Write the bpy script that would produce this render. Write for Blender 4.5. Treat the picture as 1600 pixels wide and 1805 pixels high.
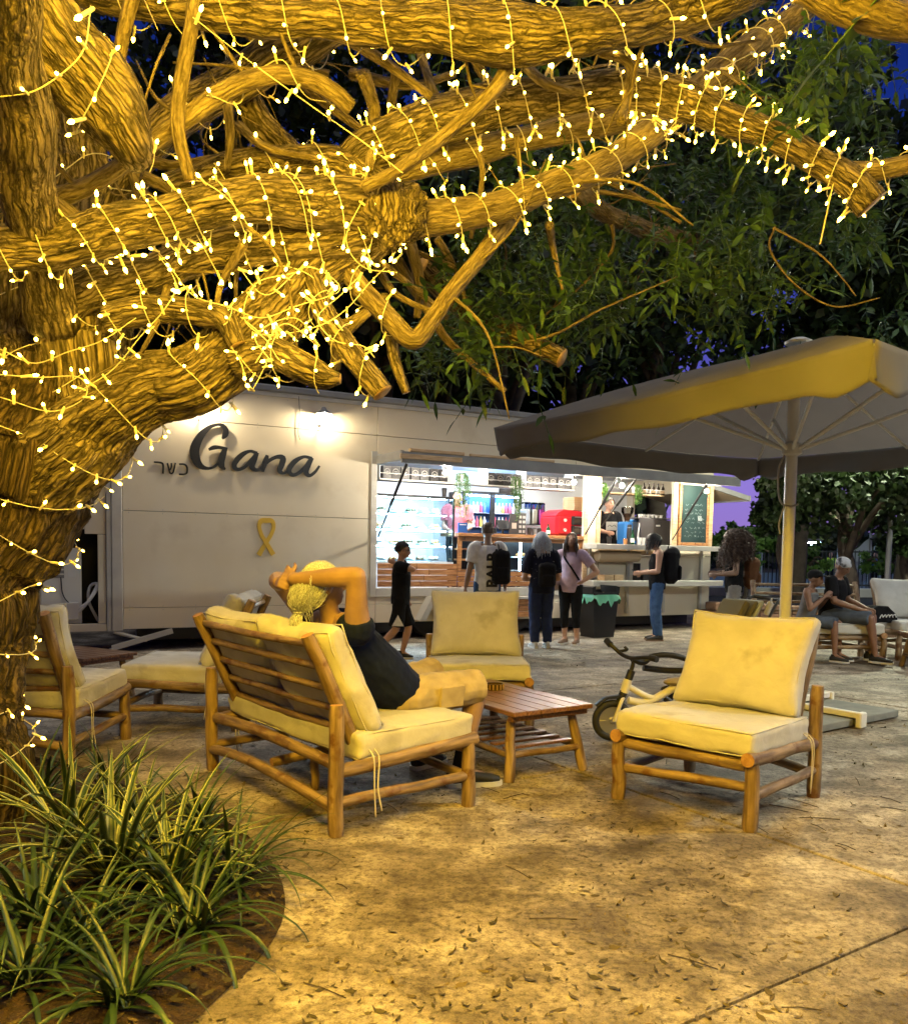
import bpy, bmesh, math, random
import numpy as np
from mathutils import Vector, Matrix, noise as mnoise
PI = math.pi
R_ = math.radians
rnd = random.Random(7)
for o in list(bpy.data.objects):
    bpy.data.objects.remove(o)
SC = bpy.context.scene
COL = SC.collection

# ------------------------------------------------------------------ camera
CAM_H = 1.47
FPX, CXP, CYP = 1500.0, 800.0, 1075.0        # focal length and optical axis in the photograph's pixels
PITCH = math.atan(114 / 1500.0)
ROLL = 0.0113
_f = np.array([0, math.cos(PITCH), -math.sin(PITCH)])
_u0 = np.array([0, math.sin(PITCH), math.cos(PITCH)])
_r0 = np.array([1.0, 0, 0])
CR = _r0 * math.cos(ROLL) + _u0 * math.sin(ROLL)
CU = _u0 * math.cos(ROLL) - _r0 * math.sin(ROLL)
CF = _f
cam_d = bpy.data.cameras.new('camera')
cam = bpy.data.objects.new('camera', cam_d)
COL.objects.link(cam)
M = Matrix(((CR[0], CU[0], -CF[0], 0), (CR[1], CU[1], -CF[1], 0), (CR[2], CU[2], -CF[2], CAM_H), (0, 0, 0, 1)))
cam.matrix_world = M
cam_d.sensor_fit = 'HORIZONTAL'
cam_d.sensor_width = 36.0
cam_d.lens = 36.0 * FPX / 1600.0
cam_d.shift_y = (CYP - 902.5) / 1600.0
cam_d.clip_start = 0.05
cam_d.clip_end = 2000
SC.camera = cam

# ------------------------------------------------------------------ dusk sky
W = bpy.data.worlds.new('World'); SC.world = W; W.use_nodes = True
wn = W.node_tree.nodes; wl = W.node_tree.links
wn.clear()
w_out = wn.new('ShaderNodeOutputWorld'); w_bg = wn.new('ShaderNodeBackground')
w_tc = wn.new('ShaderNodeTexCoord'); w_sep = wn.new('ShaderNodeSeparateXYZ'); w_rmp = wn.new('ShaderNodeValToRGB')
wl.new(w_tc.outputs['Generated'], w_sep.inputs[0]); wl.new(w_sep.outputs['Z'], w_rmp.inputs[0])
_cr = w_rmp.color_ramp
for p, c in ((0.0, (0.36, 0.22, 0.66)), (0.07, (0.34, 0.24, 0.80)), (0.15, (0.15, 0.13, 0.60)), (0.30, (0.012, 0.04, 0.36)), (0.6, (0.004, 0.012, 0.07)), (1.0, (0.002, 0.006, 0.03))):
    e = _cr.elements.new(p); e.color = (*c, 1)
_cr.elements.remove(_cr.elements[0]); _cr.elements.remove(_cr.elements[-1])
wl.new(w_rmp.outputs[0], w_bg.inputs[0]); wl.new(w_bg.outputs[0], w_out.inputs[0])
w_bg.inputs[1].default_value = 0.6
# the sun has set: no sun lamp, lit by the place's own lamps and added bulb strings

SC.view_settings.view_transform = 'Standard'
SC.view_settings.look = 'None'
SC.view_settings.exposure = 0.5
SC.view_settings.gamma = 1.0
SC.view_settings.use_curve_mapping = False
SC.render.engine = 'CYCLES'
cy = SC.cycles
cy.use_denoising = True
cy.denoiser = 'OPENIMAGEDENOISE'
cy.max_bounces = 4; cy.diffuse_bounces = 2; cy.glossy_bounces = 2; cy.transmission_bounces = 4; cy.transparent_max_bounces = 6
cy.sample_clamp_indirect = 2.0
cy.sample_clamp_direct = 0.0
cy.caustics_reflective = False; cy.caustics_refractive = False
cy.use_light_tree = True
cy.use_adaptive_sampling = True; cy.adaptive_threshold = 0.025

# ------------------------------------------------------------------ geometry helpers
def ray(px, py):
    return CF * FPX + (px - CXP) * CR - (py - CYP) * CU
def at(px, py, y):                      # the point at distance y (world Y) seen at a pixel of the photograph
    d = ray(px, py); return np.array([0, 0, CAM_H]) + d * (y / d[1])
def gnd(px, py, z=0.0):
    d = ray(px, py); return np.array([0, 0, CAM_H]) + d * ((z - CAM_H) / d[2])

def _hash(i, j, k):
    n = (i * 374761393 + j * 668265263 + k * 2147483647 + 1274126177) & 0x7fffffff
    n = (n ^ (n >> 13)) * 1274126177 & 0x7fffffff
    return ((n ^ (n >> 16)) & 0xffff) / 65535.0
def vnoise(p):                          # numpy value noise, p (n,3) -> 0..1
    p = np.asarray(p, float); f = np.floor(p); i = f.astype(np.int64); t = p - f
    t = t * t * (3 - 2 * t)
    out = 0
    for dx in (0, 1):
        for dy in (0, 1):
            for dz in (0, 1):
                w = (t[:, 0] if dx else 1 - t[:, 0]) * (t[:, 1] if dy else 1 - t[:, 1]) * (t[:, 2] if dz else 1 - t[:, 2])
                out = out + w * _hash(i[:, 0] + dx, i[:, 1] + dy, i[:, 2] + dz)
    return out
def fbm(p, oct=3):
    p = np.asarray(p, float); s = 0; a = 0.5; tot = 0
    for o in range(oct):
        s = s + a * vnoise(p * (2 ** o) + 17.3 * o); tot += a; a *= 0.5
    return s / tot

def catmull(pts, n):                    # smooth resample of rows (any width) to n rows, even in arc length
    P = np.asarray(pts, float)
    if len(P) == 2:
        t = np.linspace(0, 1, n)[:, None]; return P[0] * (1 - t) + P[1] * t
    Q = np.vstack([2 * P[0] - P[1], P, 2 * P[-1] - P[-2]])
    out = []
    for i in range(1, len(Q) - 2):
        t = np.linspace(0, 1, 24, endpoint=False)[:, None]
        a, b, c, d = Q[i - 1], Q[i], Q[i + 1], Q[i + 2]
        out.append(0.5 * (2 * b + (c - a) * t + (2 * a - 5 * b + 4 * c - d) * t ** 2 + (3 * b - a - 3 * c + d) * t ** 3))
    out.append(P[-1:]); F = np.vstack(out)
    L = np.concatenate([[0], np.cumsum(np.linalg.norm(np.diff(F[:, :3], axis=0), axis=1))])
    s = np.linspace(0, L[-1], n)
    return np.stack([np.interp(s, L, F[:, k]) for k in range(F.shape[1])], 1)

def frames(P):
    P = np.asarray(P, float)
    T = np.gradient(P, axis=0); T /= np.maximum(np.linalg.norm(T, axis=1, keepdims=True), 1e-9)
    a = np.array([0, 0, 1.0]) if abs(T[0][2]) < 0.9 else np.array([1.0, 0, 0])
    n = np.cross(T[0], a); n /= np.linalg.norm(n)
    N = [n]
    for i in range(1, len(P)):
        n = N[-1] - T[i] * (N[-1] @ T[i]); l = np.linalg.norm(n)
        n = n / l if l > 1e-6 else N[-1]
        N.append(n)
    N = np.array(N); B = np.cross(T, N)
    return T, N, B

class MB:
    """collects shapes, then becomes one mesh object"""
    def __init__(s):
        s.v = []; s.f = []; s.mi = []; s.bc = []; s.n = 0
    def add(s, V, Fc, m=0, bc=None):
        V = np.asarray(V, float).reshape(-1, 3)
        s.v.append(V); s.bc.append(V if bc is None else np.asarray(bc, float))
        n = s.n
        for f in Fc: s.f.append(tuple(int(i) + n for i in f))
        s.mi += [m] * len(Fc) if not hasattr(m, '__len__') else list(m)
        s.n += len(V)
        return s
    def box(s, c, size, rot=None, m=0, b=0.0):
        h = np.array(size, float) / 2; c = np.array(c, float)
        if b <= 0:
            V = np.array([[x, y, z] for x in (-1, 1) for y in (-1, 1) for z in (-1, 1)], float) * h
            F = [(0, 1, 3, 2), (4, 6, 7, 5), (0, 4, 5, 1), (2, 3, 7, 6), (0, 2, 6, 4), (1, 5, 7, 3)]
        else:
            b = min(b, h.min() * 0.98)
            V = []; idx = {}
            for sg in [(x, y, z) for x in (-1, 1) for y in (-1, 1) for z in (-1, 1)]:
                for a in range(3):
                    p = np.array(sg) * (h - b); p[a] = sg[a] * h[a]
                    idx[(sg, a)] = len(V); V.append(p)
            V = np.array(V); F = []
            for a in range(3):
                o1, o2 = [k for k in range(3) if k != a]
                for sa in (-1, 1):
                    q = []
                    for s1, s2 in ((-1, -1), (1, -1), (1, 1), (-1, 1)):
                        sg = [0, 0, 0]; sg[a] = sa; sg[o1] = s1; sg[o2] = s2; q.append(idx[(tuple(sg), a)])
                    F.append(q)
                for s1 in (-1, 1):
                    for s2 in (-1, 1):
                        sg1 = [0, 0, 0]; sg2 = [0, 0, 0]
                        sg1[o1] = sg2[o1] = s1; sg1[o2] = sg2[o2] = s2; sg1[a] = -1; sg2[a] = 1
                        F.append([idx[(tuple(sg1), o1)], idx[(tuple(sg2), o1)], idx[(tuple(sg2), o2)], idx[(tuple(sg1), o2)]])
            for sg in [(x, y, z) for x in (-1, 1) for y in (-1, 1) for z in (-1, 1)]:
                F.append([idx[(sg, 0)], idx[(sg, 1)], idx[(sg, 2)]])
            G = []
            for f in F:
                p = V[f]; nn = np.cross(p[1] - p[0], p[2] - p[0])
                G.append(f if nn @ p.mean(0) > 0 else f[::-1])
            F = G
        if rot is not None: V = V @ np.array(rot).T
        return s.add(V + c, F, m)
    def tube(s, P, r, seg=10, m=0, caps=True, wob=0.0, seed=0, flat=None, disp=None, capm=None):
        P = np.asarray(P, float); n = len(P)
        r = np.full(n, float(r)) if np.isscalar(r) else np.asarray(r, float)
        T, N, B = frames(P)
        th = np.linspace(0, 2 * PI, seg, endpoint=False)
        S = np.concatenate([[0], np.cumsum(np.linalg.norm(np.diff(P, axis=0), axis=1))])
        co, si = np.cos(th), np.sin(th)
        bc = np.stack([np.outer(r, co), np.outer(r, si), np.repeat(S[:, None], seg, 1)], 2).reshape(-1, 3) + seed * 3.7
        rr = np.repeat(r, seg)
        if wob: rr = rr * (1 + wob * (fbm(bc * np.array([14, 14, 6.0]), 2) - 0.5) * 2)
        if disp is not None: rr = rr + disp(bc, np.repeat(r, seg))
        rr = rr.reshape(n, seg)
        fl = 1.0 if flat is None else flat
        V = P[:, None, :] + N[:, None, :] * (rr * co)[:, :, None] + B[:, None, :] * (rr * si * fl)[:, :, None]
        V = V.reshape(-1, 3)
        i = np.arange(n - 1)[:, None] * seg; j = np.arange(seg)[None]; j2 = (j + 1) % seg
        F = np.stack([i + j, i + j2, i + seg + j2, i + seg + j], 2).reshape(-1, 4).tolist()
        s.add(V, F, m, bc)
        if caps:
            cm = m if capm is None else capm
            base = s.n - len(V)
            for (o, rev) in ((0, True), ((n - 1) * seg, False)):
                cpt = V[o:o + seg].mean(0)
                s.v.append(cpt[None]); s.bc.append(bc[o:o + 1] * 0 + bc[o:o + seg].mean(0)); k = s.n; s.n += 1
                for q in range(seg):
                    a, b_ = base + o + q, base + o + (q + 1) % seg
                    s.f.append((b_, a, k) if rev else (a, b_, k)); s.mi.append(cm)
        return s
    def lathe(s, prof, seg=16, o=(0, 0, 0), m=0, mat3=None):
        prof = np.asarray(prof, float); th = np.linspace(0, 2 * PI, seg, endpoint=False)
        V = np.stack([np.outer(prof[:, 0], np.cos(th)), np.outer(prof[:, 0], np.sin(th)), np.repeat(prof[:, 1:2], seg, 1)], 2).reshape(-1, 3)
        if mat3 is not None: V = V @ np.array(mat3).T
        n = len(prof); F = []
        for i in range(n - 1):
            for j in range(seg):
                F.append((i * seg + j, i * seg + (j + 1) % seg, (i + 1) * seg + (j + 1) % seg, (i + 1) * seg + j))
        if prof[0, 0] > 1e-5: F.append(tuple(range(seg))[::-1])
        if prof[-1, 0] > 1e-5: F.append(tuple((n - 1) * seg + j for j in range(seg)))
        return s.add(V + np.array(o, float), F, m)
    def ell(s, c, r, seg=14, rings=9, m=0, rot=None):
        prof = [(math.sin(PI * i / rings), -math.cos(PI * i / rings)) for i in range(rings + 1)]
        prof[0] = (1e-6, -1); prof[-1] = (1e-6, 1)
        r = np.array(r, float) * np.ones(3)
        mm = np.diag(r)
        if rot is not None: mm = np.array(rot) @ mm
        return s.lathe(prof, seg, c, m, mm)
    def prism(s, poly, d0, d1, fr=None, m=0):
        """poly in local (a,b), extruded d0..d1 along c; fr = (origin, A, B, C)"""
        n = len(poly); P = np.asarray(poly, float)
        V = np.vstack([np.c_[P, np.full(n, d0)], np.c_[P, np.full(n, d1)]])
        if fr is not None:
            o, A, B, C_ = [np.array(q, float) for q in fr]
            V = o + V[:, :1] * A + V[:, 1:2] * B + V[:, 2:] * C_
        F = [tuple(range(n))[::-1], tuple(range(n, 2 * n))] + [(i, (i + 1) % n, n + (i + 1) % n, n + i) for i in range(n)]
        return s.add(V, F, m)
    def quad(s, a, b, c, d, m=0):
        return s.add(np.array([a, b, c, d], float), [(0, 1, 2, 3)], m)
    def grid(s, V, nu, nv, m=0, cu=False):
        F = [(i * nv + j, i * nv + j + 1, (i + 1) * nv + j + 1, (i + 1) * nv + j) for i in range(nu - 1) for j in range(nv - 1)]
        return s.add(V, F, m)
    def mesh(s, name, mats, smooth=35.0):
        me = bpy.data.meshes.new(name)
        V = np.vstack(s.v) if s.v else np.zeros((0, 3))
        me.from_pydata(V, [], s.f)
        for mt in (mats if isinstance(mats, (list, tuple)) else [mats]): me.materials.append(mt)
        if any(s.mi): me.polygons.foreach_set('material_index', np.array(s.mi, np.int32))
        a = me.attributes.new('bc', 'FLOAT_VECTOR', 'POINT'); a.data.foreach_set('vector', np.vstack(s.bc).astype(np.float32).ravel())
        if smooth:
            me.polygons.foreach_set('use_smooth', np.ones(len(me.polygons), bool))
            if smooth < 180: me.set_sharp_from_angle(angle=R_(smooth))
        me.update()
        return me
    def build(s, name, mats, parent=None, loc=None, smooth=35.0, rotz=None):
        o = bpy.data.objects.new(name, s.mesh(name, mats, smooth)); COL.objects.link(o)
        if parent is not None: o.parent = parent
        if loc is not None: o.location = loc
        if rotz is not None: o.rotation_euler = (0, 0, rotz)
        return o

def tag(o, label, cat=None, group=None, kind=None):
    if label: o['label'] = label
    if cat: o['category'] = cat
    if group: o['group'] = group
    if kind: o['kind'] = kind
    return o
def empty(name, loc=(0, 0, 0), rz=0.0, label=None, cat=None, group=None, parent=None):
    o = bpy.data.objects.new(name, None); COL.objects.link(o)
    o.location = loc; o.rotation_euler = (0, 0, rz); o.empty_display_size = 0.1
    if parent is not None: o.parent = parent
    return tag(o, label, cat, group)
def inst(name, me, parent=None, loc=(0, 0, 0), rot=(0, 0, 0), sc=(1, 1, 1)):
    o = bpy.data.objects.new(name, me); COL.objects.link(o); o.parent = parent
    o.location = loc; o.rotation_euler = rot; o.scale = sc if hasattr(sc, '__len__') else (sc,) * 3
    return o
def copy_tree(o, parent=None):
    c = o.copy(); COL.objects.link(c); c.parent = parent
    for ch in list(o.children): copy_tree(ch, c)
    return c
def rotm(ax, a):
    return np.array(Matrix.Rotation(a, 3, ax))
def align(d):
    """3x3 turning +Z onto d"""
    return np.array(Vector((0, 0, 1)).rotation_difference(Vector(d)).to_matrix())

# ------------------------------------------------------------------ materials
def mat(name, c, rough=0.6, c2=None, scale=8.0, detail=4.0, bump=0.0, bscale=None, metal=0.0, co='Object', stretch=(1, 1, 1), lo=0.35, hi=0.65,
        spots=None, sheen=0.0, trans=0.0, alpha=1.0, emit=None, es=0.0, sss=0.0, spec=0.5, bdist=0.01, coat=0.0):
    m = bpy.data.materials.new(name); m.use_nodes = True
    nt = m.node_tree; N = nt.nodes; L = nt.links
    b = N['Principled BSDF']
    b.inputs['Base Color'].default_value = (*c, 1); b.inputs['Roughness'].default_value = rough; b.inputs['Metallic'].default_value = metal
    b.inputs['Specular IOR Level'].default_value = spec
    if trans: b.inputs['Transmission Weight'].default_value = trans
    if alpha < 1: b.inputs['Alpha'].default_value = alpha
    if sheen: b.inputs['Sheen Weight'].default_value = sheen
    if coat: b.inputs['Coat Weight'].default_value = coat
    if emit: b.inputs['Emission Color'].default_value = (*emit, 1); b.inputs['Emission Strength'].default_value = es
    if c2 is None and not bump: return m
    if co == 'bc':
        src = N.new('ShaderNodeAttribute'); src.attribute_name = 'bc'; out = src.outputs['Vector']
    else:
        src = N.new('ShaderNodeTexCoord'); out = src.outputs[co]
    mp = N.new('ShaderNodeMapping'); mp.inputs['Scale'].default_value = stretch
    L.new(out, mp.inputs[0])
    if c2 is not None:
        nz = N.new('ShaderNodeTexNoise'); nz.inputs['Scale'].default_value = scale; nz.inputs['Detail'].default_value = detail
        L.new(mp.outputs[0], nz.inputs['Vector'])
        rp = N.new('ShaderNodeValToRGB'); rp.color_ramp.elements[0].position = lo; rp.color_ramp.elements[1].position = hi
        rp.color_ramp.elements[0].color = (*c, 1); rp.color_ramp.elements[1].color = (*c2, 1)
        L.new(nz.outputs['Fac'], rp.inputs[0]); col = rp.outputs[0]
        if spots:
            sc_, th, colr = spots
            n2 = N.new('ShaderNodeTexNoise'); n2.inputs['Scale'].default_value = sc_; n2.inputs['Detail'].default_value = 5
            L.new(src.outputs['Vector'] if co == 'bc' else src.outputs[co], n2.inputs['Vector'])
            r2 = N.new('ShaderNodeValToRGB'); r2.color_ramp.elements[0].position = th; r2.color_ramp.elements[1].position = min(1, th + 0.1)
            L.new(n2.outputs['Fac'], r2.inputs[0])
            mx = N.new('ShaderNodeMix'); mx.data_type = 'RGBA'
            L.new(r2.outputs[0], mx.inputs[0]); L.new(col, mx.inputs[6]); mx.inputs[7].default_value = (*colr, 1)
            col = mx.outputs[2]
        L.new(col, b.inputs['Base Color'])
    if bump:
        nb = N.new('ShaderNodeTexNoise'); nb.inputs['Scale'].default_value = bscale or scale * 3; nb.inputs['Detail'].default_value = 5
        L.new(mp.outputs[0], nb.inputs['Vector'])
        bp = N.new('ShaderNodeBump'); bp.inputs['Strength'].default_value = bump; bp.inputs['Distance'].default_value = bdist
        L.new(nb.outputs['Fac'], bp.inputs['Height']); L.new(bp.outputs[0], b.inputs['Normal'])
    return m
def emat(name, c, s):
    m = bpy.data.materials.new(name); m.use_nodes = True
    nt = m.node_tree; nt.nodes.clear()
    o = nt.nodes.new('ShaderNodeOutputMaterial'); e = nt.nodes.new('ShaderNodeEmission')
    e.inputs[0].default_value = (*c, 1); e.inputs[1].default_value = s
    nt.links.new(e.outputs[0], o.inputs[0])
    return m
def glassmat(name, tint=(1, 1, 1), fac=0.12, rough=0.02):
    m = bpy.data.materials.new(name); m.use_nodes = True
    nt = m.node_tree; nt.nodes.clear()
    o = nt.nodes.new('ShaderNodeOutputMaterial'); mx = nt.nodes.new('ShaderNodeMixShader')
    t = nt.nodes.new('ShaderNodeBsdfTransparent'); g = nt.nodes.new('ShaderNodeBsdfGlossy'); fr = nt.nodes.new('ShaderNodeLayerWeight')
    fr.inputs[0].default_value = fac
    t.inputs[0].default_value = (*tint, 1); g.inputs['Roughness'].default_value = rough
    nt.links.new(fr.outputs['Fresnel'], mx.inputs[0]); nt.links.new(t.outputs[0], mx.inputs[1]); nt.links.new(g.outputs[0], mx.inputs[2]); nt.links.new(mx.outputs[0], o.inputs[0])
    return m

M_black = mat('black_plastic', (0.012, 0.012, 0.013), 0.45)
M_blackmetal = mat('black_metal', (0.015, 0.015, 0.017), 0.35)
M_white = mat('white_paint', (0.72, 0.71, 0.68), 0.5, (0.66, 0.65, 0.61), 3.0)
M_steel = mat('steel', (0.55, 0.56, 0.58), 0.3, metal=0.9)
M_grey = mat('grey_paint', (0.2, 0.2, 0.21), 0.5)
M_glass = glassmat('clear_glass')

# ------------------------------------------------------------------ ground
def concrete():
    m = bpy.data.materials.new('worn_concrete'); m.use_nodes = True
    nt = m.node_tree; N = nt.nodes; L = nt.links; b = N['Principled BSDF']
    tc = N.new('ShaderNodeTexCoord'); co = tc.outputs['Object']
    def nz(scale, det, rough=0.55, dist=0.0, vec=co):
        n = N.new('ShaderNodeTexNoise'); n.inputs['Scale'].default_value = scale; n.inputs['Detail'].default_value = det
        n.inputs['Roughness'].default_value = rough; n.inputs['Distortion'].default_value = dist; L.new(vec, n.inputs['Vector']); return n.outputs['Fac']
    def ramp(f, stops):
        r = N.new('ShaderNodeValToRGB'); L.new(f, r.inputs[0]); e = r.color_ramp.elements
        while len(e) < len(stops): e.new(0.5)
        for k, (p, c) in zip(e, stops): k.position = p; k.color = (c, c, c, 1) if not hasattr(c, '__len__') else (*c, 1)
        return r.outputs[0]
    def mix(f, a, c, mode='MIX'):
        x = N.new('ShaderNodeMix'); x.data_type = 'RGBA'; x.blend_type = mode
        if hasattr(f, 'links'): L.new(f, x.inputs[0])
        else: x.inputs[0].default_value = f
        for s, v in ((x.inputs[6], a), (x.inputs[7], c)):
            if hasattr(v, 'links'): L.new(v, s)
            else: s.default_value = (*v, 1)
        return x.outputs[2]
    mp = N.new('ShaderNodeMapping'); mp.inputs['Rotation'].default_value = (0, 0, 0.5); mp.inputs['Scale'].default_value = (1.0, 1.15, 1.0); L.new(co, mp.inputs[0])
    base = ramp(nz(1.6, 8, 0.66, 0.2), [(0.33, (0.165, 0.13, 0.088)), (0.5, (0.41, 0.345, 0.26)), (0.67, (0.64, 0.57, 0.46))])
    big = ramp(nz(0.6, 8, 0.66, 0.3), [(0.42, (0.36, 0.33, 0.29)), (0.54, (1, 1, 1))])
    c = mix(0.6, base, big, 'MULTIPLY')
    blot = ramp(nz(2.6, 9, 0.72, 0.35, mp.outputs[0]), [(0.44, (0.20, 0.165, 0.12)), (0.56, (1, 1, 1))])
    c = mix(0.62, c, blot, 'MULTIPLY')
    fine = ramp(nz(30, 7, 0.8), [(0.38, (0.25, 0.22, 0.18)), (0.54, (1, 1, 1))])
    c = mix(0.9, c, fine, 'MULTIPLY')
    speck = ramp(nz(150, 3, 0.7), [(0.30, (0.3, 0.27, 0.22)), (0.42, (1, 1, 1)), (0.7, (1.15, 1.12, 1.05))])
    c = mix(0.85, c, speck, 'MULTIPLY')
    L.new(c, b.inputs['Base Color'])
    r = N.new('ShaderNodeMapRange'); r.inputs[3].default_value = 0.55; r.inputs[4].default_value = 0.85; L.new(nz(3, 4), r.inputs[0]); L.new(r.outputs[0], b.inputs['Roughness'])
    bp = N.new('ShaderNodeBump'); bp.inputs['Strength'].default_value = 0.7; bp.inputs['Distance'].default_value = 0.012
    bp2 = N.new('ShaderNodeBump'); bp2.inputs['Strength'].default_value = 0.6; bp2.inputs['Distance'].default_value = 0.006
    L.new(nz(22, 6, 0.7), bp.inputs['Height']); L.new(nz(110, 4, 0.7), bp2.inputs['Height']); L.new(bp.outputs[0], bp2.inputs['Normal']); L.new(bp2.outputs[0], b.inputs['Normal'])
    return m
M_conc = concrete()
M_dirt = mat('dark_earth', (0.010, 0.008, 0.006), 0.95, (0.022, 0.018, 0.014), 6, bump=0.6)
M_soil = mat('mulch_soil', (0.016, 0.009, 0.005), 0.95, (0.05, 0.026, 0.014), 22, 6, bump=1.0, bscale=45, bdist=0.03, spots=(60, 0.62, (0.12, 0.075, 0.03)))
g = MB(); g.quad((-300, -100, -0.03), (300, -100, -0.03), (300, 500, -0.03), (-300, 500, -0.03))
ground = g.build('ground', M_dirt); tag(ground, 'dark earth under the paving and the park', None, None, 'structure')

UD = np.array([0.838, 0.545]); VD = np.array([0.545, -0.838])
paving = empty('paving'); tag(paving, 'large worn concrete paving slabs of the yard', None, None, 'structure')
au = [-13.0, -8.8, -4.64, -0.48, 3.67, 7.83, 12.0, 16.2]
bv = [-16.5, -14.05, -11.6, -9.1, -6.67, -4.2, -1.73, 0.74, 3.2]
srn = random.Random(3)
for i in range(len(au) - 1):
    for j in range(len(bv) - 1):
        a0, a1, b0, b1 = au[i] + 0.008, au[i + 1] - 0.008, bv[j] + 0.008, bv[j + 1] - 0.008
        c = UD * (a0 + a1) / 2 + VD * (b0 + b1) / 2
        if c[1] < -2 or c[1] > 19 or abs(c[0]) > 13: continue
        s = MB(); s.box((c[0], c[1], -0.045 + srn.uniform(-0.0015, 0.0015)), (a1 - a0, b1 - b0, 0.09), np.array([[UD[0], VD[0], 0], [UD[1], VD[1], 0], [0, 0, 1]]), b=0.006)
        s.build('slab', M_conc, paving, smooth=None)

# planting bed round the tree
bed_edge = [(60, 1335), (140, 1352), (230, 1378), (330, 1415), (420, 1462), (478, 1520), (502, 1580), (492, 1640), (450, 1700), (395, 1752), (340, 1805), (290, 1860), (240, 1960)]
be = [gnd(*p)[:2] for p in bed_edge]
be += [np.array(q) for q in ((-1.6, 1.9), (-2.6, 1.8), (-3.5, 2.3), (-4.0, 3.2), (-4.0, 4.3), (-3.6, 5.0))]
be.append(be[0])
be = catmull(np.array([[*p, 0] for p in be]), 120)[:-1]
bc_ = np.array([-2.1, 3.6, 0])
V = []; nr = 26
for k in range(nr + 1):
    t = k / nr
    P = bc_ + (be - bc_) * t
    z = 0.005 + 0.05 * (1 - t ** 4) + (fbm(P * 9, 3) - 0.5) * 0.05 * (1 - t ** 8)
    P = P.copy(); P[:, 2] = np.maximum(z, 0.004); V.append(P)
nb_ = len(be); sV = np.vstack(V)
sF = [(k * nb_ + j, k * nb_ + (j + 1) % nb_, (k + 1) * nb_ + (j + 1) % nb_, (k + 1) * nb_ + j) for k in range(nr) for j in range(nb_)]
sm = MB(); sm.add(sV, sF); soil = sm.build('soil', M_soil, smooth=180); tag(soil, 'dark mulch soil of the round planting bed under the tree', None, None, 'structure')

# ------------------------------------------------------------------ the trailer kiosk
TA = R_(28.1)
TE1 = np.array([math.cos(TA), math.sin(TA), 0]); TE2 = np.array([-math.sin(TA), math.cos(TA), 0])
_o = at(217, 1100, 11.28); TO = np.array([_o[0], _o[1], 0.0])
TILT = 0.009
def tp(px, py, off=0.0):                # pixel -> (X, Z) in the trailer's own frame on the plane Y = off
    d = ray(px, py); c = np.array([0, 0, CAM_H]); t = ((TO + TE2 * off - c) @ TE2) / (d @ TE2); p = c + d * t - TO
    x = p @ TE1; return x, p[2] + TILT * x
def tw(x, y, z):                        # trailer frame -> world
    return TO + TE1 * x + TE2 * y + np.array([0, 0, z - TILT * x])
M_trail = mat('trailer_panel', (0.74, 0.65, 0.48), 0.62, (0.79, 0.71, 0.55), 1.2, 6, bump=0.25, bscale=120, bdist=0.002, spots=(1.6, 0.58, (0.70, 0.61, 0.45)))
M_trim = mat('trailer_trim', (0.50, 0.48, 0.43), 0.5, (0.58, 0.56, 0.5), 4)
M_roofgrey = mat('roof_edge', (0.22, 0.22, 0.22), 0.5, (0.3, 0.3, 0.29), 3)
M_inner = mat('inner_white', (0.75, 0.76, 0.77), 0.45)
M_pine = mat('pale_pine', (0.58, 0.38, 0.19), 0.55, (0.72, 0.52, 0.30), 6, co='Object', stretch=(1, 6, 6), bump=0.1)
M_wood = mat('orange_plank', (0.30, 0.12, 0.04), 0.5, (0.52, 0.25, 0.09), 5, 6, stretch=(1, 8, 8), bump=0.2, spots=(9, 0.62, (0.14, 0.05, 0.02)))
M_tanw = mat('tan_underside', (0.55, 0.42, 0.27), 0.6, (0.62, 0.5, 0.34), 3)
T = empty('kiosk_trailer', TO, TA, 'long cream food trailer with a lit serving window behind the seats', 'trailer')
T.rotation_euler = (0, TILT, TA)
def tbox(name, x0, x1, y0, y1, z0, z1, m, b=0.004, parent=None, sm=35):
    q = MB(); q.box(((x0 + x1) / 2, (y0 + y1) / 2, (z0 + z1) / 2), (x1 - x0, y1 - y0, z1 - z0), None, 0, b)
    return q.build(name, m, parent or T, smooth=sm)
WT = 0.06
TOPZ = 3.62
gp = 0.0035
def panels(x0, x1, z0, z1, cuts=(), y0=0.0):
    zz = [z0] + [c for c in cuts if z0 < c < z1] + [z1]
    for a, b in zip(zz[:-1], zz[1:]): tbox('wall_panel', x0 + gp, x1 - gp, y0, y0 + WT, a + gp, b - gp, M_trail, 0.003)
SE = (0.585, 1.88, 3.14)
tbox('wall_core', 0.02, 3.6, WT, WT + 0.02, 0.31, 3.58, M_grey)
tbox('wall_core', 3.66, 10.4, WT, WT + 0.02, 2.95, 3.58, M_grey)
panels(0, 3.62, 0.30, TOPZ, SE)
panels(3.62, 7.3, 2.86, TOPZ, SE); panels(7.3, 10.5, 2.86, TOPZ, SE)
panels(3.62, 7.5, 0.30, 0.84, (0.585,))
panels(7.5, 7.84, 0.30, 2.86)
panels(7.84, 9.0, 0.30, 1.40, (0.85,)); panels(9.0, 10.5, 0.30, 1.40, (0.85,))
panels(9.52, 10.5, 1.40, 2.86)
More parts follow.
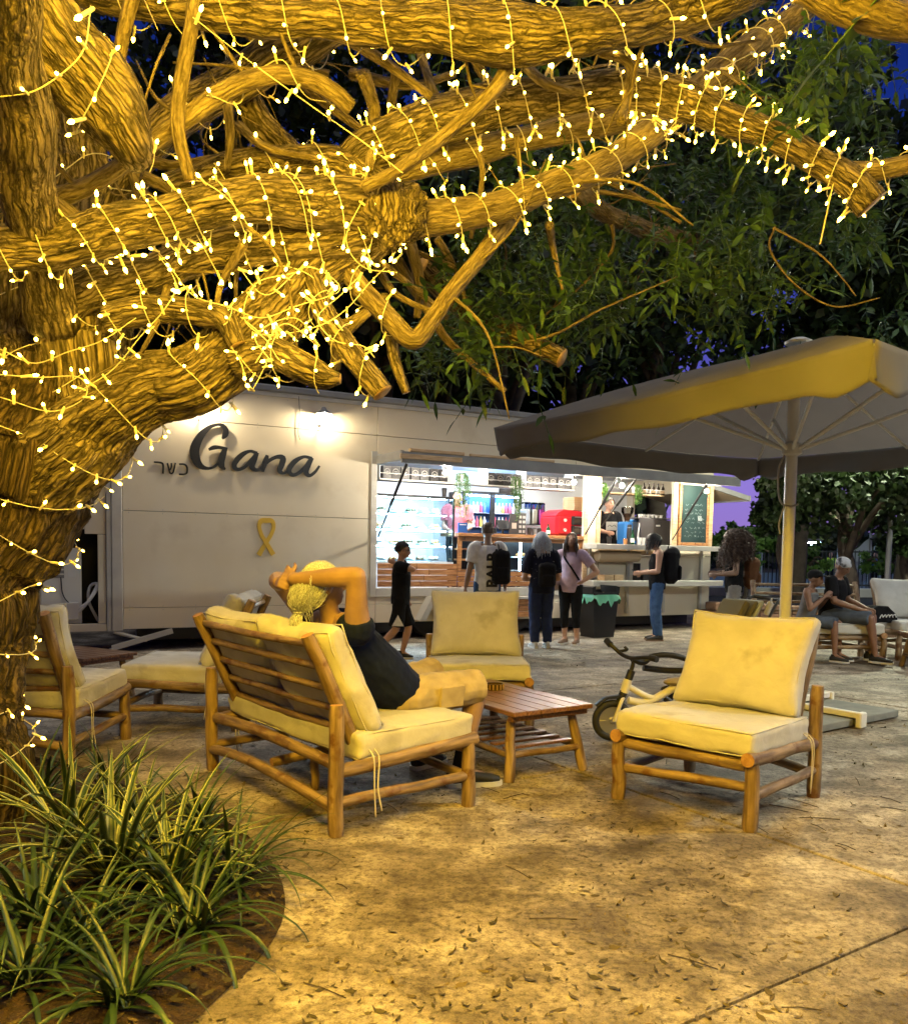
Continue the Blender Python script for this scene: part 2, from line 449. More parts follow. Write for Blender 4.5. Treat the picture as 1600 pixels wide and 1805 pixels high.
# end wall with its own opening, back wall, floor, ceiling, roof
tbox('wall_panel', 10.44, 10.5, WT + gp, 2.5, 0.3, 1.5, M_trail); tbox('wall_panel', 10.44, 10.5, WT + gp, 2.5, 2.64, TOPZ, M_trail)
tbox('wall_panel', 10.44, 10.5, WT + gp, 0.3, 1.5, 2.64, M_trail); tbox('wall_panel', 10.44, 10.5, 2.25, 2.5, 1.5, 2.64, M_trail)
tbox('back_wall', 0, 10.5, 2.44, 2.5, 0.3, TOPZ, M_inner); tbox('inner_wall', 3.55, 3.61, 0.09, 2.44, 0.7, 2.95, M_inner)
tbox('inner_wall', 0.0, 0.06, 0.09, 2.44, 0.3, TOPZ, M_trail)
tbox('floor_deck', 0.07, 10.44, 0.09, 2.44, 0.55, 0.70, M_grey); tbox('inner_ceiling', 3.62, 10.43, 0.09, 2.44, 2.95, 3.0, M_inner)
tbox('roof', -0.05, 10.56, -0.05, 2.56, TOPZ, TOPZ + 0.1, M_roofgrey, 0.02); tbox('roof_lip', -0.03, 10.54, -0.022, -0.002, TOPZ - 0.06, TOPZ - 0.001, M_trim)
tbox('chassis_beam', 0.2, 10.2, 0.25, 0.4, 0.12, 0.3, M_blackmetal); tbox('chassis_beam', 0.2, 10.2, 2.0, 2.15, 0.12, 0.3, M_blackmetal)
tbox('corner_post', -0.14, -0.004, -0.02, 0.12, 0.28, TOPZ, M_trim, 0.01); tbox('corner_post', -0.20, -0.145, -0.005, 0.1, 0.28, TOPZ, M_trim, 0.006)
# window trim
tbox('window_frame', 3.52, 3.62, -0.022, -0.003, 0.70, 2.90, M_trim); tbox('window_frame', 3.62, 7.5, -0.022, -0.003, 0.70, 0.835, M_trim)
tbox('window_frame', 7.5, 7.58, -0.022, -0.003, 0.70, 2.86, M_pine); tbox('window_frame', 7.76, 7.85, -0.022, -0.003, 1.55, 2.86, M_pine)
tbox('window_frame', 9.5, 9.62, -0.022, -0.003, 1.55, 2.86, M_pine); tbox('window_frame', 10.40, 10.5, -0.022, -0.003, 1.56, 2.86, M_pine)
# left bay with the cooling unit
tbox('wall_panel', -1.9, -0.46, 0.05, 0.1, 1.62, TOPZ, M_trail); tbox('wall_panel', -0.455, -0.205, 0.055, 0.1, 1.56, TOPZ, M_trail)
tbox('wall_panel', -1.9, -1.05, 0.05, 0.1, 0.30, 1.615, M_trail); tbox('bay_sill', -1.9, -0.205, 0.03, 0.1, 0.28, 0.38, M_trail)
tbox('bay_post', -0.30, -0.206, 0.05, 0.1, 0.385, 1.555, M_trail)
tbox('bay_back', -1.9, -0.02, 0.95, 1.0, 0.3, TOPZ, M_blackmetal); tbox('bay_floor', -1.9, -0.02, 0.11, 0.94, 0.3, 0.36, M_blackmetal)
tbox('bay_top', -1.9, -0.02, 0.11, 0.94, 1.7, 1.75, M_blackmetal); tbox('bay_side', -1.9, -1.86, 0.11, 0.94, 0.37, 1.69, M_blackmetal)
tbox('bay_roof', -1.93, -0.06, 0.02, 1.0, TOPZ, TOPZ + 0.08, M_roofgrey)
# lifting flap over the window: outer beam, skin, pine boards on top, gas struts
def flap(xa, xb, out, z0, z1, mskin, hx=False):
    f = MB()
    f.quad((xa, -0.03, z0), (xb, -0.03, z0), (xb, -out, z1), (xa, -out, z1)); f.quad((xa, -0.03, z0 + 0.05), (xb, -0.03, z0 + 0.05), (xb, -out, z1 + 0.05), (xa, -out, z1 + 0.05))
    return f.build('window_flap', mskin, T, smooth=None)
flap(3.66, 10.15, 0.9, 2.80, 2.745, M_tanw)
tbox('flap_beam', 3.60, 10.2, -0.96, -0.902, 2.66, 2.82, M_roofgrey, 0.006)
tbox('flap_beam', 3.60, 3.655, -0.90, -0.03, 2.70, 2.84, M_roofgrey, 0.006); tbox('flap_beam', 10.155, 10.2, -0.90, -0.03, 2.70, 2.84, M_roofgrey, 0.006)
tbox('flap_board', 3.56, 4.55, -0.985, -0.963, 2.715, 2.785, M_pine); tbox('flap_board', 3.72, 4.60, -0.965, -0.90, 2.823, 2.87, M_pine); tbox('flap_board', 4.7, 6.2, -0.96, -0.91, 2.823, 2.86, M_pine)
def strut(a, b):
    q = MB(); a = np.array(a, float); b = np.array(b, float); mid = a + (b - a) * 0.55
    q.tube([a, mid], 0.022, 10); q.tube([mid, b], 0.012, 8)
    q.build('gas_strut', M_black, T)
strut((3.72, -0.86, 2.66), (3.64, -0.03, 1.62)); strut((7.56, -0.8, 2.68), (7.52, -0.03, 1.75)); strut((7.95, -0.8, 2.68), (7.87, -0.03, 1.9)); strut((9.55, -0.8, 2.68), (9.50, -0.03, 1.7))
# flap on the end wall
f = MB(); f.quad((10.52, 0.05, 2.70), (10.52, 2.3, 2.70), (11.45, 2.3, 2.52), (11.45, 0.05, 2.52)); f.quad((10.52, 0.05, 2.76), (10.52, 2.3, 2.76), (11.45, 2.3, 2.58), (11.45, 0.05, 2.58))
f.build('window_flap', M_tanw, T, smooth=None)
q = MB(); q.box((10.98, 0.03, 2.64), (0.96, 0.05, 0.09), rotm('Y', 0.19)); q.build('flap_beam', M_roofgrey, T); tbox('flap_beam', 11.455, 11.5, 0.0, 2.35, 2.49, 2.6, M_roofgrey)
# wheels under the wood fender
def wheel(x):
    w = MB(); w.lathe([(0.20, -0.1), (0.33, -0.1), (0.36, -0.07), (0.365, 0), (0.36, 0.07), (0.33, 0.1), (0.20, 0.1)], 36, m=0, mat3=rotm('X', PI / 2))
    ty = w.build('wheel', mat('tyre_rubber', (0.02, 0.02, 0.021), 0.8), T, (x, 0.22, 0.365 + TILT * x))
    r = MB(); r.lathe([(0.01, -0.05), (0.06, -0.06), (0.08, -0.03), (0.15, -0.02), (0.19, -0.08), (0.205, -0.1), (0.2, 0.08)], 24, mat3=rotm('X', PI / 2)); r.build('rim', M_steel, ty, (0, 0, 0))
wheel(4.62); wheel(6.2)
for k, zz in enumerate((0.40, 0.50, 0.60)):
    tbox('fender_plank', 4.55, 6.42, -0.20, -0.17, zz - 0.045, zz + 0.045, M_wood, 0.006)
q = MB(); q.prism([(0, 0), (0.1, 0), (0.30, 0.36), (0.2, 0.36)], -0.22, -0.004, ((4.28, 0, 0.34), (1, 0, 0), (0, 0, 1), (0, 1, 0))); q.build('fender_side', M_trim, T, smooth=None)
tbox('fender_top', 4.5, 6.48, -0.23, -0.004, 0.652, 0.695, M_trim)
# stabiliser jack
j = MB(); P0 = np.array((-0.15, -0.05, 0.06)); P1 = np.array((0.62, -0.05, 0.27))
dj = P1 - P0
j.prism([(0, -0.035), (0.8, -0.035), (0.8, 0.035), (0, 0.035)], -0.02, 0.02, (P0, dj / np.linalg.norm(dj), np.cross(np.array((0, 1, 0)), dj / np.linalg.norm(dj)) * -1, (0, 1, 0)))
j.tube([(-0.12, 0.02, 0.27), (0.3, 0.0, 0.14)], 0.025, 8); j.tube([P0, P0 + (0, 0, -0.06)], 0.03, 8)
j.build('stabiliser_jack', M_trim, T)
# planks under the cold counter, each board its own piece
prn = random.Random(5)
for k in range(4):
    z0 = 0.85 + k * 0.092; xx = 3.66
    while xx < 5.02:
        x1 = min(5.04, xx + prn.uniform(0.45, 0.9))
        if 5.04 - x1 < 0.2: x1 = 5.04
        tbox('plank', xx + 0.003, x1 - 0.003, 0.015 + prn.uniform(0, 0.004), 0.045, z0 + 0.003, z0 + 0.089, M_wood, 0.004); xx = x1
for k in range(3):
    z0 = 0.85 + k * 0.082
    tbox('plank', 5.05, 7.49, 0.018 + prn.uniform(0, 0.004), 0.045, z0 + 0.003, z0 + 0.079, M_wood, 0.004)
# serving counter of planks with dark niches and a glass case
tbox('counter_top', 5.03, 7.5, -0.02, 0.62, 1.66, 1.715, M_wood, 0.006)
for xx in (5.05, 5.70, 7.44): tbox('counter_post', xx, xx + 0.07, 0.02, 0.06, 1.10, 1.655, M_wood)
for zz in (1.10, 1.27, 1.44): tbox('niche_shelf', 5.125, 5.695, 0.03, 0.5, zz, zz + 0.025, M_wood)
tbox('niche_back', 5.125, 5.695, 0.5, 0.52, 1.0, 1.65, M_blackmetal)
tbox('counter_rail', 5.125, 7.435, 0.022, 0.06, 1.585, 1.655, M_wood)
tbox('case_shelf', 5.78, 7.43, 0.08, 0.5, 1.33, 1.345, M_steel); tbox('case_base', 5.78, 7.43, 0.08, 0.5, 1.10, 1.115, M_white); tbox('case_back', 5.78, 7.43, 0.5, 0.52, 1.1, 1.65, M_blackmetal)
tbox('case_glass', 5.775, 7.435, 0.03, 0.036, 1.1, 1.58, M_glass, 0)
M_blueled = emat('blue_white_led', (0.45, 0.75, 1.0), 40.0)
tbox('case_lamp', 5.85, 7.4, 0.09, 0.11, 1.61, 1.625, M_blueled, 0); tbox('case_lamp', 6.25, 6.28, 0.07, 0.09, 1.12, 1.58, M_blueled, 0)
# coffee window: sill, two service shelves on brackets, slatted board below
tbox('window_sill', 7.85, 9.5, -0.02, 0.5, 1.405, 1.535, M_pine)
for zz, x0, x1, nm in ((1.50, 7.45, 10.42, 'service_shelf'), (0.86, 7.4, 10.4, 'service_shelf')):
    tbox(nm, x0, x1, -0.45, -0.065, zz, zz + 0.09 if zz > 1 else zz + 0.1, M_trim, 0.006)
for xx in (7.6, 8.45, 9.3, 10.2):
    tbox('shelf_post', xx, xx + 0.05, -0.06, -0.004, 0.36, 1.55, M_trim)
# chalk board
tbox('chalkboard', 9.70, 10.33, -0.03, -0.004, 1.66, 2.72, mat('chalk_green', (0.015, 0.035, 0.032), 0.28, (0.03, 0.055, 0.05), 3, spec=0.6), 0.003)
for a in ((9.635, 9.698, 1.60, 2.74), (10.332, 10.385, 1.60, 2.74)): tbox('board_frame', a[0], a[1], -0.045, -0.004, a[2], a[3], M_wood)
tbox('board_frame', 9.70, 10.33, -0.045, -0.004, 1.60, 1.657, M_wood)
crn = random.Random(12); ck = MB()
for row, zz in enumerate((2.36, 2.27, 2.20, 2.10, 2.03, 1.93, 1.85, 1.78)):
    x = 9.75 + crn.uniform(0, 0.1)
    while x < 10.22:
        wv = crn.uniform(0.03, 0.09)
        pts = [(x + wv * t / 5, -0.0325, zz + crn.uniform(-0.022, 0.022)) for t in range(6)]
        ck.tube(pts, 0.0022, 4, caps=False); x += wv + crn.uniform(0.02, 0.09)
for t in range(7): ck.tube([(10.12 + 0.014 * t, -0.0325, 2.07), (10.10 + 0.014 * t, -0.0325, 2.16)], 0.003, 4, caps=False)
ck.build('chalk_writing', mat('chalk', (0.45, 0.5, 0.48), 0.9), T); bpy.data.objects['chalk_writing']['kind'] = 'stuff'

rv = MB(); rv.lathe([(0.007, 0), (0.006, 0.003), (0.0001, 0.0045)], 8, mat3=rotm('X', PI / 2)); rvm = rv.mesh('rivet', M_trim)
for zz in (0.33, 0.56, 0.61, 1.855, 1.905, 3.115, 3.165, 3.53):
    for k in range(9): inst('rivet', rvm, T, (0.08 + k * 0.43, -0.001, zz))
q = MB(); x_, z_ = tp(522, 700); q.tube(catmull([(x_, -0.02, 3.60), (x_ + 0.01, -0.03, 3.3), (x_ - 0.01, -0.02, 3.1), (x_ + 0.02, -0.025, 2.98)], 24), 0.004, 5); q.build('loose_wire', M_black, T)
# ------------------------------------------------------------------ lettering on the trailer
M_letter = mat('black_letter', (0.012, 0.012, 0.014), 0.4)
def stroke(mb, pts, sc=1600 / 350, ox=250, oy=720, y0=-0.055, y1=-0.03, n=40, wk=1.0):
    A = []
    for (cx, cyy, w) in pts:
        x, z = tp(ox + cx / sc, oy + cyy / sc); A.append((x, z, w / sc * 12.2 / 1500 * wk))
    A = catmull([(a[0], a[1], 0, a[2]) for a in A], n)
    P = A[:, :2]; Tn = np.gradient(P, axis=0); Tn /= np.linalg.norm(Tn, axis=1, keepdims=True) + 1e-9
    Nn = np.c_[-Tn[:, 1], Tn[:, 0]]; w = A[:, 3:4] / 2
    e0, e1 = P - Tn * 0 + Nn * w, P - Nn * w
    V = np.vstack([np.c_[e0[:, 0], np.full(n, y0), e0[:, 1]], np.c_[e1[:, 0], np.full(n, y0), e1[:, 1]], np.c_[e0[:, 0], np.full(n, y1), e0[:, 1]], np.c_[e1[:, 0], np.full(n, y1), e1[:, 1]]])
    F = []
    for i in range(n - 1):
        F += [(i, i + 1, n + i + 1, n + i), (2 * n + i, 3 * n + i, 3 * n + i + 1, 2 * n + i + 1), (i, 2 * n + i, 2 * n + i + 1, i + 1), (n + i, n + i + 1, 3 * n + i + 1, 3 * n + i)]
    F += [(0, n, 3 * n, 2 * n), (n - 1, 3 * n - 1, 4 * n - 1, 2 * n - 1)]
    mb.add(V, F)
sign = empty('name_sign', TO, TA, 'black cut-out script letters reading Gana on the trailer wall', 'sign'); sign.rotation_euler = (0, TILT, TA)
LET = {'letter_g': [[(628, 246, 14), (648, 215, 44), (655, 175, 42), (625, 138, 30), (585, 132, 20), (520, 155, 32), (450, 225, 54), (407, 320, 70), (412, 400, 66), (452, 463, 46), (510, 484, 22), (565, 470, 20), (612, 420, 30)],
                    [(520, 332, 20), (560, 316, 32), (610, 316, 24), (668, 330, 24)], [(650, 325, 34), (632, 380, 48), (618, 430, 52), (628, 470, 40), (654, 492, 10)]],
       'letter_a': [[(908, 362, 26), (850, 346, 22), (785, 376, 38), (727, 445, 40), (742, 490, 30), (800, 478, 26), (865, 415, 30), (902, 372, 30)], [(908, 356, 30), (885, 410, 44), (868, 465, 42), (895, 496, 28), (945, 490, 16)]],
       'letter_n': [[(990, 378, 22), (978, 420, 40), (945, 505, 38)], [(950, 480, 18), (1000, 425, 26), (1065, 392, 30), (1115, 400, 44), (1108, 450, 44), (1090, 500, 40), (1118, 522, 24), (1160, 505, 14)]],
       'letter_a_end': [[(1348, 404, 26), (1285, 391, 24), (1215, 425, 38), (1165, 492, 40), (1190, 536, 30), (1250, 518, 26), (1310, 455, 30), (1345, 412, 30)], [(1350, 398, 30), (1322, 450, 44), (1302, 510, 42), (1330, 542, 28), (1375, 512, 22), (1410, 464, 16)]]}
for nm, ss in LET.items():
    mb = MB()
    for k, s_ in enumerate(ss): stroke(mb, s_, y0=-0.055 - 0.001 * k, y1=-0.03 + 0.0007 * k)
    mb.build('letter', M_letter, sign, smooth=None)
hs = empty('kosher_sign', TO, TA, 'small black Hebrew letters beside the big script name', 'sign'); hs.rotation_euler = (0, TILT, TA)
for ss in ([[(82, 432, 12), (120, 434, 13), (148, 442, 14), (156, 465, 14), (155, 525, 13)]], [[(190, 440, 11), (200, 480, 12), (212, 520, 12), (232, 520, 11), (242, 495, 12), (254, 438, 11)], [(222, 440, 11), (222, 470, 11), (212, 496, 10)]],
           [[(284, 448, 12), (325, 450, 13), (346, 468, 13), (350, 495, 13), (345, 520, 13), (325, 530, 12), (284, 530, 12)]]):
    mb = MB()
    for k, s_ in enumerate(ss): stroke(mb, s_, y0=-0.025 - 0.0008 * k, y1=-0.01 + 0.0005 * k, n=24)
    mb.build('letter', M_letter, hs, smooth=None)
rb = empty('ribbon_sign', TO, TA, 'yellow looped ribbon sign on the trailer wall', 'sign'); rb.rotation_euler = (0, TILT, TA)
mb = MB(); stroke(mb, [(990, 902, 40), (952, 905, 38), (935, 950, 30), (955, 1020, 30), (985, 1070, 32), (1050, 1178, 40)], y0=-0.02, y1=-0.004)
mb.build('ribbon_strand', mat('ribbon_yellow', (0.72, 0.46, 0.04), 0.5), rb, smooth=None)
mb = MB(); stroke(mb, [(990, 902, 40), (1035, 906, 38), (1052, 950, 30), (1035, 1010, 30), (1000, 1070, 32), (932, 1182, 40)], y0=-0.015, y1=-0.0035)
mb.build('ribbon_strand', bpy.data.materials['ribbon_yellow'], rb, smooth=None)

# ------------------------------------------------------------------ lamps on the trailer
M_warmbulb = emat('warm_lamp', (1.0, 0.82, 0.54), 850.0)
def wall_lamp(x, z, label):
    t = empty('wall_lamp', tw(x, 0, z), TA, label, 'lamp', 'lamps on the trailer wall')
    a = MB(); a.lathe([(0.05, 0), (0.05, 0.02), (0.01, 0.025)], 14, (0, -0.005, -0.1), mat3=rotm('X', PI / 2)); a.tube(catmull([(0, -0.02, -0.1), (-0.03, -0.1, -0.16), (-0.02, -0.2, -0.05), (0, -0.2, 0.06), (0, -0.2, 0.08)], 20), 0.008, 8); a.build('arm', M_grey, t)
    s_ = MB(); s_.lathe([(0.015, 0.10), (0.03, 0.09), (0.045, 0.06), (0.12, 0.0), (0.115, -0.002), (0.04, 0.05), (0.01, 0.06)], 24, (0, -0.2, 0.0)); s_.build('lamp_shade', M_grey, t)
    b_ = MB(); b_.ell((0, -0.2, -0.005), (0.03, 0.03, 0.04), 12, 8); b_.build('bulb', M_warmbulb, t)
_x, _z = tp(565, 733); wall_lamp(_x - 0.02, _z, 'small grey dish wall lamp between the big sign and the serving window')
_x, _z = tp(355, 712); wall_lamp(_x, _z, 'small wall lamp hidden behind the thick low bough, above the script sign')
# ------------------------------------------------------------------ lights inside the kiosk
M_led = emat('white_led', (0.86, 0.93, 1.0), 230.0)
def thing_box(name, label, cat, x0, x1, y0, y1, z0, z1, m, b=0.004, group=None):
    q = MB(); q.box((0, 0, (z1 - z0) / 2), (x1 - x0, y1 - y0, z1 - z0), None, 0, b)
    o = q.build(name, m, None, tw((x0 + x1) / 2, (y0 + y1) / 2, z0)); o.rotation_euler = (0, TILT, TA)
    return tag(o, label, cat, group)
def lthing(name, label, cat, x, y, z, group=None):
    o = empty(name, tw(x, y, z), TA, label, cat, group); o.rotation_euler = (0, TILT, TA); return o
t = lthing('ceiling_lamp', 'white strip lamp on the ceiling above the serving counter', 'lamp', 5.6, 0.8, 2.9); q = MB(); q.box((0, 0, 0.02), (3.5, 0.09, 0.03)); q.build('housing', M_white, t); q = MB(); q.box((0, 0, 0), (3.4, 0.05, 0.012)); q.build('diffuser', M_led, t)
t = lthing('ceiling_lamp', 'white strip lamp on the ceiling above the coffee machine', 'lamp', 8.7, 0.8, 2.9); q = MB(); q.box((0, 0, 0.02), (1.5, 0.09, 0.03)); q.build('housing', M_white, t); q = MB(); q.box((0, 0, 0), (1.4, 0.05, 0.012)); q.build('diffuser', emat('soft_led', (1.0, 0.86, 0.66), 140.0), t)
# naked bulbs hanging under the flap
M_flapbulb = emat('flap_bulb', (1.0, 0.90, 0.74), 1750.0)
for k, (px, py, lab) in enumerate(((785, 833, 'bare white bulb under the flap near the cold counter'), (1011, 850, 'bare bulb under the flap left of the wooden post'), (1096, 856, 'bare bulb under the flap above the barista'), (1245, 866, 'bare bulb under the flap in front of the chalkboard'))):
    x, z = tp(px, py, -0.55); t = lthing('flap_bulb', lab, 'bulb', x, -0.55, z, 'bulbs hung under the window flap')
    q = MB(); q.lathe([(0.012, 0.035), (0.014, 0.09), (0.004, 0.12), (0.004, 0.2)], 10); q.build('socket', M_black, t)
    q = MB(); q.ell((0, 0, 0), 0.034, 12, 8); q.build('bulb', M_flapbulb, t)
# cold display counter
t = lthing('cold_display', 'tall bluish glass cold counter full of pastry trays', 'fridge', 4.34, 0.45, 1.2)
M_dw = mat('display_white', (0.8, 0.85, 0.88), 0.4)
def pb(name, c, s, m, b=0.003, par=None):
    q = MB(); q.box(c, s, None, 0, b); return q.build(name, m, par or t)
W2 = 0.66
pb('base_tray', (0, 0, 0.02), (1.32, 0.78, 0.04), M_dw); pb('back_panel', (0, 0.38, 0.55), (1.32, 0.02, 1.02), M_dw); pb('top_panel', (0, 0.06, 1.075), (1.34, 0.66, 0.03), M_blackmetal)
for zz in (0.30, 0.55, 0.80): pb('glass_shelf', (0, 0.08, zz), (1.28, 0.52, 0.012), glassmat('shelf_glass', (0.8, 0.93, 1.0), 0.3))
pb('front_glass', (0, -0.36, 0.55), (1.30, 0.008, 1.02), glassmat('display_glass', (0.86, 0.95, 1.0), 0.1), 0)
pb('frame', (W2 - 0.0, -0.36, 0.53), (0.035, 0.03, 1.06), M_black); pb('frame', (0, -0.362, 1.062), (1.30, 0.03, 0.03), M_black); pb('frame', (0, -0.362, 0.035), (1.30, 0.03, 0.02), M_steel)
pb('side_glass', (W2, 0, 0.55), (0.008, 0.7, 1.0), bpy.data.materials['display_glass'], 0)
M_cold = emat('cold_led', (0.58, 0.84, 1.0), 270.0)
for zz in (1.045, 0.785, 0.535, 0.285): pb('shelf_lamp', (0, -0.16, zz), (1.25, 0.012, 0.008), M_cold, 0)
frn = random.Random(9)
M_cream = mat('cream_cake', (0.8, 0.76, 0.68), 0.6); M_past = mat('baked_pastry', (0.5, 0.24, 0.07), 0.55, (0.62, 0.36, 0.13), 30); M_tray = mat('tray_white', (0.75, 0.76, 0.78), 0.35); M_darkfood = mat('salad_dark', (0.05, 0.12, 0.06), 0.6, (0.3, 0.12, 0.07), 40)
for si_, zz in enumerate((0.045, 0.31, 0.56, 0.81)):
    x = -0.56; ti_ = -1
    while x < 0.56:
        w = frn.uniform(0.16, 0.24); ti_ += 1
        tr = lthing('food_tray', ['first', 'second', 'third', 'fourth', 'fifth', 'sixth', 'seventh'][ti_] + ' pastry tray from the left on the ' + ['lowest', 'second lowest', 'second highest', 'highest'][si_] + ' shelf of the cold display', 'tray', 4.34 + x + w / 2, 0.45 - 0.05, 1.2 + zz + 0.012, 'trays in the cold display')
        q = MB(); q.lathe([(w * 0.36, 0.0), (w * 0.44, 0.015), (w * 0.45, 0.018), (w * 0.36, 0.006)], 18, mat3=np.diag((1, 1.2, 1))); q.build('plate', M_tray, tr)
        fm = frn.choice([M_cream, M_past, M_cream, M_darkfood])
        for k in range(5):
            q = MB(); a = k * 1.256; q.ell((math.cos(a) * w * 0.2, math.sin(a) * w * 0.24, 0.04), (w * 0.16, w * 0.16, 0.035), 10, 6); q.build('pastry', fm, tr)
        x += w + 0.03
# shelf of dark cup boxes under the ceiling, each with a ring print
M_box = mat('dark_box', (0.022, 0.02, 0.022), 0.5); M_ring = mat('ring_print', (0.42, 0.40, 0.38), 0.6)
tbox('hanging_shelf', 3.75, 7.44, 0.2, 0.5, 2.50, 2.525, M_white); tbox('hanging_shelf', 7.9, 9.48, 0.2, 0.5, 2.50, 2.525, M_pine)
for zz in (2.60,):
    tbox('shelf_rail', 3.75, 7.44, 0.19, 0.198, zz, zz + 0.012, M_white); tbox('shelf_rail', 7.9, 9.48, 0.19, 0.198, zz, zz + 0.012, M_white)
for xx in (3.75, 5.0, 5.68, 6.42, 7.43): tbox('shelf_divider', xx - 0.01, xx + 0.01, 0.2, 0.5, 2.53, 2.94, M_white)
bxs = [3.90, 4.06, 4.22, 4.39, 4.56, 4.73, 4.89, 5.78, 5.95, 6.12, 6.29, 6.53, 6.69, 6.86, 7.02, 7.18, 7.34]
bm_ = MB(); bm_.box((0, 0, 0.1), (0.145, 0.16, 0.2), None, 0, 0.004); boxme = bm_.mesh('cup_box', M_box)
rm_ = MB(); th = np.linspace(0, 2 * PI, 25); rm_.tube(np.c_[0.045 * np.cos(th), np.full(25, -0.081), 0.11 + 0.045 * np.sin(th)], 0.0035, 5, caps=False); rm_.box((0, -0.0815, 0.11), (0.05, 0.003, 0.008)); ringme = rm_.mesh('ring_print', M_ring)
nth = ['first', 'second', 'third', 'fourth', 'fifth', 'sixth', 'seventh', 'eighth', 'ninth', 'tenth', 'eleventh', 'twelfth', 'thirteenth', 'fourteenth', 'fifteenth', 'sixteenth', 'seventeenth']
for k, xx in enumerate(bxs):
    o = bpy.data.objects.new('cup_box', boxme); COL.objects.link(o); o.location = tw(xx, 0.3, 2.526); o.rotation_euler = (0, TILT, TA + frn.uniform(-0.12, 0.12))
    tag(o, nth[k] + ' dark ring-printed box from the left on the high shelf', 'box', 'dark boxes on the high shelf'); r = inst('ring_print', ringme, o)
# hanging pot plants
M_vine = mat('vine_leaf', (0.06, 0.16, 0.03), 0.5, (0.16, 0.30, 0.06), 12); M_pot = mat('pot_white', (0.7, 0.7, 0.68), 0.5)
def vine(x, y, ztop, drop, wd, label, seed):
    r_ = random.Random(seed); t = lthing('trailing_plant', label, 'plant', x, y, ztop, 'plants trailing from the high shelf')
    q = MB(); q.lathe([(0.05, 0), (0.07, 0.11), (0.072, 0.115), (0.06, 0.11)], 16); q.build('pot', M_pot, t)
    f = MB(); st = MB()
    for s_ in range(26):
        a = r_.uniform(0, 6.28); L = drop * r_.uniform(0.25, 1.0); rr = wd * r_.uniform(0.3, 1)
        pts = catmull([(0, 0, 0.1), (math.cos(a) * rr * 0.6, math.sin(a) * rr * 0.4 - 0.04, 0.14), (math.cos(a) * rr, math.sin(a) * rr * 0.5 - 0.08, -0.02), (math.cos(a) * rr * 0.9 + r_.uniform(-.03, .03), math.sin(a) * rr * 0.5 - 0.08, -L)], 16)
        st.tube(pts, 0.0025, 4, caps=False)
        for p in pts[3:]:
            for _ in range(2):
                d = np.array([r_.uniform(-1, 1), r_.uniform(-1, 0.6), r_.uniform(-0.9, 0.3)]); d /= np.linalg.norm(d); sd = np.cross(d, (r_.uniform(-1, 1), r_.uniform(-1, 1), 1)); sd /= np.linalg.norm(sd) + 1e-6
                l = r_.uniform(0.02, 0.042); w = l * 0.3
                f.add([p, p + d * l * .5 + sd * w, p + d * l, p + d * l * .5 - sd * w], [(0, 1, 2, 3)])
    st.build('vine_stem', M_vine, t); o = f.build('leaves', M_vine, t, smooth=None); o['kind'] = 'stuff'
x, z = tp(812, 838, 0.1); vine(x, 0.12, 2.53, 0.62, 0.16, 'green plant trailing from the high shelf beside the bald server', 1)
x, z = tp(908, 838, 0.1); vine(x, 0.12, 2.53, 0.6, 0.13, 'green plant trailing down in front of the drinks fridge', 2)
x, z = tp(1062, 838, 0.2); vine(x, 0.2, 2.53, 0.16, 0.07, 'small green plant trailing above the barista in the coffee window', 3)
x, z = tp(1120, 850, 0.2); vine(x, 0.2, 2.53, 0.2, 0.12, 'short bushy plant on the shelf beside the syrup bottles', 4)
# drinks fridge against the back wall
t = lthing('drinks_fridge', 'black two-door drinks fridge glowing blue at the back of the kiosk', 'fridge', 6.78, 2.1, 0.72)
M_blueback = mat('fridge_blue', (0.03, 0.12, 0.42), 0.5)
pb('cabinet', (0, 0.18, 0.9), (1.3, 0.3, 1.82), M_blackmetal); pb('inner_panel', (0, 0.02, 0.9), (1.22, 0.015, 1.7), M_blueback)
for sx in (-1, 1):
    pb('door_frame', (sx * 0.03, -0.21, 0.9), (0.05, 0.03, 1.78), M_black); pb('door_frame', (sx * 0.62, -0.21, 0.9), (0.05, 0.03, 1.78), M_black)
    pb('door_glass', (sx * 0.325, -0.205, 0.9), (0.54, 0.006, 1.7), M_glass, 0); pb('door_handle', (sx * 0.075, -0.24, 1.1), (0.02, 0.03, 0.4), M_black)
pb('door_frame', (0, -0.21, 1.79), (1.29, 0.03, 0.05), M_black)
for zz in (0.6, 0.88, 1.15, 1.42): pb('wire_shelf', (0, -0.07, zz), (1.2, 0.16, 0.012), M_steel)
pb('lamp_tube', (0, -0.15, 1.74), (1.2, 0.02, 0.02), emat('fridge_led', (0.35, 0.62, 1.0), 110.0), 0)
cols = [(0.05, 0.45, 0.2), (0.6, 0.05, 0.06), (0.75, 0.75, 0.78), (0.55, 0.1, 0.18), (0.1, 0.2, 0.6), (0.6, 0.45, 0.1)]
cm = [mat('can_%d' % i, c, 0.3) for i, c in enumerate(cols)]
canme = []
for m_ in cm:
    q = MB(); q.lathe([(0.024, 0), (0.03, 0.006), (0.03, 0.105), (0.024, 0.118), (0.02, 0.12)], 12); canme.append(q.mesh('drink_can', m_))
botme = []
for m_ in cm:
    q = MB(); q.lathe([(0.03, 0), (0.032, 0.01), (0.032, 0.12), (0.013, 0.17), (0.013, 0.2)], 12); botme.append(q.mesh('drink_bottle', m_))
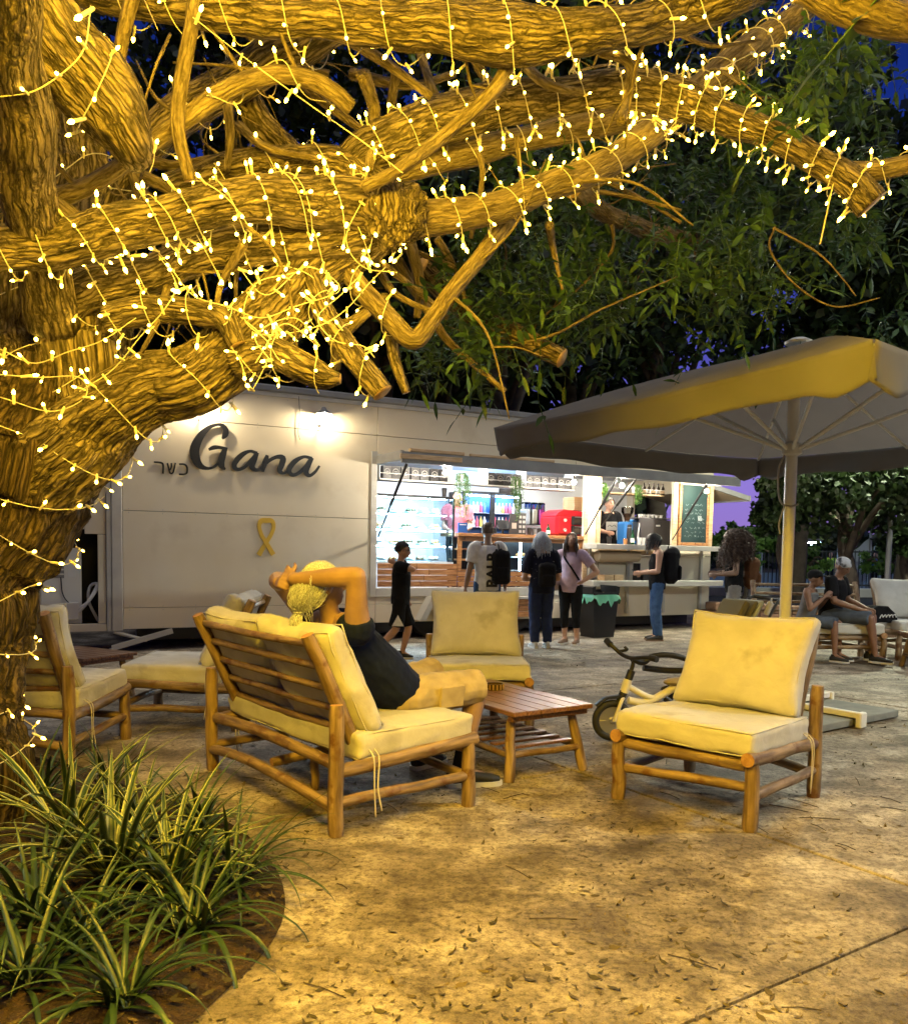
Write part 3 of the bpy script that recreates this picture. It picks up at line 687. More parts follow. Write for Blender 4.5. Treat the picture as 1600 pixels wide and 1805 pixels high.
for zi, zz in enumerate((0.886, 1.156, 1.426)):
    for k in range(15):
        xx = -0.56 + k * 0.08
        if abs(xx) < 0.05: continue
        me_ = (canme[0] if xx < 0 else canme[1]) if zi == 0 else botme[frn.choice([2, 3, 4, 5, 2])]
        o = bpy.data.objects.new(me_.name.split('.')[0], me_); COL.objects.link(o); o.location = tw(6.78 + xx, 2.1 - 0.08, 0.72 + zz); o.rotation_euler = (0, 0, TA)
        side = 'left' if xx < 0 else 'right'
        oi_ = nth[k if xx < 0 else k - 8]
        lab = oi_ + ' from the left, ' + {0: ('green can in the row behind the left fridge door' if xx < 0 else 'red can in the row behind the right fridge door'), 1: 'drink bottle on the middle shelf behind the %s fridge door' % side, 2: 'drink bottle on the top shelf behind the %s fridge door' % side}[zi]
        tag(o, lab, 'can' if zi == 0 else 'bottle', 'drinks in the fridge, row %d %s' % (zi, side))
# juice cooler
t = lthing('juice_dispenser', 'clear juice cooler with a purple drink beside the drinks fridge', 'dispenser', 7.42, 1.5, 1.72)
pb('base', (0, 0, 0.1), (0.46, 0.3, 0.2), M_steel)
for k, c in enumerate(((0.8, 0.8, 0.8), (0.75, 0.66, 0.5), (0.55, 0.06, 0.35))):
    q = MB(); q.box((-0.15 + 0.15 * k, 0, 0.42), (0.135, 0.28, 0.42), None, 0, 0.02); q.build('tank', glassmat('tank_glass%d' % k, (0.9, 0.95, 1), 0.3), t)
    q = MB(); q.box((-0.15 + 0.15 * k, 0, 0.36), (0.11, 0.24, 0.28), None, 0, 0.02); q.build('juice', mat('juice%d' % k, c, 0.3), t)
# red pizza oven and the stack of boxes behind it
t = lthing('pizza_oven', 'bright red two-deck pizza oven on the wooden counter', 'oven', 7.56, 0.62, 1.715)
M_red = mat('oven_red', (0.55, 0.012, 0.02), 0.3, coat=0.3)
q = MB(); q.box((0, 0, 0.19), (0.74, 0.55, 0.38), None, 0, 0.05); q.prism([(-0.36, 0.36), (0.36, 0.36), (0.25, 0.44), (-0.2, 0.47), (-0.33, 0.41)], -0.25, 0.25, ((0, 0, 0), (1, 0, 0), (0, 0, 1), (0, 1, 0))); q.build('body', M_red, t)
for zz in (0.11, 0.28):
    pb('oven_door', (0.14, -0.285, zz), (0.40, 0.03, 0.15), M_blackmetal, 0.006); pb('window', (0.14, -0.302, zz), (0.30, 0.006, 0.08), mat('oven_glass', (0.05, 0.04, 0.03), 0.1), 0.002); pb('handle', (0.14, -0.325, zz + 0.06), (0.32, 0.02, 0.015), M_steel)
    q = MB(); q.lathe([(0.03, 0), (0.028, 0.02), (0.0001, 0.022)], 16, (-0.2, -0.28, zz), mat3=rotm('X', PI / 2)); q.build('knob', M_white, t); pb('knob_pointer', (-0.2, -0.305, zz + 0.004), (0.012, 0.012, 0.022), M_black)
M_kraft = mat('kraft_card', (0.36, 0.21, 0.10), 0.8, (0.42, 0.26, 0.13), 10)
kb = MB(); kb.box((0, 0, 0.02), (0.34, 0.34, 0.038), None, 0, 0.003); kme = kb.mesh('pizza_box', M_kraft)
for k in range(6):
    o = bpy.data.objects.new('pizza_box', kme); COL.objects.link(o); o.location = tw(7.86, 0.7, 2.19 + k * 0.04); o.rotation_euler = (0, TILT, TA + frn.uniform(-0.08, 0.08))
    tag(o, ['lowest', 'second lowest', 'third lowest', 'third highest', 'second highest', 'topmost'][k] + ' flat kraft box of the stack on the red oven', 'box', 'kraft boxes stacked on the oven')
# small things along the counter
def card(px0, px1, py0, py1, off, label, name, m, cat='sign'):
    x0, z1 = tp(px0, py0, off); x1, z0 = tp(px1, py1, off); w = x1 - x0
    t = lthing(name, label, cat, (x0 + x1) / 2, off, 1.716); q = MB(); h = max(0.1, z1 - 1.716); q.box((0, 0, h / 2), (w, 0.03, h), None, 0, 0.003); q.build('panel', m, t)
    q = MB(); q.box((0, 0.04, 0.006), (w, 0.08, 0.012)); q.build('foot', m, t); return t, w, h
t, w, h = card(898, 912, 905, 936, 0.2, 'black menu stand with a pale square print on the counter', 'menu_stand', M_box); q = MB(); q.box((0, -0.017, h * 0.42), (w * 0.55, 0.004, w * 0.6)); q.build('print', mat('pale_print', (0.5, 0.42, 0.36), 0.7), t)
t, w, h = card(912, 926, 904, 934, 0.25, 'black picture menu card next to the menu stand', 'menu_card', M_box)
for k in range(8):
    q = MB(); q.box((w * (-0.22 + 0.44 * (k % 2)), -0.017, h * (0.15 + 0.22 * (k // 2))), (w * 0.3, 0.004, h * 0.12)); q.build('print', M_ring, t)
t, w, h = card(807, 823, 921, 938, 0.1, 'blue counter sign beside the cold display', 'counter_sign', mat('sign_blue', (0.02, 0.09, 0.35), 0.4)); q = MB(); q.box((0, -0.017, h * 0.8), (w * 0.7, 0.004, h * 0.08)); q.build('print', M_white, t)
t = lthing('till_screen', 'black till screen tilted back on the counter', 'screen', tp(889, 925, 0.35)[0], 0.35, 1.716)
q = MB(); q.box((0, 0.03, 0.16), (0.24, 0.02, 0.18), rotm('X', -0.5), 0, 0.004); q.build('screen', M_black, t); q = MB(); q.box((0, 0.05, 0.01), (0.16, 0.14, 0.02)); q.tube([(0, 0.06, 0), (0, 0.05, 0.14)], 0.02, 8); q.build('stand', M_black, t)
def cup(x, y, z, r0, r1, h, m, label, name='paper_cup', cat='cup', lid=None, group=None):
    t = lthing(name, label, cat, x, y, z, group); q = MB(); q.lathe([(r0, 0), (r1, h), (r1 * 0.94, h), (r0 * 0.9, 0.006)], 16); q.build('body', m, t)
    if lid: q = MB(); q.lathe([(r1 * 1.05, h - 0.006), (r1 * 1.05, h + 0.004), (r1 * 0.8, h + 0.014), (0.001, h + 0.014)], 16); q.build('lid', lid, t)
    return t
for k, (px, lab) in enumerate(((933, 'first dark cup from the menu card on the counter'), (941, 'second dark cup from the menu card on the counter'), (950, 'third dark cup from the menu card on the counter'))):
    cup(tp(px, 935, 0.2)[0], 0.2, 1.716, 0.032, 0.042, 0.11, M_box if k != 1 else M_grey, lab, lid=M_black, group='cups on the serving counter')
cup(tp(793, 840, 0.2)[0] - 0.05, 0.3, 2.30, 0.035, 0.045, 0.12, M_box, 'dark cup standing on top of the cold display', lid=M_black)
def bottle(x, y, z, m, label, h=0.26, group=None, lm=None):
    t = lthing('bottle', label, 'bottle', x, y, z, group); q = MB(); q.lathe([(0.033, 0), (0.036, 0.01), (0.036, h * 0.58), (0.014, h * 0.75), (0.012, h * 0.97), (0.015, h), (0.001, h)], 16); q.build('glass', m, t)
    q = MB(); q.lathe([(0.0368, h * 0.15), (0.0368, h * 0.45)], 16); q.build('label', lm or M_white, t)
M_gbot = mat('green_bottle', (0.01, 0.06, 0.02), 0.1); M_dbot = mat('dark_bottle', (0.02, 0.012, 0.008), 0.12)
bottle(tp(966, 930, 0.2)[0], 0.2, 1.716, M_gbot, 'green bottle on the counter left of the red oven', 0.2)
for k in range(5):
    x, _ = tp(1135 + 8.2 * k, 860, 0.33); bottle(x, 0.33, 2.526, M_dbot, nth[k] + ' syrup bottle from the left on the pine shelf', 0.22, 'syrup bottles on the pine shelf', M_white if k % 2 else mat('label_tan', (0.5, 0.35, 0.2), 0.7))
# coffee window things
M_cof = mat('coffee_panel', (0.075, 0.07, 0.072), 0.4, (0.09, 0.085, 0.085), 3, metal=0.4); M_cblue = mat('coffee_blue', (0.03, 0.17, 0.48), 0.3)
x0, _ = tp(1125, 905, 0.35); x1, _ = tp(1186, 905, 0.35)
t = lthing('coffee_machine', 'wide dark coffee machine with pale side arms in the coffee window', 'machine', (x0 + x1) / 2, 0.45, 1.54); w = x1 - x0
q = MB(); q.prism([(-w / 2, 0.08), (w / 2, 0.08), (w / 2 + 0.03, 0.2), (w / 2 - 0.03, 0.52), (-w / 2 - 0.02, 0.56), (-w / 2 + 0.02, 0.2)], -0.16, -0.12, ((0, 0, 0), (1, 0, 0), (0, 0, 1), (0, 1, 0))); q.build('back_panel', M_cof, t)
pb('body', (0, 0.12, 0.28), (w * 0.92, 0.44, 0.4), M_steel, 0.02); pb('top_rail', (0, 0.1, 0.56), (w * 0.96, 0.4, 0.02), M_steel); pb('badge', (0, -0.163, 0.42), (0.1, 0.004, 0.03), M_white, 0)
for sx in (-1, 1):
    q = MB(); q.tube(catmull([(sx * (w / 2 - 0.03), -0.14, 0.56), (sx * (w / 2 + 0.035), -0.15, 0.3), (sx * (w / 2 + 0.02), -0.14, 0.1), (sx * (w / 2 - 0.1), -0.12, 0.0)], 16), 0.014, 8); q.build('side_arm', M_white, t)
for k in range(6):
    cup((x0 + x1) / 2 - 0.25 + 0.1 * k, 0.5, 2.115, 0.028, 0.042, 0.055, M_white, nth[k] + ' white cup from the left on top of the coffee machine', 'coffee_cup', group='cups on the coffee machine')
xb, _ = tp(1105, 905, 0.5)
t = lthing('coffee_grinder', 'blue coffee grinder with a clear bean hopper beside the barista', 'grinder', xb, 0.5, 1.54)
pb('body', (0, 0.05, 0.24), (0.2, 0.26, 0.48), M_cblue, 0.03); pb('front_plate', (0.02, -0.1, 0.1), (0.22, 0.1, 0.06), M_cblue, 0.02); q = MB(); q.lathe([(0.045, 0.48), (0.05, 0.54), (0.11, 0.66), (0.115, 0.74), (0.1, 0.75), (0.0001, 0.755)], 20); q.build('hopper', glassmat('hopper', (0.8, 0.78, 0.76), 0.4), t)
q = MB(); q.lathe([(0.04, 0.5), (0.085, 0.63), (0.0001, 0.64)], 16); q.build('beans', mat('beans', (0.08, 0.035, 0.015), 0.5), t)
t = lthing('second_grinder', 'blue coffee machine side with a handle next to the grinder', 'machine', tp(1124, 905, 0.75)[0], 0.75, 1.54); pb('body', (0, 0, 0.27), (0.26, 0.3, 0.54), M_cblue, 0.03); pb('badge', (0, -0.152, 0.4), (0.1, 0.004, 0.02), M_white, 0)
t = lthing('knock_flask', 'tall black flask standing in front of the blue grinder', 'flask', tp(1109, 930, 0.25)[0], 0.25, 1.536); q = MB(); q.lathe([(0.05, 0), (0.055, 0.02), (0.042, 0.38), (0.04, 0.42), (0.0001, 0.425)], 20); q.build('body', M_black, t); q = MB(); q.lathe([(0.043, 0.36), (0.043, 0.375)], 20); q.build('band', M_grey, t)
cup(tp(1067, 955, 0.05)[0], -0.05, 1.592, 0.034, 0.046, 0.12, M_box, 'black paper cup at the left end of the upper service shelf', lid=M_black)
cup(tp(1097, 955, 0.05)[0], -0.02, 1.592, 0.03, 0.04, 0.10, mat('latte', (0.45, 0.2, 0.07), 0.3), 'cup of milky coffee on the coffee window sill', lid=glassmat('lid_clear', (0.95, 0.95, 0.95), 0.4))
bottle(tp(1110, 950, 0.05)[0], -0.02, 1.592, M_gbot, 'green glass bottle on the coffee window sill', 0.26)
for k in range(2): cup(tp(1123 + 7 * k, 955, 0.05)[0], 0, 1.592, 0.028, 0.04, 0.13, M_white, ('left' if k == 0 else 'right') + ' stack of white cups on the coffee window sill')
# under the service shelf
t = lthing('paper_roll', 'long roll of kraft paper under the upper service shelf', 'roll', 8.15, -0.16, 1.38); q = MB(); q.tube([(-0.45, 0, 0), (0.45, 0, 0)], 0.095, 20); q.build('roll', mat('roll_paper', (0.55, 0.42, 0.27), 0.8), t)
for k in range(2): thing_box('napkin_box', ('left' if k == 0 else 'right') + ' pale wooden box on the lower service shelf', 'box', 7.72 + 0.22 * k, 7.92 + 0.22 * k, -0.35, -0.15, 0.962, 1.06, M_pine)
t = lthing('menu_holder', 'black holder with upright menus on the lower service shelf', 'holder', 8.55, -0.25, 0.962); pb('box', (0.14, 0, 0.09), (0.16, 0.12, 0.18), M_black); pb('tall_menu', (-0.02, 0, 0.15), (0.02, 0.12, 0.3), M_black); pb('tall_menu', (-0.07, 0, 0.15), (0.02, 0.12, 0.3), M_black); pb('low_box', (0.28, 0, 0.05), (0.1, 0.12, 0.1), M_black)
# pastries in the counter case
for k in range(6):
    t = lthing('croissant', nth[k] + ' golden pastry from the left in the counter case', 'pastry', 6.35 + 0.085 * k, 0.25, 1.345, 'pastries in the counter case')
    q = MB(); q.tube(catmull([(-0.05, 0.02, 0.015), (-0.03, -0.01, 0.03), (0, -0.02, 0.035), (0.03, -0.01, 0.03), (0.05, 0.02, 0.015)], 12), [0.008, 0.016, 0.022, 0.027, 0.03, 0.032, 0.032, 0.03, 0.027, 0.022, 0.016, 0.008], 10); q.build('crust', M_past, t)
# wall camera and cooling unit
x, z = tp(262, 752); t = lthing('security_camera', 'white bullet security camera under the thick bough on the trailer wall', 'camera', x, 0, z)
q = MB(); q.tube([(-0.16, -0.02, -0.02), (0.0, -0.16, 0.0)], 0.05, 16); q.build('body', M_white, t); q = MB(); q.tube([(0.0, -0.16, 0.0), (0.012, -0.172, 0.001)], 0.036, 16); q.build('lens', M_black, t); q = MB(); q.box((-0.14, -0.02, -0.03), (0.08, 0.04, 0.08), None, 0, 0.006); q.build('mount', M_white, t)
t = lthing('cooling_unit', 'pale outdoor cooling unit standing in the open bay of the trailer', 'air conditioner', -0.74, 0.30, 0.37)
M_ac = mat('ac_beige', (0.70, 0.67, 0.60), 0.55)
pb('casing', (0, 0, 0.5), (0.50, 0.36, 1.0), M_ac, 0.02); pb('label_plate', (0.13, -0.183, 0.74), (0.09, 0.004, 0.24), M_white, 0.001); pb('cover_box', (0.13, -0.2, 0.18), (0.17, 0.05, 0.24), M_ac, 0.015); pb('grille_recess', (-0.06, -0.184, 0.74), (0.2, 0.006, 0.26), M_grey, 0.002)
for k in range(4): pb('grille_bar', (-0.06, -0.19, 0.66 + 0.06 * k), (0.19, 0.008, 0.02), M_ac, 0.002)
q = MB(); q.tube(catmull([(0.0, -0.19, 0.62), (0.02, -0.21, 0.4), (0.1, -0.21, 0.28), (0.2, -0.2, 0.24)], 16), 0.008, 6); q.build('cable', M_black, t)
for k in range(2): q = MB(); q.tube(catmull([(0.2, -0.2, 0.16 + 0.05 * k), (0.32, -0.22, 0.3), (0.44 + 0.02 * k, -0.15, 0.52), (0.36, -0.1, 0.5), (0.34, -0.08, 0.3), (0.46, -0.05, 0.02)], 30), 0.02, 8); q.build('hose', M_white, t)

# ------------------------------------------------------------------ the big tree
def barkmat(name, c1, c2, c3, crack=0.26):
    m = bpy.data.materials.new(name); m.use_nodes = True
    nt = m.node_tree; N = nt.nodes; L = nt.links; b = N['Principled BSDF']; b.inputs['Roughness'].default_value = 0.85; b.inputs['Specular IOR Level'].default_value = 0.25
    a = N.new('ShaderNodeAttribute'); a.attribute_name = 'bc'
    mp = N.new('ShaderNodeMapping'); mp.inputs['Scale'].default_value = (1, 1, 0.16); L.new(a.outputs['Vector'], mp.inputs[0])
    n1 = N.new('ShaderNodeTexNoise'); n1.inputs['Scale'].default_value = 64; n1.inputs['Detail'].default_value = 6; n1.inputs['Roughness'].default_value = 0.65; n1.inputs['Distortion'].default_value = 0.5; L.new(mp.outputs[0], n1.inputs['Vector'])
    n2 = N.new('ShaderNodeTexNoise'); n2.inputs['Scale'].default_value = 5; n2.inputs['Detail'].default_value = 4; L.new(a.outputs['Vector'], n2.inputs['Vector'])
    r = N.new('ShaderNodeValToRGB'); L.new(n1.outputs['Fac'], r.inputs[0]); e = r.color_ramp.elements; e[0].position = 0.36; e[0].color = (*c1, 1); e[1].position = 0.62; e[1].color = (*c2, 1)
    mx = N.new('ShaderNodeMix'); mx.data_type = 'RGBA'; L.new(n2.outputs['Fac'], mx.inputs[0]); L.new(r.outputs[0], mx.inputs[6]); mx.inputs[7].default_value = (*c3, 1)
    mr = N.new('ShaderNodeMapRange'); mr.inputs[1].default_value = 0.45; mr.inputs[2].default_value = 0.75; mr.inputs[4].default_value = 0.6; L.new(n2.outputs['Fac'], mr.inputs[0]); L.new(mr.outputs[0], mx.inputs[0])
    vm = N.new('ShaderNodeMapping'); vm.inputs['Scale'].default_value = (1, 1, 0.085); dn = N.new('ShaderNodeTexNoise'); dn.inputs['Scale'].default_value = 18; dn.inputs['Detail'].default_value = 3; L.new(a.outputs['Vector'], dn.inputs['Vector'])
    vv = N.new('ShaderNodeVectorMath'); vv.operation = 'MULTIPLY_ADD'; L.new(dn.outputs['Color'], vv.inputs[0]); vv.inputs[1].default_value = (0.035, 0.035, 0.12); L.new(a.outputs['Vector'], vv.inputs[2]); L.new(vv.outputs[0], vm.inputs[0])
    vo = N.new('ShaderNodeTexVoronoi'); vo.feature = 'DISTANCE_TO_EDGE'; vo.inputs['Scale'].default_value = 44; L.new(vm.outputs[0], vo.inputs['Vector'])
    cr_ = N.new('ShaderNodeMapRange'); cr_.inputs[1].default_value = 0.01; cr_.inputs[2].default_value = 0.20; cr_.inputs[3].default_value = crack; L.new(vo.outputs['Distance'], cr_.inputs[0])  # crevice shading put into the colour: cracks darken the bark
    mc = N.new('ShaderNodeMix'); mc.data_type = 'RGBA'; mc.blend_type = 'MULTIPLY'; mc.inputs[0].default_value = 1.0; L.new(mx.outputs[2], mc.inputs[6]); L.new(cr_.outputs[0], mc.inputs[7])
    L.new(mc.outputs[2], b.inputs['Base Color'])
    hs_ = N.new('ShaderNodeMath'); hs_.operation = 'MULTIPLY_ADD'; L.new(cr_.outputs[0], hs_.inputs[0]); hs_.inputs[1].default_value = 0.8; L.new(n1.outputs['Fac'], hs_.inputs[2])
    bp = N.new('ShaderNodeBump'); bp.inputs['Strength'].default_value = 0.9; bp.inputs['Distance'].default_value = 0.016; L.new(hs_.outputs[0], bp.inputs['Height']); L.new(bp.outputs[0], b.inputs['Normal'])
    return m
M_bark = barkmat('furrowed_bark', (0.024, 0.017, 0.011), (0.31, 0.245, 0.165), (0.145, 0.112, 0.075))
M_smooth = barkmat('smooth_bark', (0.085, 0.062, 0.038), (0.28, 0.22, 0.145), (0.18, 0.14, 0.09), 0.6)
M_shadebark = barkmat('shaded_trunk_bark', (0.014, 0.009, 0.006), (0.14, 0.098, 0.06), (0.07, 0.049, 0.031))  # the low trunk's shade is put into this darker bark colour
M_cut = mat('cut_wood', (0.42, 0.28, 0.14), 0.8, (0.25, 0.16, 0.08), 30)

tree = empty('spreading_tree', (-2.4, 4.25, 0), 0, 'old gnarled tree wrapped in fairy lights spreading over the seats', 'tree')
TREE_O = np.array([-2.4, 4.25, 0.0])
def ridged(amp):
    def f(bc, r):
        q = bc * np.array([1, 1, 0.17])
        a = fbm(q * 46, 3); b = fbm(q * 19 + 5.1, 3)
        rid = 1 - np.abs(2 * a - 1) * 2.2; rid2 = 1 - np.abs(2 * b - 1) * 2.4
        k = np.clip(r / 0.12, 0.25, 1.4)
        lump = (fbm(bc * np.array([5, 5, 2.4]) + 9, 2) - 0.5) * r * 0.5
        return 1.45 * amp * k * (np.clip(rid, -0.6, 1) * 0.5 + np.clip(rid2, -0.6, 1) * 0.7) - amp * 0.95 * k + lump
    return f
LIMB = {}
def limb(key, pts, name='limb', mt=None, amp=0.010, seg=None, caps=True, seed=1, worldpts=False, ring=0.016):
    A = []
    for (px, py, y, w) in pts:
        if worldpts: A.append((px, py, y, w)); continue
        p = at(px, py, y); A.append((*p, w / 2 * y / FPX * {'stemA': 0.95, 'stemB': 0.95, 'F': 0.95, 'A': 0.93, 'T': 0.95}.get(key, 0.82)))
    A = np.array(A)
    L = np.linalg.norm(np.diff(A[:, :3], axis=0), axis=1).sum()
    n = max(8, int(L / ring)); C = catmull(A, n)
    rmax = C[:, 3].max(); sg = seg or int(np.clip(2 * PI * rmax / 0.011, 10, 150))
    LIMB[key] = C
    # gentle wander so that nothing is dead straight
    wv = np.stack([fbm(np.c_[np.arange(n) * ring * 3 + seed * 11.3, np.full(n, k * 7.7 + seed), np.zeros(n)], 2) - 0.5 for k in range(3)], 1)
    C[:, :3] += wv * C[:, 3:4] * 0.7 * np.clip(np.minimum(np.arange(n), np.arange(n)[::-1]) / 10, 0, 1)[:, None]
    q = MB(); q.tube(C[:, :3] - TREE_O, C[:, 3], sg, disp=ridged(amp) if amp else None, seed=seed, caps=caps, capm=1)
    return q.build(name, [mt or M_bark, M_cut], tree, smooth=180)
limb('trunk', [(-2.50, 4.28, -0.15, 0.42), (-2.46, 4.25, 0.10, 0.30), (-2.44, 4.22, 0.45, 0.25), (-2.42, 4.2, 0.8, 0.245), (-2.36, 4.2, 1.15, 0.27), (-2.25, 4.2, 1.5, 0.31), (-2.14, 4.2, 1.80, 0.37), (-2.09, 4.24, 2.05, 0.32), (-2.07, 4.28, 2.28, 0.20), (-2.06, 4.3, 2.42, 0.08)], 'trunk', mt=M_shadebark, amp=0.022, worldpts=True, seed=2)
limb('stemB', [(95, 900, 4.25, 50), (125, 810, 4.25, 110), (140, 720, 4.27, 160), (135, 600, 4.3, 155), (128, 470, 4.3, 135), (122, 330, 4.4, 125), (118, 200, 4.5, 112), (100, 60, 4.6, 100), (80, -60, 4.7, 90), (60, -300, 4.9, 70)], 'limb', amp=0.016, seed=3)
limb('stemA', [(20, 900, 4.25, 50), (25, 800, 4.25, 110), (20, 690, 4.3, 150), (12, 600, 4.35, 120), (6, 470, 4.4, 112), (-8, 300, 4.5, 105), (-30, 100, 4.6, 95), (-60, -100, 4.8, 80)], 'limb', amp=0.016, seed=4)
limb('F', [(-30, 1010, 4.2, 50), (10, 930, 4.2, 110), (65, 845, 4.18, 165), (140, 767, 4.13, 158), (200, 722, 4.1, 135), (270, 687, 4.1, 122), (360, 650, 4.1, 116), (430, 612, 4.15, 110), (490, 560, 4.2, 104), (540, 500, 4.25, 98), (590, 440, 4.3, 94), (650, 395, 4.3, 88), (700, 378, 4.3, 60)], amp=0.016, seed=5)
limb('A', [(-260, 470, 3.75, 90), (-60, 450, 3.7, 78), (0, 440, 3.7, 75), (110, 425, 3.75, 75), (200, 402, 3.8, 72), (320, 376, 3.85, 76), (430, 357, 3.9, 78), (530, 350, 4.0, 82), (620, 352, 4.1, 92), (690, 378, 4.2, 92), (735, 392, 4.25, 70)], amp=0.009, seed=6)
limb('B', [(660, 372, 4.2, 70), (700, 388, 4.22, 80), (760, 386, 4.25, 68), (850, 365, 4.3, 63), (950, 335, 4.4, 60), (1050, 297, 4.5, 60), (1130, 252, 4.6, 62), (1200, 192, 4.7, 64), (1270, 127, 4.8, 62), (1340, 75, 4.9, 58), (1400, 30, 5, 50), (1450, -30, 5.1, 45), (1520, -140, 5.3, 40)], mt=M_smooth, amp=0.004, seed=7)
limb('C', [(600, 300, 4.45, 76), (640, 272, 4.4, 82), (720, 236, 4.4, 90), (800, 207, 4.4, 86), (900, 182, 4.4, 80), (1000, 166, 4.4, 76), (1100, 157, 4.4, 72), (1200, 172, 4.4, 70), (1290, 207, 4.3, 63), (1370, 238, 4.2, 60), (1440, 282, 4.15, 62), (1500, 322, 4.1, 62), (1535, 362, 4.08, 60)], amp=0.009, seed=8)
limb('Cb', [(1470, 300, 4.15, 34), (1530, 300, 4.1, 36), (1600, 288, 4.05, 34), (1700, 270, 4.0, 30)], mt=M_smooth, amp=0.003, seed=9)
limb('C2', [(640, 330, 4.55, 50), (720, 300, 4.55, 55), (850, 262, 4.6, 58), (1000, 228, 4.7, 54), (1120, 198, 4.8, 50), (1200, 165, 4.9, 44), (1300, 120, 5.0, 36)], mt=M_smooth, amp=0.004, seed=10)
limb('D', [(120, -25, 4.0, 60), (230, 5, 3.95, 70), (400, 20, 3.9, 76), (600, 35, 3.9, 86), (800, 50, 3.9, 106), (900, 55, 3.9, 112), (980, 60, 3.9, 92), (1100, 40, 3.9, 72), (1200, 20, 4, 72), (1290, -10, 4, 70), (1400, -60, 4.1, 60)], amp=0.010, seed=11)
limb('D2', [(620, 30, 4.3, 70), (520, 85, 4.4, 84), (410, 145, 4.45, 82), (320, 200, 4.5, 76), (240, 290, 4.5, 70), (180, 380, 4.45, 66)], amp=0.008, seed=12)
limb('D3', [(1420, -40, 3.3, 90), (1500, 5, 3.3, 74), (1600, 35, 3.3, 66), (1720, 60, 3.3, 60)], mt=M_smooth, amp=0.005, seed=13)
limb('E', [(90, 560, 4.2, 110), (150, 520, 4.12, 95), (240, 488, 4.1, 84), (330, 456, 4.1, 80), (450, 432, 4.1, 80), (560, 416, 4.15, 90), (650, 392, 4.2, 86), (700, 385, 4.25, 60)], amp=0.010, seed=14)
limb('E3', [(300, 330, 4.35, 60), (380, 300, 4.4, 62), (470, 285, 4.4, 60), (560, 290, 4.4, 66), (630, 310, 4.4, 72), (690, 350, 4.3, 80)], amp=0.009, seed=15)
limb('E4', [(430, 160, 4.6, 50), (470, 230, 4.6, 54), (540, 300, 4.55, 56), (620, 350, 4.4, 60)], amp=0.008, seed=16)
limb('T', [(-10, -130, 3.2, 130), (40, -30, 3.3, 126), (90, 50, 3.35, 130), (140, 130, 3.42, 132), (180, 195, 3.5, 122), (212, 245, 3.6, 92), (235, 280, 3.8, 50)], amp=0.013, seed=17)
limb('stub', [(420, 640, 4.05, 70), (480, 622, 4.0, 62), (530, 645, 3.95, 56), (570, 665, 3.93, 46), (600, 668, 3.92, 20)], amp=0.012, seed=18)
limb('G', [(520, 450, 4.2, 50), (548, 495, 4.15, 46), (580, 560, 4.1, 48), (620, 620, 4.05, 50), (650, 660, 4.02, 48), (674, 692, 4.0, 44)], amp=0.010, seed=19)
limb('H', [(560, 420, 4.3, 40), (595, 455, 4.3, 40), (640, 512, 4.3, 42), (690, 567, 4.3, 42), (728, 600, 4.3, 40), (760, 565, 4.32, 36), (800, 510, 4.35, 36), (850, 450, 4.4, 34), (900, 380, 4.5, 34)], mt=M_smooth, amp=0.004, seed=20)
limb('H3', [(672, 520, 4.4, 30), (684, 570, 4.4, 28), (694, 630, 4.4, 26), (716, 692, 4.4, 18)], amp=0.006, seed=21)
limb('S2', [(190, 560, 4.05, 70), (270, 545, 4.0, 66), (340, 548, 3.97, 60), (392, 560, 3.95, 52), (418, 608, 3.95, 36)], amp=0.012, seed=22)
limb('K', [(-40, 200, 3.9, 42), (40, 290, 3.9, 44), (95, 355, 3.9, 42), (140, 398, 3.9, 40)], mt=M_smooth, amp=0.003, seed=23)
limb('J', [(92, 352, 3.9, 40), (165, 322, 3.88, 38), (250, 266, 3.86, 36), (330, 207, 3.86, 34), (410, 157, 3.86, 36), (480, 134, 3.88, 38), (540, 140, 3.9, 40), (590, 165, 3.95, 40), (618, 190, 4.0, 34)], mt=M_smooth, amp=0.003, seed=24)
limb('I', [(345, -30, 3.75, 30), (332, 60, 3.75, 30), (316, 150, 3.78, 28), (313, 225, 3.8, 26), (335, 318, 3.85, 26)], mt=M_smooth, amp=0.003, seed=25)
limb('I2', [(238, -20, 3.8, 32), (218, 60, 3.8, 28), (205, 140, 3.85, 22)], mt=M_smooth, amp=0.003, seed=26)
limb('L1', [(740, 470, 4.9, 50), (800, 528, 5.1, 48), (860, 575, 5.15, 46), (920, 597, 5.1, 46), (990, 632, 5.0, 42)], amp=0.008, seed=27)
limb('L2', [(700, 460, 4.7, 30), (760, 560, 4.7, 20), (800, 612, 4.7, 16), (890, 690, 4.7, 12)], mt=M_smooth, amp=0.002, seed=28)
limb('L3', [(1010, 330, 4.8, 40), (1080, 380, 5.2, 40), (1150, 410, 5.6, 34), (1240, 420, 6.0, 26)], mt=M_smooth, amp=0.003, seed=29)
# torn knot where the boughs meet
kn = MB(); kc = at(690, 378, 4.12)
kn.ell((0, 0, 0), (0.16, 0.14, 0.15), 60, 40)
V_ = kn.v[0]; nn_ = V_ / np.linalg.norm(V_, axis=1, keepdims=True)
kn.v[0] = V_ + nn_ * ((fbm(V_ * 16, 4) - 0.5) * 0.12 + (fbm(V_ * 40, 2) - 0.5) * 0.05)[:, None]
kn.build('knot', M_bark, tree, tuple(kc - TREE_O), smooth=180)
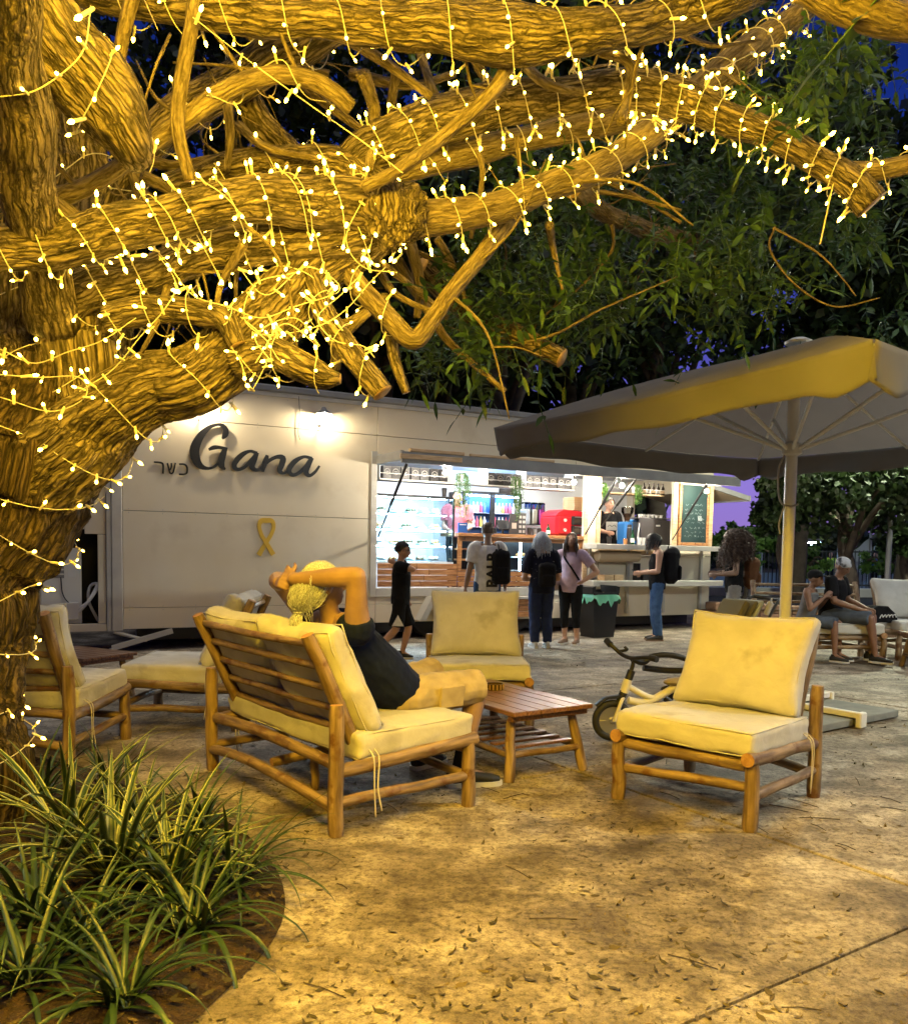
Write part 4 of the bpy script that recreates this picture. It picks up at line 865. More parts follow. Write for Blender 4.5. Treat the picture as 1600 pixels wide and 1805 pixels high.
# thinner crossing branches, some dead and bare
brn = random.Random(21)
def twig(pts, w0, w1, y, mt=M_smooth, name='branch'):
    A = [(px, py, y + brn.uniform(-0.12, 0.12), w0 + (w1 - w0) * i / (len(pts) - 1)) for i, (px, py) in enumerate(pts)]
    B_ = np.array([(*at(a[0], a[1], a[2]), a[3] / 2 * a[2] / FPX) for a in A])
    C = catmull(B_, max(8, len(pts) * 7)); q = MB(); q.tube(C[:, :3] - TREE_O, C[:, 3], 8 if w0 > 9 else 6, wob=0.15); q.build(name, mt, tree, smooth=180); return C
TW = [([(1365, 400), (1357, 440), (1400, 500), (1470, 540), (1550, 525)], 4, 2.5, 4.6), ([(1365, 402), (1440, 445), (1480, 485), (1508, 522)], 4, 2.5, 4.6), ([(900, 610), (980, 588), (1060, 545), (1195, 487)], 6, 2.5, 4.9),
      ([(968, 395), (975, 440), (992, 512)], 16, 5, 4.7), ([(620, 430), (680, 470), (770, 540)], 18, 10, 4.5), ([(640, 420), (720, 440), (800, 470)], 16, 8, 4.6), ([(600, 60), (680, 110), (760, 170)], 20, 14, 4.2), ([(640, 130), (660, 200), (650, 300)], 26, 16, 4.3),
      ([(700, 120), (690, 200), (720, 260)], 18, 14, 4.5), ([(900, 100), (870, 160), (780, 240), (700, 300), (640, 330)], 26, 22, 3.95), ([(1060, 90), (1110, 110), (1105, 170), (1095, 215)], 20, 16, 4.2), ([(930, 120), (970, 150), (1040, 165)], 18, 12, 4.25),
      ([(1000, 90), (1150, 70), (1260, 40), (1340, 5)], 16, 8, 4.1), ([(1200, 60), (1260, 80), (1340, 70)], 10, 6, 4.4), ([(300, 60), (270, 130), (235, 250)], 6, 4, 3.7), ([(420, 220), (470, 260), (560, 280)], 16, 10, 4.3), ([(400, 170), (405, 240), (400, 300)], 18, 12, 4.2),
      ([(1000, 330), (1100, 345), (1200, 370)], 10, 5, 5.0), ([(1070, 320), (1130, 350), (1200, 392)], 9, 6, 5.0), ([(720, 420), (740, 500), (735, 560)], 22, 14, 4.6), ([(770, 420), (800, 470), (830, 560)], 14, 7, 4.8), ([(660, 460), (700, 520), (790, 560)], 16, 9, 4.55),
      ([(250, 310), (330, 340), (420, 330), (500, 310)], 22, 14, 4.25), ([(200, 250), (290, 290), (380, 280)], 24, 16, 4.5), ([(500, 100), (560, 170), (640, 230)], 22, 14, 4.6), ([(440, 60), (500, 110), (580, 130)], 20, 14, 4.4), ([(620, 130), (720, 150), (800, 130)], 20, 12, 4.5),
      ([(180, 290), (200, 360), (190, 440)], 26, 22, 4.6), ([(235, 300), (270, 400), (330, 450)], 24, 18, 4.45), ([(740, 90), (760, 150), (790, 200)], 16, 12, 4.5), ([(830, 90), (860, 140), (920, 170)], 18, 12, 4.5), ([(820, 230), (850, 300), (830, 420)], 14, 8, 4.6),
      ([(910, 240), (920, 320), (930, 370)], 9, 6, 4.5), ([(560, 570), (610, 570), (650, 545)], 20, 12, 4.25), ([(590, 650), (600, 600), (650, 550)], 20, 14, 4.2), ([(430, 430), (390, 500), (380, 560)], 16, 9, 4.0), ([(300, 480), (280, 560), (250, 620)], 14, 8, 4.1)]
TWC = [twig(*t) for t in TW]
# fine dead twigs tangled between the boughs
for key in ('A', 'C', 'C2', 'D', 'D2', 'E', 'E3', 'E4', 'F', 'H', 'B', 'J', 'L1', 'L3', 'stemB'):
    C_ = LIMB[key]
    for k in range({'F': 0, 'D': 9, 'stemB': 5}.get(key, 7)):
        i = brn.randrange(6, len(C_) - 4); p0 = C_[i, :3]; L_ = brn.uniform(0.25, 0.75); d = unit3 = np.array([brn.gauss(0, 1), brn.gauss(0.5, 0.5), brn.gauss(0, 1)]); d = d / np.linalg.norm(d)
        mid = p0 + d * L_ * 0.5 + np.array([brn.uniform(-.1, .1), brn.uniform(-.05, .1), brn.uniform(-.1, .1)]); end = p0 + d * L_ + np.array([brn.uniform(-.15, .15), brn.uniform(0, .15), brn.uniform(-.25, .1)])
        r0 = brn.uniform(0.004, 0.013); C2_ = catmull([p0, mid, end], 16); q = MB(); q.tube(C2_ - TREE_O, np.linspace(r0, r0 * 0.35, 16), 6, wob=0.2)
        if brn.random() < 0.6:
            s_ = C2_[8]; e_ = s_ + (d + np.array([brn.gauss(0, .6), brn.gauss(0, .4), brn.gauss(0, .6)])) * L_ * 0.4; q.tube(catmull([s_, (s_ + e_) / 2 + np.array([0, 0, .02]), e_], 8) - TREE_O, np.linspace(r0 * 0.6, r0 * 0.25, 8), 5)
        q.build('twig', M_smooth, tree, smooth=180)
# two hanging stubs of tape-like strips
for (x0, y0, x1, y1, dd) in ((1470, 315, 1445, 430, 4.1), (915, 262, 925, 372, 4.3), (255, 0, 278, 52, 3.7)):
    q = MB(); q.tube([at(x0, y0, dd) - TREE_O, at(x1, y1, dd) - TREE_O], 0.008, 6, flat=0.3); q.build('cable_tie', mat('tie_cream', (0.6, 0.52, 0.34), 0.6), tree)

# ---- leaves: compound sprays hanging from the boughs
def leafmat(name, c1, c2, tr=0.25):
    m = bpy.data.materials.new(name); m.use_nodes = True
    nt = m.node_tree; N = nt.nodes; L = nt.links; b = N['Principled BSDF']; b.inputs['Roughness'].default_value = 0.5
    tc = N.new('ShaderNodeTexCoord'); nz = N.new('ShaderNodeTexNoise'); nz.inputs['Scale'].default_value = 7.0; L.new(tc.outputs['Object'], nz.inputs['Vector'])
    oi = N.new('ShaderNodeObjectInfo'); ad = N.new('ShaderNodeMath'); ad.operation = 'MULTIPLY_ADD'; L.new(oi.outputs['Random'], ad.inputs[0]); ad.inputs[1].default_value = 0.35; L.new(nz.outputs['Fac'], ad.inputs[2])
    r = N.new('ShaderNodeValToRGB'); L.new(ad.outputs[0], r.inputs[0]); e = r.color_ramp.elements; e[0].position = 0.45; e[0].color = (*c1, 1); e[1].position = 0.9; e[1].color = (*c2, 1)
    L.new(r.outputs[0], b.inputs['Base Color'])
    t = N.new('ShaderNodeBsdfTranslucent'); L.new(r.outputs[0], t.inputs[0]); mx = N.new('ShaderNodeMixShader'); mx.inputs[0].default_value = tr
    o = N['Material Output']; L.new(b.outputs[0], mx.inputs[1]); L.new(t.outputs[0], mx.inputs[2]); L.new(mx.outputs[0], o.inputs[0])
    return m
M_leaf = leafmat('tree_leaf', (0.012, 0.038, 0.008), (0.05, 0.115, 0.03))
def spray_mesh(seed, big=1.0):
    r_ = random.Random(seed); q = MB()
    L = r_.uniform(0.24, 0.36) * big; n = r_.randint(5, 7)
    mid = np.array([r_.uniform(-.06, .06), r_.uniform(-.06, .06), -L * 0.5]); end = np.array([r_.uniform(-.12, .12), r_.uniform(-.12, .12), -L])
    ax = catmull([(0, 0, 0), mid, end], 14); q.tube(ax, 0.0022 * big, 4, caps=False)
    def leaflet(p, d, l, w):
        d = d / np.linalg.norm(d); s_ = np.cross(d, (r_.uniform(-.6, .6), r_.uniform(-.6, .6), 1.0)); s_ /= np.linalg.norm(s_); up = np.cross(s_, d)
        ts = (0, .18, .42, .7, 1.0); ws = (0.02, .7, 1.0, .72, 0.0)
        V = []
        for t_, ww in zip(ts, ws):
            c = p + d * l * t_ - np.array([0, 0, 1]) * l * 0.12 * t_ * t_
            V += [c + s_ * w * ww + up * w * 0.25 * ww, c, c - s_ * w * ww + up * w * 0.25 * ww]
        F = []
        for k in range(4):
            o = 3 * k; F += [(o, o + 3, o + 4, o + 1), (o + 1, o + 4, o + 5, o + 2)]
        q.add(V, F)
    for k in range(n):
        p = ax[2 + int(k * 11 / n)]
        a = r_.uniform(0, 6.28)
        for sg in (0, PI):
            d = np.array([math.cos(a + sg), math.sin(a + sg), r_.uniform(-0.7, 0.25)]); leaflet(p, d, r_.uniform(0.05, 0.085) * big, r_.uniform(0.011, 0.0165) * big)
    leaflet(ax[-1], ax[-1] - ax[-3], 0.1 * big, 0.014 * big)
    return q
SPR = [spray_mesh(100 + k) for k in range(7)]
SPRM = [s.mesh('leaf_spray', M_leaf, 180) for s in SPR]
lrn = random.Random(31)
def inside(x, y):
    """where the photograph shows the hanging foliage"""
    return 0
reg = []   # (px, py, depth, spread)
clus = [(850, 480, 4.9, 60), (880, 400, 5.0, 70), (960, 430, 5.2, 80), (1010, 500, 5.3, 70), (1080, 460, 5.4, 80), (1150, 400, 5.5, 80), (1220, 480, 5.2, 50), (1250, 420, 5.4, 70), (1300, 350, 5.6, 70), (1100, 330, 5.6, 90), (1180, 300, 5.8, 80), (960, 330, 5.4, 80),
        (800, 590, 4.9, 40), (850, 560, 5.0, 55), (910, 530, 5.2, 55), (960, 590, 5.2, 45), (1010, 575, 5.4, 45), (780, 640, 5.1, 36), (840, 640, 5.2, 34), (1080, 540, 5.6, 55), (1240, 520, 5.2, 40), (1290, 470, 5.3, 40), (1360, 520, 5.0, 25),
        (1430, 120, 4.6, 40), (1410, 200, 4.5, 40), (1330, 180, 4.8, 30), (1480, 60, 5.0, 60), (1560, 100, 5.2, 60), (1440, 370, 5.2, 70), (1540, 400, 5.4, 60), (1580, 300, 5.6, 50), (1330, 260, 5.2, 60), (1500, 200, 5.8, 60), (1380, 430, 5.6, 60),
        (880, 300, 5.2, 60), (1020, 260, 5.6, 70), (1230, 330, 5.9, 70)]
allspr = []
for (cx, cyy, dd, sp) in clus:
    for k in range(int(6 + sp * 0.17)):
        px = lrn.gauss(cx, sp * 0.7); py = lrn.gauss(cyy - 48, sp * 0.5); y = dd + lrn.gauss(0, 0.3)
        allspr.append((at(px, py, y) - TREE_O, lrn.randrange(7), lrn.uniform(0, 6.28), lrn.uniform(-0.5, 0.5), lrn.uniform(0.75, 1.25)))
allspr.sort(key=lambda a: np.linalg.norm(a[0] + TREE_O))
NP = 290
for (p, k, a, tl, s_) in allspr[:NP]:
    inst('leaf_spray', SPRM[k], tree, tuple(p), (tl, lrn.uniform(-.5, .5), a), s_)
big = MB()
def addspray(mb, src, p, rot, s_):
    Vs = np.vstack(src.v) @ rot.T * s_ + p
    mb.v.append(Vs); mb.bc.append(Vs); n = mb.n; mb.f += [tuple(i + n for i in f) for f in src.f]; mb.mi += [0] * len(src.f); mb.n += len(Vs)
rest = list(allspr[NP:])
for k in range(200):   # the crown that goes on behind and above, seen as a dark mass
    px = lrn.uniform(720, 1700); py = lrn.uniform(-150, 640); 
    if py > 430 and px > 1330 and lrn.random() < 0.5: continue
    if px > 1350 and 130 < py < 300 and lrn.random() < 0.65: continue
    y = lrn.uniform(5.6, 7.6); rest.append((at(px, py, y) - TREE_O, lrn.randrange(7), lrn.uniform(0, 6.28), lrn.uniform(-.6, .6), lrn.uniform(0.9, 1.5)))
for k in range(260):   # over and behind the viewer
    x, y = lrn.uniform(-4, 3.5), lrn.uniform(-2.0, 3.2); rest.append((np.array([x, y, lrn.uniform(3.9, 5.2)]) - TREE_O, lrn.randrange(7), lrn.uniform(0, 6.28), 0, lrn.uniform(1.2, 2.0)))
for (p, k, a, tl, s_) in rest:
    addspray(big, SPR[k], p, rotm('Z', a) @ rotm('X', tl), s_)
cr = big.build('crown', M_leaf, tree, smooth=180); cr['kind'] = 'stuff'
# ---- more boughs reaching over the viewer
OVER = {'O1': [(-1.9, 4.1, 2.5, .12), (-1.7, 3.4, 3.0, .11), (-1.2, 2.4, 3.35, .10), (-0.6, 1.2, 3.5, .09), (0.1, 0.0, 3.6, .08), (0.8, -1.2, 3.7, .06)],
        'O2': [(-1.2, 2.4, 3.35, .08), (-0.2, 2.0, 3.5, .08), (0.6, 1.7, 3.55, .07), (1.2, 1.5, 3.6, .06)],
        'O4': [(-2.2, 4.6, 4.4, .11), (-1.4, 4.5, 4.75, .1), (-0.4, 4.1, 4.95, .09), (0.6, 3.8, 5.0, .08), (1.4, 3.5, 5.0, .06)],
        'O3': [(-2.3, 4.1, 2.6, .12), (-2.5, 3.2, 3.0, .11), (-2.4, 2.2, 3.25, .1), (-2.2, 1.0, 3.4, .08), (-2.2, -0.2, 3.5, .06)]}
for k, (nm, pts) in enumerate(OVER.items()): limb(nm, pts, worldpts=True, amp=0.006, seed=40 + k, ring=0.04)

# ------------------------------------------------------------------ fairy lights
BULB_E = 31.0
STEPK = 1.15
M_fairy = emat('fairy_tip', (1.0, 0.62, 0.06), BULB_E)
M_cord = mat('clear_cord', (0.50, 0.47, 0.40), 0.4)
M_socket = mat('lamp_socket', (0.70, 0.64, 0.48), 0.4)
fb = MB(); fb.lathe([(0.0045, -0.012), (0.0055, 0.0), (0.0055, 0.022), (0.004, 0.03)], 8, m=0)
fb.lathe([(0.0042, 0.0285), (0.0066, 0.035), (0.0064, 0.042), (0.0008, 0.051)], 7, m=1)
FBM = fb.mesh('bulb', [M_socket, M_fairy], 60)
frn2 = random.Random(77)
M_fillbulb = emat('fill_bulb_tip', (1.0, 0.60, 0.025), 310.0)  # oversized bulbs out of view, added to light the ground and seats
FBM2 = fb.mesh('bulb', [M_socket, M_fillbulb], 60)
def string_light(pts, label, step=0.085, drop_bulb=True, jitter=0.7, cord=0.0026, scale=1.0, start=0.03, outdir=None):
    P = np.asarray(pts, float); o0 = P[0]
    t = empty('string_light', tuple(o0), 0, label, 'string lights', 'fairy lights on the big tree')
    L = np.concatenate([[0], np.cumsum(np.linalg.norm(np.diff(P, axis=0), axis=1))])
    n = max(6, int(L[-1] / 0.018)); s = np.linspace(0, L[-1], n)
    Q = np.stack([np.interp(s, L, P[:, k]) for k in range(3)], 1) - o0
    w = MB(); w.tube(Q, cord, 5, caps=False); w.build('cord', M_cord, t, smooth=180)
    x = start; cnt = 0; step = step * STEPK
    while x < L[-1]:
        i = min(n - 2, int(x / L[-1] * (n - 1))); p = Q[i]; tg = Q[i + 1] - Q[i]; tg /= np.linalg.norm(tg) + 1e-9
        d = np.array([frn2.gauss(0, 1), frn2.gauss(-0.7, 1), frn2.gauss(-0.3, 0.9)])
        if outdir is not None: d = d * 0.55 + outdir(p + o0) * 1.2
        d = d - tg * (d @ tg) * 0.6; d /= np.linalg.norm(d)
        R3 = Matrix(align(d).tolist())
        o = bpy.data.objects.new('bulb', FBM if scale < 2 else FBM2); COL.objects.link(o); o.parent = t; o.location = tuple(p); o.rotation_euler = R3.to_euler(); o.scale = (scale * frn2.uniform(0.75, 1.3),) * 3
        cnt += 1; x += step * frn2.uniform(1 - jitter * 0.5, 1 + jitter * 0.5)
    return t, cnt
NB = 0
def wind(key, f0, f1, pitch, label, step=0.085, gap=0.012, ph=0.0, sag=0.35, scale=1.0):
    """a string wound round a bough between two fractions of its length"""
    global NB
    C = LIMB[key]; n = len(C); i0, i1 = int(f0 * (n - 1)), int(f1 * (n - 1)); A = C[min(i0, i1):max(i0, i1) + 1]
    T_, N_, B_ = frames(A[:, :3]); S = np.concatenate([[0], np.cumsum(np.linalg.norm(np.diff(A[:, :3], axis=0), axis=1))])
    turns = S[-1] / pitch; m = max(30, int(turns * 22)); u = np.linspace(0, S[-1], m)
    th = ph + 2 * PI * u / pitch + 0.9 * (fbm(np.c_[u * 6, u * 0 + ph, u * 0], 2) - 0.5)
    uu = u + pitch * 0.35 * (fbm(np.c_[u * 9 + 3, u * 0 + ph + 4, u * 0], 2) - 0.5); uu = np.clip(uu, 0, S[-1])
    ip = lambda M_: np.stack([np.interp(uu, S, M_[:, k]) for k in range(M_.shape[1])], 1)
    c = ip(A); N2, B2 = ip(N_), ip(B_)
    r = c[:, 3] + gap + 0.5 * gap * fbm(np.c_[u * 20, u * 0, u * 0 + 8], 1)
    P = c[:, :3] + N2 * (r * np.cos(th))[:, None] + B2 * (r * np.sin(th))[:, None]
    lowness = np.clip(-(P[:, 2] - c[:, 2]) / r, 0, 1); P[:, 2] -= lowness ** 2 * sag * r      # hangs a little below the bough
    cen = c[:, :3]
    def od(p):
        k = np.argmin(((cen - p) ** 2).sum(1)); d = p - cen[k]; return d / (np.linalg.norm(d) + 1e-9)
    t, k = string_light(P, label, step, outdir=od, scale=scale); NB += k
    return t
def hang(pxs, label, step=0.085, scale=1.0, n=60):
    global NB
    P = catmull([at(*q) for q in pxs], n); t, k = string_light(P, label, step, scale=scale); NB += k
wind('A', 0.26, 0.98, 0.16, 'string lights wound round the bough crossing in front of the trunk', 0.075)
wind('A', 0.45, 0.85, 0.30, 'second looser string round the bough crossing in front of the trunk', 0.11, ph=2)
wind('B', 0.02, 0.80, 0.155, 'string lights wound round the smooth lower bough reaching right', 0.085)
wind('C', 0.03, 0.55, 0.15, 'string lights wound round the rough upper bough, trunk half', 0.07)
wind('C', 0.53, 1.0, 0.125, 'string lights wound round the cut end of the long bough at right', 0.065)
wind('Cb', 0.1, 0.95, 0.14, 'short string on the small side shoot at the right edge', 0.085)
wind('C2', 0.05, 0.75, 0.24, 'string lights wound round the thin bough between two thick ones', 0.12)
wind('D', 0.08, 0.93, 0.24, 'string lights wound round the topmost bough along the upper edge', 0.125)
wind('D2', 0.1, 0.95, 0.3, 'string lights on the sloping bough below the topmost one', 0.15)
wind('E', 0.1, 0.98, 0.17, 'string lights wound round the bough just above the low thick one', 0.08)
wind('E3', 0.2, 1.0, 0.28, 'string lights in the tangle of boughs near the torn knot', 0.11)
wind('F', 0.28, 0.95, 0.34, 'string lights wound round the low thick bough above the trailer', 0.11)
wind('G', 0.15, 0.98, 0.2, 'string lights on the hanging stub in front of the trailer roof', 0.09)
wind('H', 0.05, 0.42, 0.22, 'string lights on the v-shaped branch beside the hanging stub', 0.10)
wind('T', 0.2, 0.92, 0.34, 'string lights round the dark bough in the upper left corner', 0.13, scale=1.15)
wind('stub', 0.1, 0.9, 0.2, 'string lights on the broken stub in front of the trailer roof', 0.09)
wind('S2', 0.05, 0.9, 0.2, 'string lights on the broken stub beside the trunk', 0.09)
wind('stemB', 0.10, 0.55, 0.5, 'string lights round the upright right stem of the tree', 0.14)
wind('stemA', 0.08, 0.6, 0.5, 'string lights round the upright left stem of the tree', 0.14)
wind('trunk', 0.12, 0.98, 0.30, 'string lights spiralling up the leaning lower trunk', 0.13, gap=0.025, sag=0.1)
wind('J', 0.55, 1.0, 0.4, 'string lights on the arching pale branch', 0.14)
wind('K', 0.1, 1.0, 0.45, 'string lights on the pale branch at the left edge', 0.15)
hang([(560, 640, 3.9), (500, 640, 3.9), (470, 600, 3.9), (430, 560, 3.9), (450, 500, 3.9), (520, 480, 3.9)], 'loose string looped over the low thick bough')
hang([(410, 580, 4.0), (480, 590, 4.0), (560, 575, 4.0), (610, 545, 4.0), (650, 500, 4.05), (680, 470, 4.1)], 'loose string sagging between the low bough and the stub')
hang([(140, 690, 3.85), (200, 650, 3.85), (250, 590, 3.85), (290, 545, 3.85), (310, 500, 3.85), (280, 450, 3.85)], 'loose string rising from the trunk fork')
hang([(0, 615, 3.75), (60, 640, 3.8), (120, 620, 3.8), (180, 600, 3.82), (240, 560, 3.85)], 'string stretched across the trunk fork')
hang([(0, 660, 3.75), (70, 665, 3.8), (140, 665, 3.8), (150, 700, 3.8), (90, 725, 3.8), (0, 700, 3.75)], 'string drooping in front of the trunk fork')
hang([(300, 470, 3.85), (340, 520, 3.85), (400, 540, 3.85), (460, 560, 3.9), (520, 540, 3.95)], 'loose string below the crossing bough')
hang([(640, 480, 4.1), (600, 520, 4.05), (560, 560, 4.0), (590, 600, 4.0), (640, 610, 4.0), (660, 630, 3.98)], 'string crossing the hanging stub')
hang([(470, 640, 3.9), (440, 690, 3.9), (425, 640, 3.9), (400, 600, 3.95)], 'short string hanging off the low thick bough')
hang([(340, 30, 3.7), (430, 100, 3.72), (540, 180, 3.75), (640, 250, 3.8), (710, 305, 3.85)], 'long straight cord running down across the boughs', 0.2)
hang([(160, 10, 3.15), (150, 80, 3.1), (120, 120, 3.1), (60, 160, 3.1), (0, 170, 3.1)], 'big looped string in the upper left corner', 0.14, 1.15)
hang([(640, 350, 4.0), (610, 420, 4.0), (640, 470, 4.05), (700, 480, 4.1)], 'short string hanging under the torn knot')
hang([(1330, 90, 4.6), (1260, 130, 4.55), (1210, 190, 4.45), (1170, 240, 4.4)], 'string running down beside the smooth bough to the right', 0.09)
hang([(480, 640, 3.85), (450, 590, 3.85), (520, 560, 3.88), (560, 610, 3.88), (500, 570, 3.86), (450, 640, 3.86)], 'tangled string over the broken stub')
hang([(420, 470, 3.82), (470, 520, 3.82), (540, 470, 3.85), (600, 510, 3.9), (520, 540, 3.9)], 'tangled string in front of the low bough')
STEPK = 1.0
for k_, lab in (('O1', 'added fill string of oversized bulbs on the bough above the viewer'), ('O2', 'added fill string of oversized bulbs on the side bough above the viewer')):
    wind(k_, {'O3': 0.42, 'O1': 0.3, 'O4': 0.12}.get(k_, 0.15), 1.0, 0.22, lab, 0.105, scale=3.0, gap=0.03)
print('fairy bulbs', NB)

# ------------------------------------------------------------------ log furniture
M_log = mat('peeled_log', (0.12, 0.075, 0.038), 0.55, (0.34, 0.235, 0.13), 34, 6, lo=0.36, hi=0.66, bump=0.8, bscale=60, co='bc', stretch=(1, 1, 0.12), bdist=0.006, spots=(9, 0.56, (0.13, 0.06, 0.024)))
M_logend = mat('log_end', (0.42, 0.24, 0.10), 0.7, (0.28, 0.14, 0.06), 40)
def clothmat(name, c, c2, stain=0.56):
    m = mat(name, c, 0.85, c2, 5.0, 5, bump=0.35, bscale=420, bdist=0.0015, spots=(3.5, stain, (c[0] * 0.84, c[1] * 0.82, c[2] * 0.78)), sheen=0.2, spec=0.2)
    nt = m.node_tree; N = nt.nodes; L = nt.links; b = N['Principled BSDF']; old = b.inputs['Normal'].links[0].from_node
    tc = N.new('ShaderNodeTexCoord'); nz = N.new('ShaderNodeTexNoise'); nz.inputs['Scale'].default_value = 7; nz.inputs['Detail'].default_value = 4; nz.inputs['Distortion'].default_value = 0.6; L.new(tc.outputs['Object'], nz.inputs['Vector'])
    bp = N.new('ShaderNodeBump'); bp.inputs['Strength'].default_value = 0.4; bp.inputs['Distance'].default_value = 0.025; L.new(nz.outputs['Fac'], bp.inputs['Height']); L.new(bp.outputs[0], old.inputs['Normal'])
    return m
M_cush = clothmat('cream_canvas', (0.48, 0.47, 0.44), (0.57, 0.56, 0.53))
M_cush2 = clothmat('stained_canvas', (0.47, 0.455, 0.42), (0.57, 0.555, 0.52), 0.60)
M_cord2 = mat('tie_cord', (0.6, 0.55, 0.42), 0.8)
def log(a, b, r0, r1=None, bow=(0, 0, 0), seed=0, seg=14, wob=0.06):
    a = np.array(a, float); b = np.array(b, float); r1 = r0 if r1 is None else r1
    n = max(10, int(np.linalg.norm(b - a) / 0.04)); t = np.linspace(0, 1, n)[:, None]
    P = a * (1 - t) + b * t + np.array(bow) * (4 * t * (1 - t))
    P = P + (np.stack([fbm(np.c_[t[:, 0] * 3 + seed, np.full(n, k * 5.5 + seed), np.zeros(n)], 2) for k in range(3)], 1) - 0.5) * r0 * 0.55 * np.minimum(1, 6 * t * (1 - t) + 0.1)
    r = (r0 * (1 - t) + r1 * t)[:, 0]
    e = np.minimum(1, np.minimum(np.arange(n), np.arange(n)[::-1]) / 1.0 * 0.25 + 0.88); r = r * e
    q = MB(); q.tube(P, r, seg, wob=wob, seed=seed, capm=1); return q
def cushion_mesh(w, d, h, rad, dome, seed, pinch=0.0, n=20):
    """soft box; centre of the underside at the origin"""
    hs = np.array([w, d, h]) / 2; q = MB()
    c = np.sin(np.linspace(-PI / 2, PI / 2, n))
    for ax in range(3):
        for sg in (-1, 1):
            o1, o2 = [k for k in range(3) if k != ax]
            U_, V_ = np.meshgrid(c, c, indexing='ij'); P = np.zeros((n * n, 3)); P[:, ax] = sg; P[:, o1] = U_.ravel(); P[:, o2] = V_.ravel()
            B = P * hs; inner = np.clip(B, -(hs - rad), hs - rad); D = B - inner; l = np.linalg.norm(D, axis=1, keepdims=True)
            X = inner + rad * D / np.maximum(l, 1e-9)
            u, v = X[:, 0] / hs[0], X[:, 1] / hs[1]
            bulge = np.clip(1 - u ** 2, 0, 1) * np.clip(1 - v ** 2, 0, 1)
            X[:, 2] *= (1 + dome * bulge ** 0.6) * (1 - pinch * (np.abs(u) ** 6 * np.abs(v) ** 6 + 0.5 * np.maximum(np.abs(u), np.abs(v)) ** 8) * 0.5)
            if pinch:
                X[:, 0] *= 1 - pinch * 0.09 * (1 - v ** 2); X[:, 1] *= 1 - pinch * 0.09 * (1 - u ** 2)
            wr = fbm(X * np.array([5, 5, 9]) + seed * 3.1, 3) - 0.5; wr2 = fbm(X * 17 + seed, 2) - 0.5
            nn = P.copy(); X = X + nn * (wr * 0.026 + wr2 * 0.011)[:, None]
            F = []
            for i in range(n - 1):
                for j in range(n - 1):
                    f = (i * n + j, (i + 1) * n + j, (i + 1) * n + j + 1, i * n + j + 1)
                    p = X[list(f)]; no = np.cross(p[1] - p[0], p[3] - p[0])
                    F.append(f if no[ax] * sg > 0 else f[::-1])
            q.add(X, F)
    q.weld = True
    return q
def weld(o, dist=0.0006):
    bm = bmesh.new(); bm.from_mesh(o.data); bmesh.ops.remove_doubles(bm, verts=bm.verts, dist=dist); bm.to_mesh(o.data); bm.free(); o.data.update()
def cushion(name, w, d, h, parent, loc, rot=(0, 0, 0), m=None, rad=0.03, dome=0.12, seed=0, pinch=0.0, piping=True):
    q = cushion_mesh(w, d, h, rad, dome, seed, pinch); o = q.build(name, m or M_cush, parent, smooth=180); weld(o)
    o.location = loc; o.rotation_euler = rot
    if piping:
        for sz in (-1, 1):
            pts = []
            for k in range(72):
                a = 2 * PI * k / 72; cx, sy = math.cos(a), math.sin(a); s_ = max(abs(cx), abs(sy)) ; u, v = cx / s_, sy / s_
                kx = 1 - pinch * 0.09 * (1 - v * v); ky = 1 - pinch * 0.09 * (1 - u * u)
                cr_ = 1 - 0.02 * min(abs(u), abs(v)) ** 8
                zz = sz * (h / 2 - rad * 0.30) * (1 - pinch * 0.30)
                wr = (vnoise(np.array([[u * 3 + seed, v * 3, sz]]))[0] - 0.5) * 0.012
                pts.append((u * (w / 2 - rad * 0.22) * kx * cr_, v * (d / 2 - rad * 0.22) * ky * cr_, zz + wr))
            pts.append(pts[0]); p = MB(); p.tube(pts, 0.0042, 5, caps=False); p.build('piping', m or M_cush, o, smooth=180)
    return o
